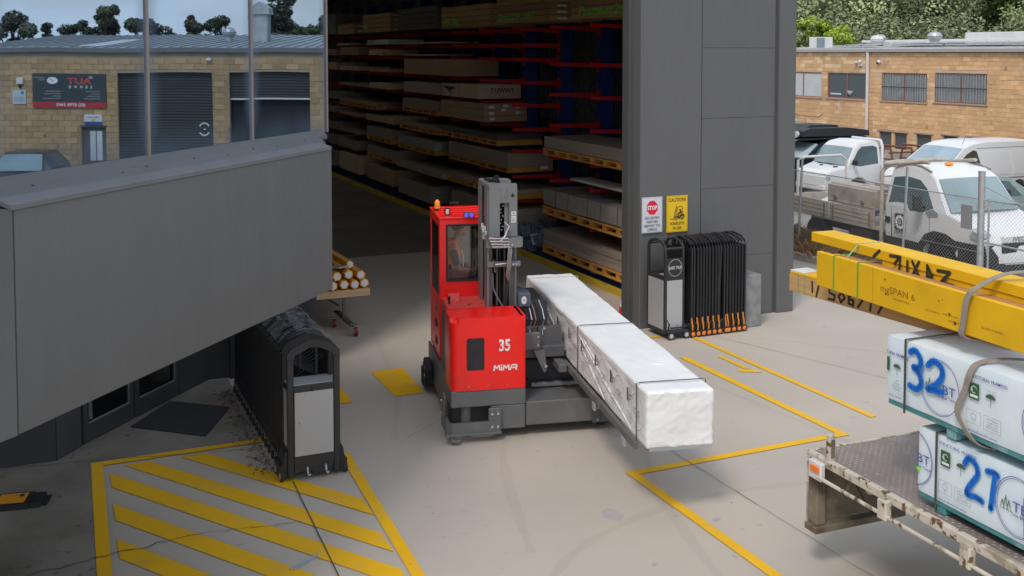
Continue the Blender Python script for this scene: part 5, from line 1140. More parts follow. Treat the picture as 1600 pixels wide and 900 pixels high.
# clear film draped over the tops
b = B(); film = M('clear_film', (.40, .41, .42), .15, var=.2, scale=9, alpha=.2, bump=.6, bscale=9)
g_ = {}
for i in range(61):
    for j in range(15):
        v = 12.05+i*.05; t = j/14; u = 2.42+.62*t; z = 1.56+.035*math.sin(math.pi*t)-.10*max(0, abs(t-.5)*2-.62)**.7*1.8+.022*noise.noise(Vector((u*7, v*9, 0)))+(.006 if i % 2 else -.006)
        g_[i, j] = b.bm.verts.new((u, v, z))
for i in range(60):
    for j in range(14):
        if noise.noise(Vector((i*.23, j*.4, 7))) > -.12: b.bm.faces.new((g_[i, j], g_[i+1, j], g_[i+1, j+1], g_[i, j+1]))
part('film', b, film, gl, norm=False)
# head unit of left gate
hl = thing('gate_cabinet', 'black gate head cabinet with a tall silver door on the hatched floor', 'gate cabinet', (2.73, 11.75, 0), A24)
x0, x1, y0, y1 = 2.43, 3.03, 11.62, 11.92
b = B()
for x in (x0, x1-.075):
    b.box(x, x+.075, y0, y0+.05, .04, 1.38, .01); b.box(x, x+.075, y1-.05, y1, .04, 1.38, .01)
b.box(x0+.075, x1-.075, y0+.002, y0+.048, .16, .27); b.box(x0+.075, x1-.075, y0+.002, y0+.048, 1.005, 1.07); b.box(x0+.075, x1-.075, y1-.048, y1-.002, 1.005, 1.07)
part('cabinet_frame', b, charc, hl)
def archf(y):
    b = B(); c = (x0+x1)/2
    outer = [(x0, 1.378), (x0, 1.44), (x0+.05, 1.50), (c-.05, 1.585), (c+.05, 1.585), (x1-.05, 1.50), (x1, 1.44), (x1, 1.378)]; inner = [(x1-.075, 1.378), (x1-.085, 1.42), (c+.04, 1.50), (c-.04, 1.50), (x0+.085, 1.42), (x0+.075, 1.378)]
    b.prism(outer+inner, lambda x, z, t: (x, t, z), y, y+.05); return part('arch', b, charc, hl)
archf(y0); archf(y1-.05)
b = B()
for x in (x0+.01, x1-.03): b.box(x, x+.02, y0+.05, y1-.05, .28, 1.0)
b.box(x0+.08, x1-.08, y1-.02, y1-.012, .2, 1.0); part('side_panel', b, silver, hl)
b = B(); b.box(x0+.08, x1-.08, y0-.006, y0+.012, .275, 1.0, .004); d_ = part('door', b, silver, hl); b = B(); b.sphere((x0+.14, y0-.012, .66), .014, 8); part('knob', b, chrome, d_)
b = B(); b.box(x0+.02, x1-.02, y0+.03, y1+.02, 1.072, 1.082); part('shelf', b, silver, hl); b = B(); b.box(x0+.27, x0+.29, y0-.012, y0+.0, 1.01, 1.045); part('latch', b, black, hl)
b = B(); b.cyl(((x0+x1)/2-.08, y1+.05, 1.55), ((x0+x1)/2-.08, y1+.05, 1.18), .022, 8); b.cyl(((x0+x1)/2+.10, y1, 1.53), ((x0+x1)/2+.10, y1, 1.1), .018, 8); part('rod', b, tubeM, hl)
b = B(); b.prism([(x0+.075, .16), (x1-.075, .16), (x1-.12, .06), (x0+.30, .05), (x0+.26, .10), (x0+.075, .09)], lambda x, z, t: (x, t, z), y0, y0+.04); part('skirt', b, charc, hl)
for x, s in ((x0-.035, -1), (x1+.035, 1)):
    b = B(); b.prism([(0, .04), (0, .36), (.03, .30), (.045, .20), (.075, .17), (.075, .04)], lambda q, z, t: (x-s*.03+s*q, t, z), y0+.02, y1-.02); part('foot', b, blackp, hl)
    for y in (y0+.03, y1-.03):
        b = B(); b.lathe((x+s*.03, y+.02, .062), [(.04, -.016), (.062, -.016), (.062, .016), (.04, .016)], 16, 'X'); w_ = part('wheel', b, rubber, hl); b = B(); b.lathe((x+s*.03, y+.02, .062), [(.005, -.022), (.04, -.018), (.04, .018), (.005, .022)], 10, 'X'); part('hub', b, M('hub_grey', (.35, .35, .36), .4), w_)
for x in (x0+.22, x0+.43): b = B(); b.tube([(x, y0+.01, .14), (x, y0-.02, .08), (x+.01, y0-.01, .05), (x+.03, y0, .05)], .012, 6); part('hook', b, M('hook_grey', (.4, .4, .4), .5), hl)
# ================================================================ TROLLEY with wrapped posts
ty = thing('steel_trolley', 'steel trolley on red castors under a timber slab, behind the overhang corner', 'trolley', (4.7, 18.3, 0), A24)
steel_d = M('dull_steel', (.20, .20, .21), .4, metal=.6, var=.15)
b = B(); b.box(4.72, 4.77, 17.85, 17.90, .19, .62); part('leg', b, steel_d, ty)
b = B(); b.box(4.70, 4.79, 17.30, 18.4, .15, .20, .008); part('foot_beam', b, steel_d, ty)
b = B(); b.box(4.22, 4.27, 18.45, 18.50, .12, .62); part('leg', b, galv, ty); b = B(); b.box(3.9, 4.8, 19.5, 19.56, .2, .26); b.tube([(4.3, 19.3, .25), (4.6, 19.4, .33), (4.95, 19.0, .12)], .018, 6); part('foot_beam', b, steel_d, ty)
redw = M('red_castor', (.30, .015, .02), .45, var=.15)
def cst(u, v, m_, r=.07):
    b = B(); b.lathe((u, v, r), [(r*.6, -.022), (r, -.022), (r, .022), (r*.6, .022)], 18, 'X'); w_ = part('wheel', b, m_, ty); b = B(); b.lathe((u, v, r), [(.006, -.03), (r*.5, -.028), (r*.62, -.01), (r*.62, .02), (.006, .03)], 10, 'X'); part('hub', b, chrome, w_)
    b = B(); b.box(u-.04, u+.04, v-.03, v+.03, r*2+.005, r*2+.02); b.box(u+.03, u+.038, v-.02, v+.02, r*.9, r*2); b.box(u-.038, u-.03, v-.02, v+.02, r*.9, r*2); part('castor_fork', b, chrome, ty)
cst(4.78, 17.26, redw, .085); cst(4.60, 18.0, redw, .075); cst(4.35, 19.25, M('brown_castor', (.10, .06, .05), .6), .10); cst(4.0, 19.6, MATS['brown_castor'], .10)
ts = solo('timber_slab', (lambda b: (b.box(3.9, 5.10, 17.48, 20.6, .625, .755, .01), b)[1])(B()), M('slab_timber', (.58, .38, .20), .7, var=.15, scale=2, stretch=(.5, 3, 14)), 'thick timber slab on the trolley under yellow wrapped posts', 'timber', (4.5, 19, .625), A24)
yel = M('orange_film', (.80, .36, .03), .4, var=.15, scale=6, bump=.6, bscale=14); endw = M('post_end', (.75, .74, .72), .7, var=.05, scale=20, bump=.3)
lab_ = ['rightmost wrapped post on the bottom row of the trolley stack', 'second wrapped post from the right on the bottom row', 'third wrapped post from the right on the bottom row', 'fourth wrapped post from the right on the bottom row', 'wrapped post beside the overhang corner on the bottom row', 'rightmost wrapped post of the middle row', 'second wrapped post from the right of the middle row', 'third wrapped post from the right of the middle row', 'wrapped post of the middle row beside the overhang corner', 'topmost wrapped post on the trolley stack']
for i, (u, z, r, rot) in enumerate(((5.00, .85, .085, .6), (4.82, .845, .085, .25), (4.64, .855, .085, .1), (4.44, .85, .085, .5), (4.27, .86, .085, .2), (4.93, 1.0, .085, .3), (4.72, 1.02, .085, .7), (4.52, 1.0, .085, .1), (4.36, 1.01, .085, .5), (4.84, 1.12, .075, .4))):
    pt = thing('wrapped_post', lab_[i], 'wrapped post', (u, 17.5, z), A24, 'yellow wrapped posts on the trolley'); sk = rngg.uniform(-.03, .03); y0_ = 17.42+rngg.uniform(0, .06)+(.35 if i == 9 else 0)
    hexp = lambda rr: [(u+rr*math.cos(rot+k*R(60)), z+rr*math.sin(rot+k*R(60))) for k in range(6)]
    b = B(); b.prism(hexp(r), lambda x, zz, t: (x-.02*(t-17.5), t, zz+.0*(t)), y0_, 20.4); part('wrap', b, yel, pt)
    b = B(); b.prism(hexp(r*.76), lambda x, zz, t: (x, t, zz), y0_-.012, y0_+.01); part('post_end', b, endw, pt)
bs = thing('batten_bundle', 'yellow battens laid flat over the wrapped posts on the trolley', 'batten bundle', (4.5, 18.3, 1.1), A24)
for k in range(7): b = B(); b.box(4.02+k*.085, 4.07+k*.085, 18.0+k*.02, 20.8, 1.13, 1.165, .004); part('batten', b, yel, bs)
b = B(); b.box(4.05, 4.6, 17.98, 20.8, 1.10, 1.127); part('dark_sheet', b, blackp, bs)
b = B(); b.obox((4.55, 17.75, 1.105), (.26, .5, .02), rz=.5, rx=-.15); part('tin_offcut', b, galv, bs)
# ================================================================ FORKLIFT (frame A11: a right, b away, z up)
fk = thing('forklift', 'red and grey multidirectional forklift numbered 35 carrying a white pack', 'forklift', (2.6, 13.6, 0), A11)
# lower body
b = B()
b.box(1.80, 2.74, 12.72, 13.25, .42, .625, .012); b.box(2.30, 2.735, 12.722, 13.25, .12, .418, .01); part('lower_body', b, steel_g, fk)
b = B(); b.box(1.83, 2.3, 12.82, 13.4, .14, .42); b.box(1.84, 2.9, 13.25, 15.15, .13, .55); part('wheel_well', b, M('well_dark', (.02, .02, .022), .7), fk)
b = B(); b.box(1.815, 1.85, 13.26, 15.15, .15, .615, .01); b.box(1.84, 2.45, 13.26, 14.15, .56, .62); part('side_skirt', b, steel_g, fk)
b = B(); b.cyl((2.0, 12.86, .10), (2.0, 12.86, .46), .075, 14); part('wheel_pivot', b, steel_g, fk)
def fwheel(a, c, r, wd, ax='Y', m_=rubber):
    b = B(); b.lathe((a, c, r), [(r*.6, -wd/2), (r*.96, -wd/2), (r, -wd/2+.015), (r, wd/2-.015), (r*.96, wd/2), (r*.6, wd/2)], 20, ax); w_ = part('wheel', b, m_, fk); b = B(); b.lathe((a, c, r), [(.01, -wd/2*.9), (r*.58, -wd/2*.7), (r*.58, wd/2*.7), (.01, wd/2*.9)], 14, ax); part('hub', b, steel_g, w_)
fwheel(2.06, 13.0, .17, .12, 'X'); fwheel(3.78, 12.98, .13, .10, 'X'); fwheel(3.95, 13.6, .13, .1, 'X'); fwheel(2.0, 14.85, .17, .12, 'X')
# bumper guard around the left front corner
b = B(); b.prism([(2.40, 12.64), (1.80, 12.64), (1.73, 12.70), (1.72, 13.05), (1.76, 13.05), (1.765, 12.72), (1.815, 12.675), (2.40, 12.675)], lambda x, y, t: (x, y, t), .12, .255); b.box(2.26, 2.42, 12.655, 12.70, .12, .41, .01); b.box(1.72, 2.42, 12.62, 12.70, .095, .125, .006); part('bumper_guard', b, steel_g, fk)
for a, z in ((2.30, .345), (2.30, .185), (2.375, .345), (2.375, .185)): b = B(); b.cyl((a, 12.655, z), (a, 12.638, z), .018, 8); part('bolt', b, chrome, fk)
b = B(); b.obox((1.74, 12.95, .38), (.035, .12, .34), rx=.25, bev=.008); b.tube([(1.78, 12.70, .10), (1.80, 12.60, .05), (1.90, 12.60, .05)], .025, 6); part('guard_arm', b, steel_g, fk)
for z in (.30, .46): b = B(); b.cyl((1.718, 12.95, z), (1.70, 12.95, z), .014, 6); part('bolt', b, chrome, fk)
# red front box with rounded front corners
def rprism(x0, x1, y0, y1, z0, z1, r, rt=.05):
    b = B(); n = 5; pts = []
    for cx, cy, a0 in ((x1-.02, y1-.02, 0), (x0+.02, y1-.02, 90), (x0+r, y0+r, 180), (x1-.03, y0+.03, 270)):
        rr = r if a0 == 180 else (.03 if a0 == 270 else .02)
        for k in range(n+1): t = R(a0+90*k/n); pts.append((cx+rr*math.cos(t), cy+rr*math.sin(t)))
    b.prism(pts, lambda x, y, t: (x, y, t), z0, z1)
    top = [e for e in b.bm.edges if all(abs(v.co.z-z1) < 1e-4 for v in e.verts)]
    bmesh.ops.bevel(b.bm, geom=top, offset=rt, segments=3, affect='EDGES'); return b
part('battery_hood', rprism(1.80, 2.74, 12.715, 13.26, .63, 1.535, .10, .06), red, fk)
b = B()
for k in range(3): b.sphere((2.02+k*.24, 12.712, .685), .008, 6)
part('screw', b, chrome, fk)
F = Face((0, 12.712, 0))
def rrect(x0, x1, y0, y1, r, d, n=5):
    pts = []
    for cx, cy, a0 in ((x1-r, y1-r, 0), (x0+r, y1-r, 90), (x0+r, y0+r, 180), (x1-r, y0+r, 270)):
        for k in range(n+1): t = R(a0+90*k/n); pts.append(F(cx+r*math.cos(t), cy+r*math.sin(t), d))
    return pts
decal('vent_rim', fk, blk_dk, lambda b: b.poly(rrect(1.995, 2.215, .885, 1.285, .025, .003)))
v_ = decal('vent_window', fk, M('vent_glass', (.02, .02, .022), .12, var=.3, scale=12), lambda b: b.poly(rrect(2.005, 2.205, .895, 1.275, .02, .005)))
def n35(b):
    F.text(b, '35', 2.395, 1.115, .195, .004, .035, .78)
decal('number_print', fk, white_print, n35)
decal('number_stripe', fk, red, lambda b: [F.rect(b, 2.385, 2.58, 1.116+.021*k, 1.1215+.021*k, .0055) for k in range(1, 4)])
def mima(b):
    w_ = .017; x = 2.335; h = .07
    def L_(pts): F.line(b, [(x+p*h, .865+q*h) for p, q in pts], w_, .004)
    L_([(0, 0), (.12, 1), (.5, .35), (.95, 1), (1.05, 0)]); x += 1.25*h; L_([(.1, 0), (.1, .68)]); L_([(.1, .82), (.1, 1.05)]); x += .42*h
    L_([(0, 0), (.12, 1), (.5, .35), (.95, 1), (1.05, 0)]); x += 1.3*h; L_([(-.05, 0), (.25, .9), (1.1, .9), (1.15, .45), (.35, .4)]); L_([(.85, .4), (1.15, 0)])
decal('maker_print', fk, white_print, mima)
# middle hood
b = B(); b.box(1.87, 2.50, 13.27, 14.12, .63, 1.485, .012); part('hood', b, red_d, fk)
b = B(); b.box(1.862, 1.872, 13.32, 14.05, .66, 1.40, .003); part('hood_side_panel', b, steel_g, fk)
b = B(); b.prism([(13.86, 1.486), (13.89, 1.575), (13.97, 1.575), (14.0, 1.486)], lambda y, z, t: (t, y, z), 1.93, 2.08); part('hood_block', b, red_d, fk)
b = B(); b.cyl((1.92, 13.70, 1.49), (1.915, 13.70, 1.56), .014, 8); b.sphere((1.915, 13.70, 1.57), .024, 8); part('lever', b, black, fk)
b = B(); b.obox((2.17, 13.62, 1.497), (.07, .012, .012), .6); b.obox((2.18, 13.62, 1.499), (.012, .05, .012), .2); part('hook', b, M('brass', (.5, .33, .10), .4, metal=.8), fk)
# ---- cab
CA0, CA1, CB0, CB1, CT = 1.85, 2.62, 14.13, 15.15, 2.56
b = B(); 
b.box(CA0, CA1, CB0, CB0+.03, .62, 1.695, .004)
b.box(CA0, CA0+.095, CB0, CB0+.05, 1.695, 2.46); b.box(2.475, CA1, CB0, CB0+.05, 1.695, 2.46); b.box(CA0, CA1, CB0, CB0+.05, 2.46, CT-.02)
b.box(CA0, CA0+.04, CB0+.05, CB1, .62, 1.45); b.box(CA0, CA0+.04, CB0+.05, CB0+.12, 1.45, 2.54); b.box(CA0, CA0+.04, CB1-.07, CB1, 1.45, 2.54); b.box(CA0, CA0+.04, CB0+.12, CB1-.07, 2.44, 2.54)
b.box(CA0+.04, CA1, CB1-.04, CB1, .62, 1.45); b.box(CA0+.04, CA0+.1, CB1-.04, CB1, 1.45, 2.54); b.box(CA1-.06, CA1, CB1-.04, CB1, 1.45, 2.54); b.box(CA0+.1, CA1-.06, CB1-.04, CB1, 2.44, 2.54)
part('cab_shell', b, red, fk)
b = B(); b.box(CA0-.012, CA1, CB0-.012, CB1+.01, CT-.02, CT+.015, .008)
part('roof', b, red, fk); rf = fk.children[-1]
for k in range(4): b = B(); b.box(CA0+.03, CA1-.02, CB0+.18+k*.2, CB0+.25+k*.2, CT+.014, CT+.034, .006); part('roof_rib', b, red, rf)
b = B()
for x0_, x1_, z0_, z1_ in ((1.935, 1.962, 1.69, 2.475), (2.47, 2.497, 1.69, 2.475)): b.box(x0_, x1_, CB0-.008, CB0+.05, z0_, z1_)
b.box(1.962, 2.47, CB0-.008, CB0+.05, 1.69, 1.717); b.box(1.962, 2.47, CB0-.008, CB0+.05, 2.448, 2.475); wfm = part('window_frame', b, blackp, fk)
cabglass = bpy.data.materials.new('clear_glass'); cabglass.use_nodes = True; _n = cabglass.node_tree; _n.nodes.clear()
_o = _n.nodes.new('ShaderNodeOutputMaterial'); _m = _n.nodes.new('ShaderNodeMixShader'); _t = _n.nodes.new('ShaderNodeBsdfTransparent'); _g = _n.nodes.new('ShaderNodeBsdfGlossy'); _g.inputs['Roughness'].default_value = .03; _f = _n.nodes.new('ShaderNodeFresnel'); _f.inputs[0].default_value = 1.5
_t.inputs[0].default_value = (.94, .96, .95, 1); _n.links.new(_f.outputs[0], _m.inputs[0]); _n.links.new(_t.outputs[0], _m.inputs[1]); _n.links.new(_g.outputs[0], _m.inputs[2]); _n.links.new(_m.outputs[0], _o.inputs[0])
b = B(); b.box(1.962, 2.47, CB0+.02, CB0+.026, 1.717, 2.448); part('pane', b, cabglass, wfm)
b = B(); b.box(2.28, 2.292, CB0+.012, CB0+.034, 1.717, 2.448); b.box(1.985, 2.005, CB0+.0, CB0+.02, 1.85, 1.92); b.box(2.32, 2.34, CB0+.0, CB0+.02, 1.88, 1.98); part('slider_catch', b, black, wfm)
b = B(); b.box(CA0+.006, CA0+.012, CB0+.12, CB1-.07, 1.45, 2.44); part('pane', b, cabglass, fk)
for z in (.75, 1.0, 1.22): b = B(); b.box(CA0-.012, CA0, CB0+.3, CB0+.42, z, z+.10, .003); part('side_latch', b, blackp if z < 1.1 else steel_g, fk)
b = B(); b.box(CA0+.04, CA1, CB0+.03, CB1-.04, 1.30, 1.33); part('cab_floor', b, steel_g, fk)
b = B(); b.box(CA0+.045, 2.42, CB1-.09, CB1-.045, 1.33, 2.45); part('cab_back_liner', b, M('cab_liner', (.42, .40, .36), .7), fk)
b = B(); b.box(1.93, 2.28, 14.42, 14.84, 1.33, 1.66, .03); b.box(1.89, 1.97, 14.42, 14.84, 1.6, 2.14, .03); part('seat', b, M('seat_grey', (.055, .055, .06), .8, bump=.2), fk)
b = B(); b.box(2.34, 2.56, 14.25, 14.8, 1.33, 1.70, .02); part('console', b, blackp, fk)
b = B(); b.cyl((2.40, 14.42, 1.70), (2.415, 14.42, 1.78), .012, 8); b.sphere((2.415, 14.42, 1.795), .026, 8); b.cyl((2.48, 14.40, 1.70), (2.50, 14.40, 1.82), .012, 8); b.sphere((2.50, 14.40, 1.83), .03, 8); b.box(2.44, 2.52, 14.36, 14.46, 1.70, 1.76, .01); part('joystick', b, black, fk)
# lamps on the roof
b = B(); b.cyl((1.90, 14.75, CT+.015), (1.90, 14.75, CT+.045), .045, 12); bk = part('beacon_base', b, black, fk); b = B(); b.lathe((1.90, 14.75, CT+.045), [(.04, 0), (.042, .05), (.034, .10), (.012, .125)], 14); part('beacon', b, lamp_o, bk)
b = B(); b.box(1.945, 2.02, 14.28, 14.36, CT+.02, CT+.11, .01); lp = part('work_lamp', b, black, fk); b = B(); b.box(1.955, 2.0, 14.27, 14.28, CT+.03, CT+.10, .003); part('lens', b, M('clear_lens', (.6, .6, .6), .2), lp)
b = B(); b.box(2.175, 2.325, 14.10, 14.19, CT+.005, CT+.075, .02); lp = part('safety_lamp', b, M('lamp_body', (.06, .08, .10), .4), fk)
for a in (2.215, 2.285): b = B(); b.lathe((a, 14.095, CT+.035), [(.004, -.012), (.026, -.008), (.03, .006), (.004, .008)], 12, 'Y'); part('lens', b, lamp_b, lp)
b = B(); b.cyl((2.16, 14.98, CT+.015), (2.16, 14.98, CT+.09), .02, 8); b.box(2.10, 2.24, 14.95, 15.0, CT+.06, CT+.10, .01); part('camera_bracket', b, black, fk)
# ---- mast
M0, M1, N0, N1, MT = 2.37, 2.76, 13.34, 14.10, 3.08
b = B(); b.prism([(M0+.02, N0), (M1, N0+.02), (M1, N0+.12), (2.62, N0+.14), (2.60, N0+.4), (M1, N0+.42), (M1, N1-.1), (2.60, N1), (M0+.05, N1), (M0, N1-.06), (M0, N0+.04)], lambda x, y, t: (x, y, t), MT-.03, MT+.02)
part('mast_cap', b, mast_g, fk)
b = B(); b.tube([(2.43, 13.9, MT+.035), (2.44, 13.6, MT+.04), (2.55, 13.5, MT+.04), (2.58, 13.75, MT+.04), (2.56, 13.98, MT+.04)], .018, 6); b.tube([(2.48, 13.85, MT+.035), (2.5, 13.65, MT+.04), (2.53, 13.85, MT+.035)], .014, 6); b.cyl((2.60, 13.95, MT+.01), (2.60, 13.95, MT+.07), .03, 10); part('chain_roller', b, black, fk)
# front web with the tall slot
b = B(); b.box(M0+.02, 2.53, N0+.003, N0+.04, 2.42, MT-.03); b.box(2.655, M1, N0+.003, N0+.04, 2.42, MT-.03); b.box(2.53, 2.655, N0+.003, N0+.04, 2.86, MT-.03); part('mast_plate', b, mast_g, fk)
b = B(); b.box(2.60, M1-.01, N0+.05, N0+.07, 2.42, 3.0); part('mast_plate', b, mast_g, fk)
b = B(); b.cyl((2.585, N0+.04, 2.97), (2.585, N0+.0, 2.97), .0, 6) if False else b.cyl((2.70, N0-.003, 2.955), (2.70, N0+.01, 2.955), .022, 10); part('eyelet', b, black, fk)
b = B()
for (x0_, x1_, y0_, y1_) in ((M0, M0+.025, N0+.04, N0+.26), (M0, M0+.025, N1-.24, N1-.02), (M0+.03, 2.45, N1-.03, N1), (M1-.025, M1, N0+.05, N0+.30), (M1-.025, M1, N1-.3, N1-.05)): b.box(x0_, x1_, y0_, y1_, .35, MT-.03)
part('mast_channel', b, mast_g, fk)
b = B()
for a in (2.42, 2.50, 2.60, 2.68): b.box(a, a+.02, N0+.10, N0+.35, .35, 2.42)
b.box(2.66, M1-.002, N0+.06, N0+.075, .35, 2.42); b.box(2.39, 2.44, N0+.06, N0+.075, .35, 2.42); part('inner_mast', b, M('mast_dark', (.10, .10, .102), .5, metal=.2, var=.1), fk)
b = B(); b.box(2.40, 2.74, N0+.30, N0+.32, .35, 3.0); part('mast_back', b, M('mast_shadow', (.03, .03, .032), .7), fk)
b = B(); b.cyl((2.56, N0+.18, .4), (2.56, N0+.18, 2.9), .028, 10); b.cyl((2.615, N0+.2, .4), (2.615, N0+.2, 2.8), .016, 8); part('lift_cylinder', b, M('cyl_dark', (.04, .04, .042), .35, metal=.5), fk)
b = B()
for k in range(28): b.obox((M0-.004, N0+.36, 2.40+k*.024), (.02, .05, .012), bev=.003)
part('chain', b, M('chain_black', (.02, .02, .02), .4, metal=.5), fk, kind='stuff')
b = B()
for k in range(9): b.sphere((2.56+.02*math.sin(k*2), N0+.06, 2.50+k*.045), .016, 6)
part('fitting', b, chrome, fk, kind='stuff')
b = B(); b.prism([(2.33, N0-.10), (2.46, N0-.16), (2.80, N0-.12), (2.83, N0-.02), (2.80, N0+.12), (2.35, N0+.1)], lambda x, y, t: (x, y, t), 2.30, 2.41); cbm = part('cross_brace', b, mast_g, fk)
b = B(); b.box(2.36, 2.80, N0-.02, N0+.05, 2.03, 2.10, .006); part('cross_brace', b, mast_g, fk)
for a, z in ((2.56, 2.34), (2.60, 2.345), (2.66, 2.34), (2.70, 2.065), (2.74, 2.065)): b = B(); b.cyl((a, N0-.17 if z > 2.2 else N0-.03, z), (a, N0-.10, z) if z > 2.2 else (a, N0, z), .014, 8); part('bolt', b, chrome, fk)
for k, zz in enumerate((2.44, 2.40, 2.365, 2.33)):
    b = B(); x_ = .012*k; b.tube([(2.33, 13.5, 2.52-.03*k), (2.31+x_*.3, N0-.02, 2.48-.035*k), (2.36+x_, N0-.17-.01*k, zz), (2.50, N0-.20, zz-.005), (2.60+x_, N0-.19, zz-.01), (2.615+x_, N0-.17, zz-.06), (2.60+x_, N0-.12, 2.05-.02*k), (2.60+x_*.8, N0-.06, 1.92-.02*k)], .0075, 6); part('hydraulic_pipe', b, chrome, fk)
b = B(); b.tube([(2.53, N0-.18, 2.33), (2.50, N0-.20, 2.40), (2.56, N0-.19, 2.46), (2.60, N0-.1, 2.50), (2.64, N0-.06, 2.56), (2.58, N0-.05, 2.62)], .011, 6); part('hydraulic_hose', b, M('white_hose', (.5, .5, .5), .4), fk)
b = B()
for k in range(5): b.box(2.30+.03*(k % 2), 2.335+.03*(k % 2), N0-.02+.03*k, N0+.02+.03*k, 2.40+.03*k, 2.47+.03*k, .004)
part('valve_block', b, chrome, fk)
b = B(); b.tube([(2.45, N0+.02, 2.12), (2.45, N0-.06, 2.08), (2.45, N0-.07, 1.98)], .012, 6); b.tube([(2.45, N0-.05, 2.07), (2.60, N0-.05, 2.08)], .012, 6); part('valve_tee', b, chrome, fk)
for k in range(4):
    b = B(); x_ = .014*k; b.tube([(2.60+x_, N0-.05, 1.92), (2.595+x_*.7, N0-.04, 1.75), (2.57+x_, N0-.02, 1.55), (2.58+x_, N0-.03, 1.42), (2.55+x_, N0+.0, 1.2)], .0105, 6); part('hydraulic_hose', b, black, fk)
b = B(); b.tube([(2.43, N0-.01, 1.95), (2.44, N0-.02, 1.75), (2.50, N0-.03, 1.62), (2.56, N0-.03, 1.52)], .009, 6); part('hydraulic_hose', b, M('grey_hose', (.2, .2, .2), .5), fk)
b = B()
for k in range(14): b.lathe((2.60+.012*math.sin(k), N0-.03, 1.28+k*.018), [(.03, -.007), (.05, 0), (.03, .007)], 10)
part('hose_sleeve', b, blk_dk, fk, kind='stuff')
F = Face((2.665, N0+.0, 0)); F = Face((2.668, N0+.002, 2.5)); b = B(); F.plate(b, .012, .075, .10, .19, .0, .004); F.plate(b, .012, .075, .19+.01, .245, .0, .004); pl = part('data_plate', b, M('plate_white', (.6, .6, .58), .5), fk)
decal('print', pl, grey_print, lambda b: (F.rect(b, .025, .06, .125, .14, .006), F.rect(b, .025, .05, .155, .165, .006), F.rect(b, .03, .06, .215, .23, .006)))
# ---- right platform, carriage and load arms
b = B(); b.box(2.745, 3.62, 12.73, 13.75, .14, .44, .012); part('platform', b, steel_g, fk)
b = B(); b.box(3.625, 4.12, 12.76, 13.72, .10, .40, .012); part('wheel_housing', b, M('housing_grey', (.085, .085, .09), .5, var=.1), fk)
b = B(); b.box(3.60, 3.70, 12.715, 12.73, .12, .40, .004); ep = part('end_plate', b, MATS['housing_grey'], fk)
for z in (.31, .16): b = B(); b.cyl((3.665, 12.715, z), (3.665, 12.70, z), .015, 8); part('bolt', b, chrome, ep)
b = B(); b.box(2.60, 4.1, 13.76, 14.9, .10, .40); part('chassis', b, M('chassis_dark', (.03, .03, .034), .6), fk)
b = B(); b.box(2.80, 3.9, 13.35, 13.8, .445, .80, .015); part('battery_box', b, M('battery_box', (.018, .022, .028), .45), fk)
b = B(); b.box(2.92, 3.6, 13.22, 13.30, .46, .51, .005); part('guide_bar', b, M('dull_silver', (.30, .31, .32), .35, metal=.6), fk)
b = B(); b.box(3.42, 3.46, 13.24, 13.30, .445, .49, .003); part('marker', b, lamp_o, fk)
b = B(); b.box(2.78, 3.02, 13.12, 13.18, .98, 1.20, .008); br_ = part('carriage_bracket', b, steel_g, fk)
for z in (1.04, 1.15): b = B(); b.cyl((2.985, 13.12, z), (2.985, 13.10, z), .014, 8); part('bolt', b, chrome, br_)
b = B(); b.prism([(2.92, .98), (3.06, .98), (3.09, .72), (3.05, .70)], lambda x, z, t: (x, t, z), 13.05, 13.12); part('carriage_arm', b, steel_g, fk); b = B(); b.cyl((3.06, 13.05, .80), (3.06, 12.98, .80), .02, 8); b.cyl((3.03, 13.05, 1.30), (3.03, 12.95, 1.30), .018, 8); part('pin', b, chrome, fk)
b = B(); b.box(2.78, 3.36, 13.2, 14.3, .85, 1.0, .01); b.box(2.80, 3.34, 13.3, 13.4, 1.0, 1.22); part('carriage', b, M('carriage_grey', (.10, .10, .105), .5, var=.1), fk)
b = B(); b.box(2.82, 3.2, 13.5, 14.4, .6, 1.5); part('carriage_back', b, M('carriage_dark', (.035, .035, .04), .6), fk)
for k in range(5):
    b = B(); a = 2.86+k*.055; b.tube([(a-.02, 13.42, 1.55), (a, 13.30, 1.46), (a+.02, 13.25, 1.34), (a-.02, 13.24, 1.22), (a, 13.22, 1.15)], .010, 6); part('hydraulic_hose', b, [black, chrome, M('copper_hose', (.25, .12, .08), .5), black, chrome][k], fk)
b = B(); b.box(2.765, 2.93, 13.30, 13.42, 1.50, 1.68, .012); jb = part('junction_box', b, M('box_blue_grey', (.07, .085, .12), .45), fk); b = B(); b.prism([(2.765, 13.42), (2.765, 13.7), (2.85, 13.7), (2.93, 13.42)], lambda x, y, t: (x, y, t), 1.5, 1.69); part('box_back', b, MATS['box_blue_grey'], jb)
F = Face((2.80, 13.298, 1.53)); decal('badge', jb, whiteish, lambda b: b.poly([F(.04+.035*math.cos(t), .06+.052*math.sin(t), .002) for t in [k*R(20) for k in range(18)]])); decal('badge_print', jb, grey_print, lambda b: (F.line(b, [(.02, .05), (.06, .07)], .008, .004), F.line(b, [(.02, .075), (.06, .045)], .006, .0045)))
# forks: two arms across under the pack and the long rail below its left edge
PZ = .80
for bb in (11.5, 12.75, 13.9): b = B(); b.box(3.33, 4.13, bb, bb+.12, PZ-.065, PZ-.02, .005); part('fork', b, steel_g, fk)
b = B(); b.box(3.345, 3.395, 10.25, 15.4, PZ-.085, PZ-.002, .006); part('load_rail', b, steel_g, fk)
for bb in (10.55, 11.7): b = B(); b.box(3.33, 3.36, bb, bb+.09, PZ-.17, PZ-.08, .004); part('rail_lug', b, M('lug_grey', (.3, .3, .3), .5), fk)
b = B(); b.box(3.22, 3.335, 12.95, 14.0, PZ-.085, PZ+.02, .01); part('carriage', b, steel_g, fk)
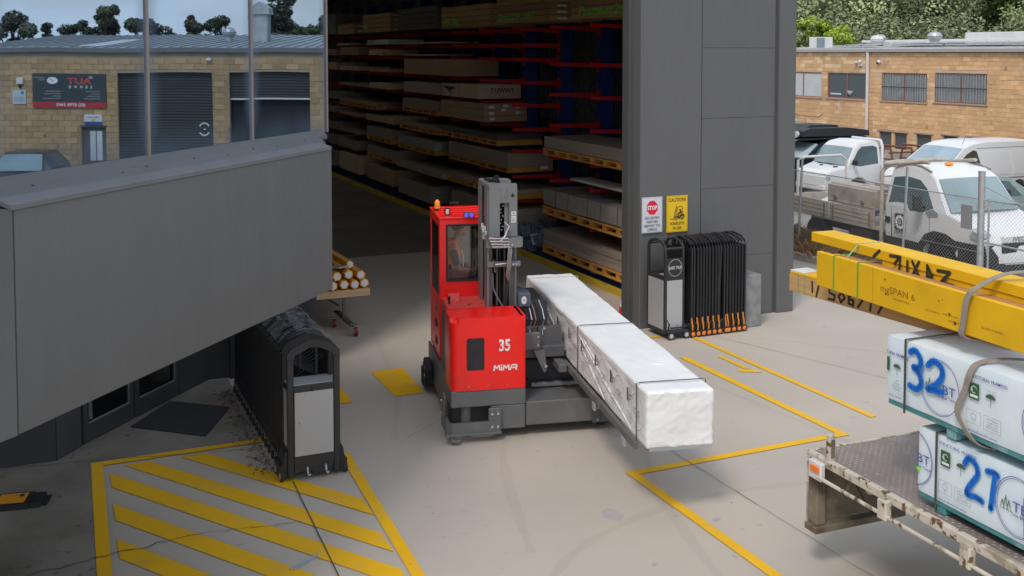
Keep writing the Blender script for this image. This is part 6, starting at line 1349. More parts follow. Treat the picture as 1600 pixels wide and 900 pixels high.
# left rear stabiliser
b = B(); b.cyl((1.70, 14.75, .25), (1.86, 14.75, .25), .18, 16); b.obox((1.74, 14.62, .38), (.10, .30, .16), rx=.4, bev=.02); b.obox((1.72, 14.85, .20), (.08, .2, .26), bev=.02); st_ = part('stabiliser', b, rubber, fk)
for zz in (.40, .28): b = B(); b.sphere((1.70, 14.60, zz), .02, 6); part('bolt', b, chrome, st_)
# ================================================================ WHITE PACK
def packmesh(x0, x1, y0, y1, z0, z1, nx, ny, nz, amp, seed=0, rnd=.03, sc=1.):
    """box with wrinkled film surface, softly rounded edges"""
    b = B(); vs = {}
    def P(i, j, k):
        key = (i, j, k)
        if key not in vs:
            x, y, z = x0+(x1-x0)*i/nx, y0+(y1-y0)*j/ny, z0+(z1-z0)*k/nz; c = Vector(((x0+x1)/2, y, (z0+z1)/2))
            ex = min(i, nx-i) == 0; ez = k == nz or k == 0; ey = min(j, ny-j) == 0
            p = Vector((x, y, z)); q = Vector((x*sc*3.0, y*sc*1.1, z*sc*3.2+seed))
            d = noise.noise(q)*amp*1.1+abs(noise.noise(q*2.3+Vector((3, 1, 2))))*amp*1.1
            n = Vector(((-1 if i == 0 else 1 if i == nx else 0), (-1 if j == 0 else 1 if j == ny else 0), (-1 if k == 0 else 1 if k == nz else 0)))
            if n.length: n.normalize()
            s = sum(map(bool, (i in (0, nx), j in (0, ny), k in (0, nz))))
            if j == 0 and amp > .0105: d += .06*max(0, .09-abs(noise.noise(Vector((x*1.6+z*1.4, 4, z*4.6-x*2.2)))))-.002
            p = p+n*(d-(.012 if s == 2 else .02 if s == 3 else 0)); vs[key] = b.bm.verts.new(p)
        return vs[key]
    for i in range(nx):
        for j in range(ny):
            b.bm.faces.new((P(i, j, nz), P(i+1, j, nz), P(i+1, j+1, nz), P(i, j+1, nz))); b.bm.faces.new((P(i, j, 0), P(i, j+1, 0), P(i+1, j+1, 0), P(i+1, j, 0)))
    for j in range(ny):
        for k in range(nz):
            b.bm.faces.new((P(0, j, k), P(0, j, k+1), P(0, j+1, k+1), P(0, j+1, k))); b.bm.faces.new((P(nx, j, k), P(nx, j+1, k), P(nx, j+1, k+1), P(nx, j, k+1)))
    for i in range(nx):
        for k in range(nz):
            b.bm.faces.new((P(i, 0, k), P(i+1, 0, k), P(i+1, 0, k+1), P(i, 0, k+1))); b.bm.faces.new((P(i, ny, k), P(i, ny, k+1), P(i+1, ny, k+1), P(i+1, ny, k)))
    return b
wp = thing('timber_pack', 'long white film-wrapped timber pack carried on the forklift', 'timber pack', (3.74, 12.9, PZ), A11)
q0, q1, r0, r1, PT = 3.40, 4.115, 10.0, 15.75, 1.385
b = packmesh(q0, q1, r0, r1, PZ, PT, 34, 170, 28, .011, 0, .03, 1.15); part('wrap', b, wrapw, wp)
b = B(); b.box(q0+.03, q1-.01, r0+.005, r1-.02, PZ-.022, PZ+.02); part('pack_base', b, M('base_board', (.35, .37, .38), .7), wp)
for bb, m_ in ((10.28, strapd), (12.62, strapd), (15.45, M('strap_white', (.5, .5, .5), .5))):
    b = B(); e = .020; b.tube([(q0-e, bb, PZ-.03), (q0-e, bb, PT+e*.6), (q0+.03, bb, PT+e), (q1-.03, bb, PT+e), (q1+e, bb, PT+e*.6), (q1+e, bb, PZ-.03)], .006, 5); part('strap', b, m_, wp)
F = Face((q0-.026, r1, PZ), (0, -1, 0)); lg = M('pack_print', (.30, .31, .33), .6, var=.1)
def pk(b, i):
        x = .55+i*.62; F.ring(b, x, .31, .19, .19, .007, .0, 28); F.text(b, 'CBC', x-.09, .27, .10, .0, .01, .9); F.text(b, 'Timber Co', x-.08, .225, .035, .0); F.line(b, [(x-.13, .27), (x-.13, .33), (x-.10, .27), (x-.09, .35), (x-.06, .27)], .005)
for i_ in range(9): decal('print', wp, lg, lambda b: pk(b, i_))
def pk2(b, i):
        x = .86+i*.62; F.rect(b, x-.035, x+.02, .33, .47, .0005); F.line(b, [(x+.06, .40), (x+.12, .42), (x+.15, .39)], .014, .0005); F.rect(b, x+.06, x+.10, .36, .375, .0005); F.text(b, 'STRUCTURAL FRAMING', x-.12, .52, .035, .0005)
        for q in range(4): F.line(b, [(x-.03, .22-.03*q), (x+.14, .22-.03*q)], .006, .0005)
for i_ in range(8): decal('print', wp, M('pack_print_dark', (.12, .12, .13), .6), lambda b: pk2(b, i_))
# torn folds of film along the side
def fold(pts, w0, h0, nm='film_fold'):
    # a thin crease: a low triangular ridge with tapering ends
    b = B(); n_ = len(pts); vs_ = []
    for i in range(n_):
        t_ = math.sin(math.pi*(i+.3)/(n_-.4)); q = Vector(pts[min(i+1, n_-1)])-Vector(pts[max(0, i-1)]); q.normalize(); s_ = q.cross(fn).normalized()*w0*max(.15, t_); p_ = Vector(pts[i])
        vs_.append([b.bm.verts.new(p_-s_-fn*.006), b.bm.verts.new(p_+s_*.2+fn*h0*t_), b.bm.verts.new(p_+s_-fn*.006)])
    for a_, c_ in zip(vs_, vs_[1:]): b.bm.faces.new((a_[0], c_[0], c_[1], a_[1])); b.bm.faces.new((a_[1], c_[1], c_[2], a_[2]))
    return part(nm, b, wrapw, wp)
fn = Vector((-1, 0, 0))
for p0_, p1_ in (((3.15, .50), (5.3, .06)), ((3.25, .40), (4.3, .05)), ((.3, .42), (1.6, .22)), ((1.2, .5), (2.5, .12)), ((3.4, .5), (4.0, .38))):
    fold([F(p0_[0]+(p1_[0]-p0_[0])*k/10, p0_[1]+(p1_[1]-p0_[1])*k/10+.004*math.sin(k*1.7), -.006) for k in range(11)], .016, .008)
Ft = Face((q0, r0-.012, PZ)); fn = Vector((0, -1, 0))
fn = Vector((0, 0, 1))
for y0_, y1_, x0_, x1_ in ((12.45, 11.7, 3.5, 3.60), (11.0, 10.9, 3.5, 3.9)):
    fold([Vector((x0_+(x1_-x0_)*k/10+.01*math.sin(k), y0_+(y1_-y0_)*k/10, PT+.002)) for k in range(11)], .018, .004)
# ================================================================ DRIVER
dr = thing('person', 'forklift driver in an orange hi-vis vest seen in profile through the cab window', 'person', (2.1, 14.6, 1.66), A11)
PLACED[dr] = Vector((0, 0, 0)); dr.location = wpos(0, 0, 0, A11)
def skinned(name, chains, mat, root=0, lvl=2):
    me = bpy.data.meshes.new(name); vs, es, rad = [], [], []; idx = {}
    for ch in chains:
        prev = None
        for p, r in ch:
            k = tuple(round(c, 4) for c in p)
            if k not in idx: idx[k] = len(vs); vs.append(p); rad.append(r)
            if prev is not None and prev != idx[k]: es.append((prev, idx[k]))
            prev = idx[k]
    me.from_pydata(vs, es, []); o = link(bpy.data.objects.new(name, me), dr); me.materials.append(mat)
    sk = o.modifiers.new('skin', 'SKIN'); sk.use_smooth_shade = True
    for i, v in enumerate(me.skin_vertices[0].data): v.radius = rad[i] if isinstance(rad[i], tuple) else (rad[i], rad[i]); v.use_root = i == root
    ss = o.modifiers.new('sub', 'SUBSURF'); ss.levels = ss.render_levels = lvl; return o
hip, ch_, neck = (2.08, 14.62, 1.70), (2.05, 14.60, 2.0), (2.14, 14.60, 2.19)
sL, sR = (2.07, 14.42, 2.11), (2.09, 14.80, 2.11)
hnd = (2.37, 14.42, 1.79)
skinned('body', [[(hip, .13), ((2.06, 14.60, 1.86), .125), (ch_, .13), ((2.10, 14.60, 2.12), .085), (neck, .048), ((2.17, 14.60, 2.25), .05), ((2.19, 14.60, 2.31), .082), ((2.185, 14.60, 2.38), .078)],
    [((2.10, 14.60, 2.12), .085), (sL, .058), ((2.10, 14.40, 1.93), .048), ((2.15, 14.38, 1.80), .042), ((2.27, 14.39, 1.785), .034), ((2.35, 14.41, 1.785), .028)],
    [((2.10, 14.60, 2.12), .085), (sR, .058), ((2.13, 14.82, 1.92), .048), ((2.18, 14.80, 1.80), .04), ((2.36, 14.74, 1.80), .030)],
    [(hip, .13), ((2.12, 14.52, 1.70), .09), ((2.34, 14.50, 1.72), .072), ((2.42, 14.50, 1.52), .055), ((2.40, 14.50, 1.36), .045)],
    [(hip, .13), ((2.12, 14.70, 1.70), .09), ((2.34, 14.72, 1.72), .072), ((2.42, 14.72, 1.52), .055), ((2.40, 14.72, 1.36), .045)]], skin_m)
# nose, brow, chin, ear added as their own small forms on the head
b = B(); b.obox((2.272, 14.60, 2.315), (.035, .026, .04), ry=-.5, bev=.01); b.sphere((2.25, 14.60, 2.255), .03, 8, (1, 1, .7)); b.sphere((2.262, 14.60, 2.345), .03, 8, (.5, 1.6, .4)); part('face', b, skin_m, dr)
for y in (14.515, 14.685): b = B(); b.sphere((2.18, y, 2.315), .026, 8, (.8, .35, 1.2)); part('ear', b, skin_m, dr)
for y in (14.57, 14.63): b = B(); b.sphere((2.258, y, 2.33), .010, 6); part('eye', b, white_print, dr)
b = B(); b.sphere((2.165, 14.60, 2.375), .098, 14, (1.0, .92, .72)); part('hair', b, hair_m, dr)
vest = skinned('vest', [[((2.08, 14.62, 1.72), .150), ((2.06, 14.60, 1.86), .148), (ch_, .150), ((2.085, 14.60, 2.10), .115)], [((2.085, 14.60, 2.10), .115), ((2.07, 14.45, 2.13), .072)], [((2.085, 14.60, 2.10), .115), ((2.09, 14.76, 2.13), .072)]], hivis)
skinned('sleeve', [[((2.07, 14.43, 2.10), .060), ((2.10, 14.385, 1.94), .056), ((2.13, 14.37, 1.85), .052)]], M('sleeve_grey', (.11, .11, .11), .8, bump=.3, bscale=20), lvl=2)
skinned('trousers', [[((2.09, 14.61, 1.69), .145), ((2.12, 14.52, 1.70), .102), ((2.34, 14.50, 1.72), .084), ((2.42, 14.50, 1.52), .066), ((2.405, 14.50, 1.42), .060)], [((2.09, 14.61, 1.69), .145), ((2.12, 14.70, 1.70), .102), ((2.34, 14.72, 1.72), .084), ((2.42, 14.72, 1.52), .066), ((2.405, 14.72, 1.42), .060)]], M('trouser_brown', (.13, .10, .085), .85, bump=.2, bscale=18))
b = B(); b.tube([(2.20, 14.46, 2.06), (2.225, 14.46, 1.95), (2.22, 14.47, 1.82)], .012, 4); part('reflective_tape', b, M('tape', (.7, .7, .68), .3, var=.05), dr)
# hand closed on the joystick: palm, four bent fingers and a thumb
fing = []
skinned('hand', [[((2.35, 14.41, 1.785), .024), ((2.385, 14.415, 1.795), .026), ((2.40, 14.418, 1.80), .022)]], skin_m)
for k, (dy, ln) in enumerate(((-.026, .030), (-.009, .036), (.009, .034), (.026, .026))):
    y = 14.418+dy; skinned('finger', [[((2.395, y, 1.812), .0095), ((2.412, y, 1.825), .009), ((2.430, y, 1.815), .0085), ((2.436, y, 1.815-ln*.7), .0075)]], skin_m, lvl=1)
skinned('thumb', [[((2.375, 14.392, 1.80), .011), ((2.395, 14.380, 1.79), .010), ((2.415, 14.388, 1.785), .0085)]], skin_m, lvl=1)
# ================================================================ CANTILEVER RACKING (24-degree frame, loads face -u)
rk = thing('cantilever_rack', 'long blue cantilever rack with red arms along the right wall of the warehouse', 'rack', (11.9, 28, 0), A24)
LA = [1.10, 1.93, 2.45, 3.18, 3.88, 4.57, 5.40]; LB = [.30, 1.20, 1.80, 2.42, 2.95, 3.54, 4.10, 4.66, 5.02, 5.40]
b = B(); b.box(-.17, .17, -.11, -.09, 0, 6.6); b.box(-.17, .17, .09, .11, 0, 6.6); b.box(-.015, .015, -.09, .09, 0, 6.6); col_me = b.mesh('column'); col_me.materials.append(rack_blue)
b = B(); b.prism([(-.17, -.12), (-.17, .0), (-1.42, .0), (-1.42, -.06)], lambda x, z, t: (x, t, z), -.035, .035); b.box(-.20, -.17, -.07, .07, -.22, .08); b.box(-1.43, -1.415, -.035, .035, -.06, .035); arm_me = b.mesh('arm'); arm_me.materials.append(rack_red)
b = B(); b.box(-1.35, .17, -.08, .08, 0, .22, .01); base_me = b.mesh('base_beam'); base_me.materials.append(rack_blue)
cols = [17.5, 19.5, 21.45, 23.5, 25.6, 27.7, 29.7, 31.8, 33.8, 35.9, 38.0, 40.1, 42.2, 44.3]
UC = 11.9
for v in cols:
    c = inst('column', col_me, rk, (UC-11.9, v-28, 0)); inst('base_beam', base_me, rk, (0, v-28, 0))
    for z in (LA if v < 22.5 else LB):
        if z > .4 and not (v < 19 and z < 1): inst('arm', arm_me, rk, (0, v-28, z))
bm_ = M('brace_dark', (.01, .02, .07), .5)
for a, c in zip(cols, cols[1:]):
    b = B()
    for z0, z1 in ((1.2, 2.9), (2.9, 4.6)): b.tube([(UC, a, z0), (UC, c, z1)], .012, 4); b.tube([(UC+.03, a, z1), (UC+.03, c, z0)], .012, 4)
    part('cross_brace', b, bm_, rk, kind='stuff')
    b = B(); b.tube([(UC, a, 4.6), (UC, c, 4.6)], .018, 5); b.tube([(UC, a, 2.9), (UC, c, 2.9)], .018, 5); part('tie_bar', b, bm_, rk, kind='stuff')
gr_ = thing('guard_rail', 'long yellow floor guard angle in front of the racking', 'guard rail', (10.33, 28, 0), A24)
b = B(); b.box(10.30, 10.315, 16.4, 46, 0, .16); b.box(10.315, 10.40, 16.4, 46, .0, .015); part('angle', b, guard_y, gr_)
bb_ = thing('bay_sign', 'small white bay sign lettered A behind the yellow guard rail', 'sign', (10.45, 19.3, .05), A24)
F = Face((10.45, 19.45, .20), (0, -1, 0)); b = B(); F.plate(b, 0, .26, 0, .22, -.01, 0); part('plate', b, whiteish, bb_); decal('print', bb_, black_print, lambda b: F.text(b, 'A', .07, .03, .20, .003, .03))
b = B(); b.box(10.56, 10.62, 16.6, 22.3, .02, .22); part('front_beam', b, rack_blue, rk); b = B(); b.box(10.8, 10.84, 19.2, 22.4, .02, .2); part('front_beam', b, rack_blue, rk)
def pallet(label, v0, v1, z0, z1, u0=10.38, u1=11.6, mat=pallet_y, fine=False):
    """low long pallet: boards along u on three runners along v"""
    p = thing('pallet', label, 'pallet', ((u0+u1)/2, (v0+v1)/2, z0), A24, 'pallets in the racking')
    h = z1-z0; t = h*.22
    if fine:
        for z in (z0, z1-t): b = B(); b.box(u0-.01, u0+.09, v0, v1, z, z+t-.001, .002); part('deck_board', b, mat, p); b = B(); b.box(u1-.1, u1, v0, v1, z, z+t-.001, .002); part('deck_board', b, mat, p)
        n = max(2, int((v1-v0)/.52))
        for k in range(n+1):
            v = v0+(v1-v0-.14)*k/n; b = B(); b.box(u0, u1, v, v+.14, z0+t, z1-t, .003); part('block', b, mat, p)
    else:
        b = B(); b.box(u0-.01, u1, v0, v1, z1-t, z1); b.box(u0-.01, u1, v0, v1, z0, z0+t)
        n = max(2, int((v1-v0)/.6))
        for k in range(n+1): v = v0+(v1-v0-.12)*k/n; b.box(u0, u1, v, v+.12, z0+t, z1-t)
        part('deck', b, mat, p)
    return p
def load(label, v0, v1, z0, z1, mat, cat='board stack', name='board_stack', u0=10.38, u1=11.6, layers=0, wrap=False, slack=0):
    t = thing(name, label, cat, ((u0+u1)/2, (v0+v1)/2, z0), A24, None)
    if wrap: part('wrap', packmesh(u0, u1, v0, v1, z0, z1, 8, 40, 4, .012, v0), mat, t)
    elif layers:
        hh = (z1-z0)/layers
        for k in range(layers): d = random.uniform(0, .02); b = B(); b.box(u0+d, u1, v0+random.uniform(0, .03), v1, z0+hh*k+.003, z0+hh*(k+1)-.003, .003); part('sheet', b, mat, t)
    else: b = B(); b.box(u0, u1, v0, v1, z0, z1, .006); part('board', b, mat, t)
    return t
# near bays
pallet('orange pallet under the grey boards on the third shelf of the near bay', 17.0, 21.6, 2.49, 2.64, fine=True); load('flat grey board pack on an orange pallet beside three bare red arms', 17.0, 21.55, 2.65, 2.91, board_g)
pallet('orange pallet under the strapped wrapped boards of the near bay', 17.0, 21.62, 1.15, 1.33, fine=True)
wl = load('film-wrapped board pack with dark straps on the near bay', 17.0, 21.6, 1.35, 1.73, board_w, wrap=True)
for v in (20.95, 20.35, 19.45, 18.9, 18.2): b = B(); b.tube([(10.36, v, 1.33), (10.36, v-.05, 1.74), (10.42, v-.1, 1.757), (11.6, v-.3, 1.757)], .006, 5); part('strap', b, strapd, wl)
pallet('orange pallet under the lowest brown boards of the near bay', 17.0, 21.62, .26, .44, fine=True); load('thick grey board pack on the lowest pallet of the near bay', 17.0, 21.6, .45, .80, board_g, layers=3)
load('thin pale plank across the red arms above the strapped pack', 17.0, 20.5, 2.02, 2.07, M('pale_plank', (.5, .47, .45), .7), 'plank', 'plank', 10.5, 11.0)
wb = thing('wrapped_bundle', 'crumpled grey blue plastic wrapped bundle on the floor beside the rack', 'wrapped bundle', (10.95, 22.6, 0), A24)
b = B(); 
for i in range(9):
    for j in range(5): b.obox((10.55+.18*j+random.uniform(-.04, .04), 21.95+.17*i, .28+random.uniform(-.05, .3)), (.22, .2, .26), random.uniform(0, 3), random.uniform(-.5, .5), random.uniform(-.5, .5))
part('film', b, M('blue_grey_film', (.16, .20, .26), .25, var=.35, scale=10, bump=1, bscale=20), wb)
# far bays: (label, near v, far v, bottom, top, material, pallet?, options)
LO = [
 ('wide grey board pack with a bright end face on an orange pallet behind the mast', 23.58, 27.7, 1.99, 2.33, board_g, 1, {}),
 ('thin pale boards on an orange pallet just behind the mast head', 23.3, 27.8, 1.37, 1.46, board_g, 1, {}),
 ('low grey board stack on the rack base behind the mast', 23.35, 27.5, .46, .98, board_g, 1, dict(layers=3)),
 ('dark thin boards on pallets above the wide grey pack', 24.2, 28.7, 2.60, 2.72, M('dark_board', (.12, .11, .10), .8), 1, {}),
 ('brown carton stack with small white labels', 25.1, 28.3, 3.0, 3.47, card, 0, dict(layers=3)),
 ('pale printed carton at the end of its shelf', 25.5, 26.9, 3.58, 3.95, card_l, 0, {}),
 ('torn pale carton beside the printed carton', 26.95, 28.2, 3.58, 3.93, card_l, 0, {}),
 ('grey board pack left of the torn carton', 28.35, 31.7, 3.58, 3.90, board_g, 0, {}),
 ('long plain brown carton below the empty shelf', 27.0, 31.65, 4.14, 4.60, card, 0, {}),
 ('grey board pack on a pallet left of the labelled cartons', 28.6, 31.8, 3.12, 3.38, board_g, 1, {}),
 ('thin sheet stack on a pallet, fourth shelf of the middle bay', 28.3, 32.1, 2.56, 2.64, board_g, 1, {}),
 ('film-wrapped board pack on a pallet of the middle bay', 28.85, 32.3, 1.94, 2.20, board_w, 1, dict(wrap=True)),
 ('thin wide boards overhanging the second shelf of the middle bay', 27.8, 32.0, 1.24, 1.38, board_g, 0, dict(u0=10.2)),
 ('large grey board block on the base of the middle bay', 29.15, 32.35, .34, .86, board_g, 0, dict(layers=2)),
 ('single pale sheet on the high shelf of the middle bay', 28.4, 31.6, 5.06, 5.10, card_l, 0, {}),
 ('single thin sheet under the high pale sheet', 28.8, 31.7, 4.70, 4.74, card_l, 0, {}),
 ('loose pale sheets on the fourth shelf of the third bay', 32.8, 36.0, 2.46, 2.66, card_l, 0, dict(layers=4)),
 ('pale board pack on the third shelf of the third bay', 33.0, 35.8, 1.94, 2.25, board_g, 1, {}),
 ('grey board pack on the second shelf of the third bay', 32.85, 35.8, 1.34, 1.58, board_g, 1, {}),
 ('brown board stack on the base of the third bay', 32.9, 35.8, .43, .93, card, 0, {}),
 ('yellowish carton on the sixth shelf of the third bay', 33.25, 35.5, 3.58, 3.77, card_l, 0, {}),
 ('brown carton stack on the seventh shelf of the third bay', 33.1, 35.5, 4.14, 4.24, card, 0, {}),
 ('pale carton with a dark mark on the eighth shelf of the third bay', 33.8, 35.5, 4.70, 4.90, card_l, 0, {}),
 ('white sheet bundle with blue lettering on a high shelf', 33.25, 35.7, 5.06, 5.22, M('white_carton', (.62, .62, .60), .7), 0, {}),
 ('grey slab pack on the third shelf of the fourth bay', 37.0, 39.6, 1.84, 1.98, board_w, 0, {}),
 ('crumpled wrapped boards on the second shelf of the fourth bay', 37.2, 39.8, 1.24, 1.58, board_w, 0, dict(wrap=True)),
 ('pale crate on the base of the fourth bay', 36.85, 39.6, .40, 1.05, card_l, 0, {}),
 ('flat pale pallet load on the fifth shelf of the fourth bay', 34.6, 39.5, 2.99, 3.08, board_g, 1, {}),
 ('thin boards on the fourth shelf of the fourth bay', 36.8, 39.5, 2.48, 2.6, card, 0, {}),
 ('brown carton on the eighth shelf of the fourth bay', 36.9, 39.3, 4.70, 5.0, card, 0, {}),
 ('pallet-like carton with slots on the seventh shelf of the fourth bay', 36.9, 39.4, 4.14, 4.28, card_l, 0, {}),
 ('thin pale roll on the sixth shelf of the fourth bay', 35.6, 39.6, 3.58, 3.68, board_w, 0, {}),
 ('small pale carton at the far left of the racking', 39.9, 41.6, 4.14, 4.42, card_l, 0, {}),
 ('pale sheet on the high shelf of the fourth bay', 38.2, 39.8, 5.06, 5.14, card_l, 0, {}),
 ('grey wrapped stack on the base of the farthest bay', 40.2, 43.5, .4, .95, board_w, 0, {}),
 ('grey wrapped stack on the second shelf of the farthest bay', 40.3, 43.5, 1.24, 1.6, board_w, 0, {}),
 ('grey wrapped stack on the third shelf of the farthest bay', 40.2, 43.5, 1.84, 2.1, board_w, 0, {}),
 ('grey boards on the fourth shelf of the farthest bay', 40.2, 43.5, 2.48, 2.7, board_w, 0, {}),
 ('grey boards on the fifth shelf of the farthest bay', 40.2, 43.5, 3.0, 3.2, board_w, 0, {}),
 ('crumpled clear film bundle on the eighth shelf at the far left', 40.0, 42.5, 4.70, 4.92, board_w, 0, dict(wrap=True)),
]
for lab, v0, v1, z0, z1, m_, pal, kw in LO:
    z0, z1 = z0+.005, z1+.005
    if pal: pallet('pallet under the '+' '.join(lab.replace(' on a pallet', '').replace(' on an orange pallet', '').replace(' on pallets', '').split()[:13]), v0, v1, z0-.14, z0-.004)
    load(lab, v0, v1, z0, z1, m_, **kw)
tg_ = {o['label']: o for o in bpy.data.objects if o.get('category') == 'board stack'}
Fp = Face((10.40, 25.49, 3.59), (1, 0, 0)); decal('print', tg_['pale printed carton at the end of its shelf'], black_print, lambda b: Fp.text(b, '7 UWWT', .32, .15, .18, .006, .02, .9))
Fp = Face((10.37, 28.2, 3.59), (0, -1, 0)); decal('tear', tg_['torn pale carton beside the printed carton'], black_print, lambda b: b.poly([Fp(x, y, .006) for x, y in ((.1, .28), (.9, .27), (1.15, .24), (.8, .20), (.62, .10), (.5, .18), (.3, .22))]))
Fp = Face((10.40, 25.09, 3.0))
for x, z in ((.1, .36), (.1, .2), (.12, .05), (.85, .36), (.85, .2), (.5, .38), (.45, .28)): decal('white_label', tg_['brown carton stack with small white labels'], white_print, lambda b: Fp.rect(b, x, x+.14, z, z+.07, .02))
Fp = Face((10.36, 35.7, 5.07), (0, -1, 0)); decal('print', tg_['white sheet bundle with blue lettering on a high shelf'], spray_b, lambda b: Fp.text(b, 'HYNE', .1, .04, .12, .006, .02, 2))
decal('white_label', tg_['wide grey board pack with a bright end face on an orange pallet behind the mast'], white_print, lambda b: Face((10.9, 23.57, 2.02)).rect(b, .35, .55, -.11, -.03, .01))
# long timber packs along the top tier
tps = [('nearest timber pack on the top tier, cut by the pier', 16.6, 20.2, 5.50, 6.15, 5), ('timber pack with green lettering above the first blue column', 21.15, 24.25, 5.50, 6.2, 5), ('timber pack with green numbers in the middle of the top tier', 24.65, 28.2, 5.46, 6.05, 4), ('dark timber pack in the shade of the top tier', 28.5, 32.2, 5.48, 6.15, 4), ('pale timber pack with a green mark on the top tier', 33.0, 36.2, 5.48, 6.1, 4), ('low timber pack with a green mark left of the pale pack', 37.3, 39.6, 5.48, 5.85, 2), ('grey timber stack at the far left of the top tier', 39.9, 42.5, 5.48, 6.3, 3)]
grn = ['Premium24', 'Dress224   SN5', 'H5  DB', '', 'PH', 'EDS', '']
for i, (lab, v0, v1, z0, z1, n) in enumerate(tps):
    t = thing('rack_timber_pack', lab, 'timber pack', (11, (v0+v1)/2, z0), A24, 'timber packs on the top tier')
    hh = (z1-z0)/n; mm = M('rack_timber_dark', (.12, .10, .085), .8, var=.15) if i in (3,) else (M('rack_timber_grey', (.22, .20, .19), .8, var=.15) if i == 6 else pack_t)
    for k in range(n): b = B(); d = random.uniform(0, .02); b.box(10.35+d, 11.65, v0+random.uniform(0, .05), v1, z0+hh*k+.006, z0+hh*(k+1)-.006, .004); part('timber_layer', b, mm, t)
    if grn[i]: F = Face((10.36, v1, z0), (0, -1, 0)); decal('spray_print', t, spray_g, lambda b: F.text(b, grn[i], .15 if i != 0 else .35, .08, .26 if i != 1 else .20, .012, .02, 1.5 if i > 1 else 1.6, shear=.2))
    b = B()
    for k in range(n): b.box(10.5, 10.75, v0-.01, v0+.0, z0+hh*k+hh*.3, z0+hh*k+hh*.6)
    if i != 6: part('end_tag', b, whiteish, t, kind='stuff')
# ================================================================ FLATBED TRUCK at the right, frame A22
fb = thing('flatbed', 'rusty cream flatbed trailer deck with checker plate in the right foreground', 'flatbed truck', (7.4, 4, 0), A22)
DZ, DA, DB_ = 1.10, 6.18, 7.96
chk = M('checker_plate', (.30, .25, .225), .6, metal=.1, var=.12, scale=2, bump=.1, c2=(.20, .165, .15), amt=.5, dscale=1.5, soft=.2, c3=(.42, .39, .36), amt3=.3, d3=14)
b = B(); b.box(DA+.065, 8.55, -1.5, DB_-.03, DZ-.03, DZ-.006); part('deck_plate', b, chk, fb)
b = B(); rg = random.Random(5)
for i in range(46):
    for j in range(95):
        a, c = DA+.11+i*.034, DB_-.05-j*.034
        if a > 7.7 or (a > 6.35 and c < 6.5 and a < 6.9): continue
        s = 1 if (i+j) % 2 else -1; d = Vector((.011, .011*s)); n = Vector((-d.y, d.x))*.28; z = DZ-.006
        p = [Vector((a, c))+d, Vector((a, c))+n, Vector((a, c))-d, Vector((a, c))-n]; m_ = [b.bm.verts.new((q.x, q.y, z)) for q in p]; t1 = b.bm.verts.new((a+d.x*.5, c+d.y*.5, z+.0035)); t2 = b.bm.verts.new((a-d.x*.5, c-d.y*.5, z+.0035))
        for f in ((m_[0], m_[1], t1), (m_[0], t1, m_[3]), (m_[2], m_[3], t2), (m_[2], t2, m_[1]), (m_[1], t2, t1), (m_[3], t1, t2)): b.bm.faces.new(f)
part('checker_lug', b, M('checker_lug', (.42, .36, .32), .5, metal=.25, var=.15, c2=(.24, .19, .16), amt=.45, dscale=3), fb, kind='stuff', smooth=False, norm=False)
b = B(); b.box(DA, DA+.06, -1.5, DB_, DZ-.075, DZ+.004, .008); part('side_rail', b, white_dirty, fb)
b = B(); b.box(DA+.085, 8.6, DB_-.025, DB_+.0, DZ-.10, DZ+.002, .004); part('end_rail', b, white_dirty, fb)
b = B(); b.cyl((DA-.05, 7.74, DZ-.165), (DA-.05, -1.5, DZ-.165), .017, 10); part('rope_rail', b, white_dirty, fb)
for bb in (6.88, 5.98, 5.05, 4.1): b = B(); b.box(DA-.075, DA-.003, bb-.055, bb+.055, DZ-.205, DZ-.03, .012); part('rail_bracket', b, white_dirty, fb)
b = B(); b.box(DA-.06, DA-.003, 7.68, 7.86, DZ-.20, DZ-.03, .012); lb = part('lamp_bracket', b, whiteish, fb); b = B(); b.box(DA-.075, DA-.06, 7.70, 7.82, DZ-.125, DZ-.065, .005); part('marker_lamp', b, M('marker_orange', (.90, .20, .02), .35), lb)
b = B(); b.box(DA+.005, DA+.075, 7.64, 7.70, DZ-.0, DZ+.24, .006); sp = part('stake', b, white_dirty, fb); b = B(); b.box(DA+.02, DA+.06, 7.635, 7.64, DZ+.03, DZ+.2); part('stake_slot', b, rust_pl, sp)
# end skirt plate under the far end
b = B(); b.box(DA+.07, 7.05, DB_-.10, DB_-.08, .46, DZ-.10); part('skirt_plate', b, rust_pl, fb)
b = B(); b.box(DA+.0, DA+.10, DB_-.16, DB_-.03, .44, DZ-.10, .008); part('skirt_post', b, rust_pl, fb)
b = B(); b.box(DA-.035, 7.2, DB_-.19, DB_-.02, .375, .44, .008); part('skirt_beam', b, rust_pl, fb)
b = B(); b.box(DA-.0, DA+.03, DB_-.03, DB_-.005, .44, DZ-.1); part('post_edge', b, white_dirty, fb)
b = B(); b.tube([(6.45, 7.8, .95), (6.6, 7.8, .80), (6.72, 7.82, .62), (6.78, 7.8, .50)], .007, 5); b.tube([(6.6, 7.75, .97), (6.75, 7.75, .85), (6.95, 7.78, .60), (7.0, 7.78, .5)], .008, 5); b.tube([(6.85, 7.75, .98), (6.84, 7.72, .86), (7.0, 7.7, .76)], .009, 5); part('cable', b, black, fb)
b = B(); b.box(6.7, 7.0, -1.5, 7.6, .78, .99); b.box(7.7, 8.0, -1.5, 7.6, .78, .99); part('chassis_rail', b, vdark, fb)
b = B(); b.lathe((DA+.22, 7.35, .93), [(.03, -.04), (.05, 0), (.03, .04)], 10); part('rope_hook', b, M('ivory', (.5, .46, .36), .6), fb)
for bb in (3.2, 4.4): b = B(); b.lathe((6.6, bb-3.3, .48), [(.28, -.12), (.48, -.12), (.48, .12), (.28, .12)], 24, 'X'); part('wheel', b, tyre, fb)
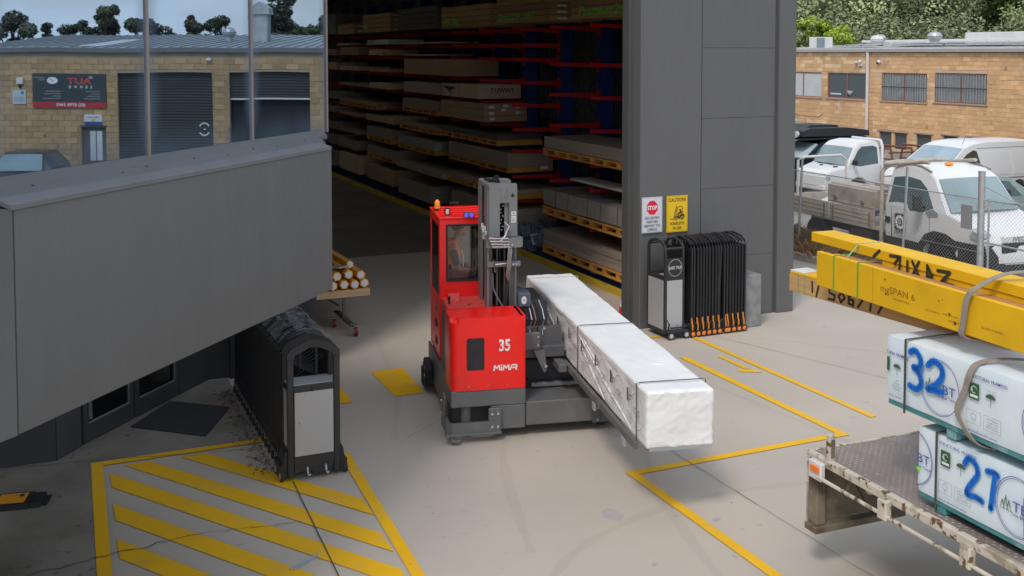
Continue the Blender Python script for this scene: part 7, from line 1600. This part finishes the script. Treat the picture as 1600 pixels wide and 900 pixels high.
# ---- wrapped packs
def tpack(label, a0, bfar, z0, z1, seed, wd=.72):
    t = thing('timber_pack', label, 'timber pack', (a0+.36, bfar-2.5, z0), A22)
    part('wrap', packmesh(a0, a0+wd, bfar-5.2, bfar, z0, z1, 10, 120, 8, .008, seed), wrapb, t)
    b = B(); b.box(a0+.015, a0+wd-.01, bfar-5.19, bfar-.015, z0-.04, z0+.01, .006); part('teal_base', b, teal, t)
    return t, Face((a0-.017, bfar, z0), (0, -1, 0))
prn = M('print_green_dark', (.06, .12, .07), .6); txg = M('print_grey', (.33, .35, .37), .7)
def tri(F, b, x, y, s, d): b.poly([F(x-s*.5, y, d), F(x+s*.5, y, d), F(x, y+s*1.2, d)])
def logo(t, F, cx, cy):
    decal('circle_print', t, navy_p, lambda b: (F.ring(b, cx, cy, .205, .225, .0055, .003, 44), F.ring(b, cx+.004, cy, .192, .212, .004, .003, 44, 60, 300)))
    decal('logo_print', t, navy_p, lambda b: (F.text(b, 'TBT', cx-.045, cy-.035, .105, .004, .0, 1.15), F.text(b, 'True Blue Timber', cx-.055, cy-.072, .035, .004, .008, 1.0)))
    decal('tree_print', t, prn, lambda b: [F.line(b, [(x-.02, cy-.05), (x, cy+.01+h), (x+.02, cy-.05), (x-.02, cy-.05)], .004, .0035) for x, h in ((cx-.135, 0), (cx-.105, .03), (cx-.075, .01))]+[F.line(b, [(x-.015, cy-.02), (x, cy+.03+h), (x+.015, cy-.02)], .004, .0038) for x, h in ((cx-.135, -.01), (cx-.105, .03), (cx-.075, .0))])
def block(t, F, x, top=.47):
    decal('print', t, navy_p, lambda b: (F.text(b, 'STRUCTURAL FRAMING', x, top-.035, .035, .0035, .012, 1.02), F.text(b, 'www.truebluetimber.com.au', x, .035, .026, .0035, .008, .98)))
    decal('badge', t, green_p, lambda b: F.rect(b, x+.02, x+.12, top-.20, top-.075, .0035)); decal('badge_print', t, white_print, lambda b: (F.ring(b, x+.072, top-.125, .028, .028, .005, .005, 14, 20, 300), F.line(b, [(x+.04, top-.14), (x+.05, top-.105), (x+.06, top-.14)], .005, .005), F.rect(b, x+.035, x+.11, top-.185, top-.165, .005)))
    def umb(b):
        F.line(b, [(x+.23, top-.15), (x+.23, top-.215)], .0045, .0035); b.poly([F(x+.23+.048*math.cos(R(q)), top-.152+.035*math.sin(R(q)), .004) for q in range(0, 181, 20)])
        for q in range(5): F.disc(b, x+.185+.022*q, top-.09-.008*(q % 2), .0035, .004, 5)
    decal('umbrella_print', t, prn, umb)
    def bx(b):
        for p, q in (((x+.0, .10), (x+.0, .20)), ((x+.14, .10), (x+.14, .20)), ((x, .10), (x+.14, .10)), ((x, .20), (x+.14, .20)), ((x+.17, .09), (x+.17, .2)), ((x+.33, .09), (x+.33, .2)), ((x+.17, .09), (x+.33, .09)), ((x+.17, .2), (x+.33, .2))): F.line(b, [p, q], .003, .0035)
        F.ring(b, x+.07, .155, .028, .028, .004, .004, 14); F.line(b, [(x+.07, .115), (x+.07, .14)], .004, .004)
        for k, s in enumerate(('100% Plantation', 'managed forest', 'product - cert.', 'PEFC CI/REG76')): F.text(b, s, x+.25, .172-.021*k, .02, .0035, .006, .9, 'CENTER')
    decal('small_print', t, txg, bx)
def spray(t, F, strokes, w_=.062):
    def sm(pts):
        out = []
        P = [Vector(p) for p in pts]
        for i in range(len(P)-1):
            p0, p1, p2, p3 = P[max(0, i-1)], P[i], P[i+1], P[min(len(P)-1, i+2)]
            for k in range(6):
                s = k/6; out.append(tuple(.5*((2*p1)+(-p0+p2)*s+(2*p0-5*p1+4*p2-p3)*s*s+(-p0+3*p1-3*p2+p3)*s**3)))
        out.append(tuple(P[-1])); return out
    for i, s in enumerate(strokes):
        decal('spray_haze', t, spray_bl, lambda b: F.line(b, sm(s), w_*1.4, .0055+.0001*i, True)); decal('spray_number', t, spray_b, lambda b: F.line(b, sm(s), w_, .0085+.0001*i, True))
t32, F = tpack('upper blue-white timber pack sprayed with a blue 32', 6.24, 7.0, 1.88, 2.43, 11)
logo(t32, F, .62, .27); logo(t32, F, 1.62, .27); block(t32, F, .90, .49); block(t32, F, -.12, .49) if False else None
decal('print', t32, navy_p, lambda b: (F.text(b, 'TURAL FRAMING', .02, .40, .035, .0035, .012, 1.0), F.text(b, 'timber.com.au', .06, .05, .026, .0035, .008, .95)))
decal('badge', t32, green_p, lambda b: F.rect(b, .028, .060, .255, .37, .0)); decal('umbrella_print', t32, prn, lambda b: (F.line(b, [(.15, .24), (.15, .30)], .004, .0035), b.poly([F(.15+.045*math.cos(R(q)), .30+.032*math.sin(R(q)), .004) for q in range(0, 181, 20)])))
decal('small_print', t32, txg, lambda b: [F.text(b, s, .15, .185-.024*k, .022, .0035, .006, .9, 'CENTER') for k, s in enumerate(('100%', 'Plantation', 'managed forest', 'CI/REG76'))])
spray(t32, F, [[(.30, .475), (.36, .50), (.42, .44), (.40, .37), (.34, .36), (.40, .33), (.43, .25), (.38, .19), (.30, .20)], [(.50, .42), (.56, .47), (.64, .44), (.65, .37), (.58, .28), (.50, .23), (.58, .24), (.66, .25)]], .044)
t21, F = tpack('lower blue-white timber pack sprayed with a blue 21', 6.29, 6.67, 1.20, 1.75, 23)
decal('circle_print', t21, navy_p, lambda b: (F.ring(b, -.03, .28, .215, .23, .0055, .003, 30, -80, 80), F.ring(b, -.03, .28, .205, .22, .004, .003, 30, -76, 70)))
decal('logo_print', t21, navy_p, lambda b: (F.text(b, 'BT', .012, .26, .105, .004, .0, 1.15), F.text(b, 'Blue Timber', .012, .215, .032, .004, .008, 1.0)))
logo(t21, F, 1.02, .27); block(t21, F, .25, .52)
spray(t21, F, [[(.52, .42), (.56, .475), (.63, .45), (.65, .38), (.60, .30), (.55, .22), (.56, .19), (.64, .20), (.70, .19)], [(.74, .44), (.80, .45), (.84, .44)], [(.815, .44), (.80, .32), (.785, .20), (.78, .17)], [(1.10, .36), (1.11, .1)]], .040)
decal('green_spot', t21, spray_g, lambda b: F.disc(b, -.0+.03, .20, .02, .0045, 12))
# straps, bearers
for t, a0, bf, z0, z1 in ((t32, 6.24, 7.0-.245, 1.88, 2.43), (t21, 6.29, 6.67-.225, 1.20, 1.75)):
    b = B(); e = .024; b.box(a0-e, a0-e+.004, bf-.011, bf+.011, z0-.05, z1+.012); b.box(a0-e, a0+.745, bf-.011, bf+.011, z1+.012, z1+.017); part('strap', b, strapd, t)
for k, bb in enumerate((6.25, 4.9, 3.5)):
    o = solo('timber_bearer', (lambda b: (b.box(6.27, 6.98, bb, bb+.10, 1.765, 1.838, .005), b)[1])(B()), teal, ['teal bearer between the two blue-white packs beneath the grey webbing', 'teal bearer between the packs nearer the camera', 'teal bearer between the packs at the frame edge'][k], 'bearer', (6.6, bb, 1.765), A22)
for k, bb in enumerate((6.38, 5.45, 4.2)):
    o = solo('timber_bearer', (lambda b: (b.box(6.31, 7.0, bb, bb+.09, 1.10, 1.157, .005), b)[1])(B()), teal, ['teal bearer under the far end of the lowest pack', 'teal bearer under the middle of the lowest pack', 'teal bearer under the lowest pack at the frame edge'][k], 'bearer', (6.6, bb, 1.1), A22)
# ---- yellow beams
def T2(x, y): return (x, y)
fbm = thing('beam_pack', 'tall yellow beam pack with stamped lettering lying on the blue-white packs', 'beam pack', (6.3, 6, 2.6), A20)
E0, Bf, Z0, Z1 = 6.13, 8.32, 2.605, 2.925
b = B(); b.box(E0, E0+.055, 2.6, Bf, Z0, Z1, .004); part('beam', b, lvl_y, fbm)
for k in range(5): b = B(); b.box(E0+.058+k*.048, E0+.104+k*.048, 2.5+.03*k, Bf-.14+.02*(k % 2), Z0+.005, Z1-.006-.004*(k % 3) if k < 3 else Z1-.09, .003); part('beam', b, timber_b, fbm)
F = Face((E0, Bf, Z0), (0, -1, 0))
for x in (.26, .60):
    b = B(); F.plate(b, x-.009, x+.009, -.01, Z1-Z0+.004, .001, .004); b.box(E0, E0+.32, Bf-x-.009, Bf-x+.009, Z1+.003, Z1+.006); part('green_strap', b, green_s, fbm)
decal('stamp', fbm, brown_p, lambda b: (F.text(b, 'mgSPAN 6', .90, .135, .085, .0025, .0, 1.15), F.text(b, 'Laminated Veneer', 1.06, .095, .028, .0025, .0, 1.0)))
decal('small_stamp', fbm, brown_p, lambda b: [F.text(b, s, x, y, .025, .0025, .0, 1.2) for s, x, y in (('LVL 63 AM 4', 1.45, .09), ('AS/NZS 4357', 1.65, .10), ('LAMINATED', 1.7, .06), ('GLUED A BOND', 2.05, .09))])
decal('scuff', fbm, M('scuff_brown', (.12, .05, .02), .8), lambda b: [F.disc(b, x, y, r, .0025, 9) for x, y, r in ((.96, .245, .009), (1.60, .20, .006), (1.64, .215, .005), (1.72, .12, .012), (1.78, .06, .015), (.97, .12, .010))])
decal('seam', fbm, brown_p, lambda b: F.line(b, [(.805, .0), (.80, .32)], .003, .0025))
up = thing('beam_pack', 'topmost yellow beam laid flat with black sprayed letters on its side', 'beam', (6.4, 6.4, 2.95), A20)
U0, Uf = 6.315, 8.66
b = B(); b.box(U0, U0+.27, 2.5, Uf, 2.955, 3.045, .005); part('beam', b, lvl_y, up)
b = B(); b.box(U0+.012, U0+.26, 2.5, Uf-1.02, 2.875, 2.952, .004); part('beam', b, lvl_y, up)
b = B(); b.box(U0+.05, U0+.28, 2.5, Uf-.62, 2.84, 2.872, .004); part('beam', b, timber_b, up)
b = B(); b.box(U0, U0+.272, Uf-.70-.008, Uf-.70+.008, 3.046, 3.050); b.box(U0-.004, U0-.001, Uf-.708, Uf-.692, 2.955, 3.05); b.obox((U0-.07, Uf-.72, 2.99), (.16, .014, .003), ry=-.75); part('green_strap', b, M('pale_green_strap', (.30, .55, .28), .5), up)
F = Face((U0-.001, Uf, 2.875), (0, -1, 0))
for i, p in enumerate(([(.92, .09), (1.0, .16)], [(1.14, .14), (1.26, .15), (1.2, .08)], [(1.26, .04), (1.27, .15)], [(1.36, .13), (1.36, .02)], [(1.42, .14), (1.50, .03)], [(1.50, .15), (1.43, .03)], [(1.60, .02), (1.60, .14), (1.66, .06), (1.60, .03)], [(1.72, .12), (1.86, .13), (1.76, .03), (1.9, .03)])): decal('sprayed_letter', up, spray_k, lambda b: F.line(b, p, .030, .003+.0003*i, True))
lo = thing('beam_pack', 'low timber pack with yellow top and black sprayed numbers beneath the tall yellow beam', 'beam pack', (7.5, 7, 2.38), R(27))
L0, Lf = 7.337, 8.203
for k in range(3): b = B(); b.box(L0+k*.075, L0+.073+k*.075, 5.6, Lf-(.0 if k < 2 else .02), 2.39, 2.565, .004); part('beam', b, timber, lo)
b = B(); b.box(L0, L0+.23, 5.6, Lf-.01, 2.568, 2.592, .003); part('beam', b, lvl_y, lo); b = B(); b.box(L0+.02, L0+.24, Lf-.18, Lf+.01, 2.5925, 2.60, .002); part('end_cover', b, M('white_cover', (.7, .68, .64), .7), lo)
F = Face((L0, Lf, 2.39), (0, -1, 0))
for i, p in enumerate(([(.335, .05), (.33, .15)], [(.39, .02), (.42, .13)], [(.64, .13), (.56, .135), (.57, .09), (.64, .08), (.63, .03), (.56, .03)], [(.72, .03), (.69, .08), (.73, .13), (.77, .08), (.72, .03)], [(.88, .14), (.82, .10), (.82, .04), (.88, .03), (.88, .08), (.83, .08)], [(.94, .12), (1.0, .11), (.94, .03)], [(1.10, .12), (1.09, .03)], [(1.18, .13), (1.24, .11), (1.19, .03)])): decal('sprayed_number', lo, spray_k, lambda b: F.line(b, p, .024, .0025+.0003*i, True))
for x in (.13, .22): b = B(); F.plate(b, x-.005, x+.005, .0, .2, .001, .004); part('green_strap', b, M('dull_green_strap', (.22, .36, .24), .6), lo)
# ---- grey webbing straps over the packs
def web(name, pts, wv, label, ang, n=.008):
    """ribbon along pts, width vector wv"""
    b = B(); wv = Vector(wv); P = [Vector(p) for p in pts]; S_ = []
    for i in range(len(P)-1):
        p0, p1, p2, p3 = P[max(0, i-1)], P[i], P[i+1], P[min(len(P)-1, i+2)]
        for k in range(6): s = k/6; S_.append(.5*((2*p1)+(-p0+p2)*s+(2*p0-5*p1+4*p2-p3)*s*s+(-p0+3*p1-3*p2+p3)*s**3))
    S_.append(P[-1]); vs = []
    for i, p in enumerate(S_):
        t = (S_[min(i+1, len(S_)-1)]-S_[max(0, i-1)]).normalized(); nn_ = t.cross(wv).normalized()*n/2; vs.append([b.bm.verts.new(p+q) for q in (wv/2+nn_, -wv/2+nn_, -wv/2-nn_, wv/2-nn_)])
    for a, c in zip(vs, vs[1:]):
        for k in range(4): b.bm.faces.new((a[k], a[(k+1) % 4], c[(k+1) % 4], c[k]))
    b.bm.faces.new(vs[0]); b.bm.faces.new(vs[-1])
    return solo(name, b, strapg, label, 'webbing strap', tuple(P[0]), ang)
web('webbing_strap', [(6.9, 6.05, 3.07), (6.6, 6.16, 3.12), (6.32, 6.25, 3.10), (6.13, 6.33, 2.99), (6.09, 6.38, 2.90), (6.095, 6.42, 2.70), (6.10, 6.44, 2.61), (6.15, 6.42, 2.575), (6.3, 6.35, 2.565)], (0, .055, .0), 'grey webbing strap pulled over the yellow beams', A20)
web('webbing_strap', [(6.80, 5.75, 2.47), (6.45, 5.95, 2.475), (6.27, 6.02, 2.45), (6.205, 6.05, 2.38), (6.20, 6.10, 2.22), (6.19, 6.16, 2.05), (6.20, 6.10, 1.93), (6.24, 6.02, 1.83), (6.33, 5.94, 1.80)], (0, .055, .0), 'grey webbing strap hanging twisted over the upper blue-white pack', A22)
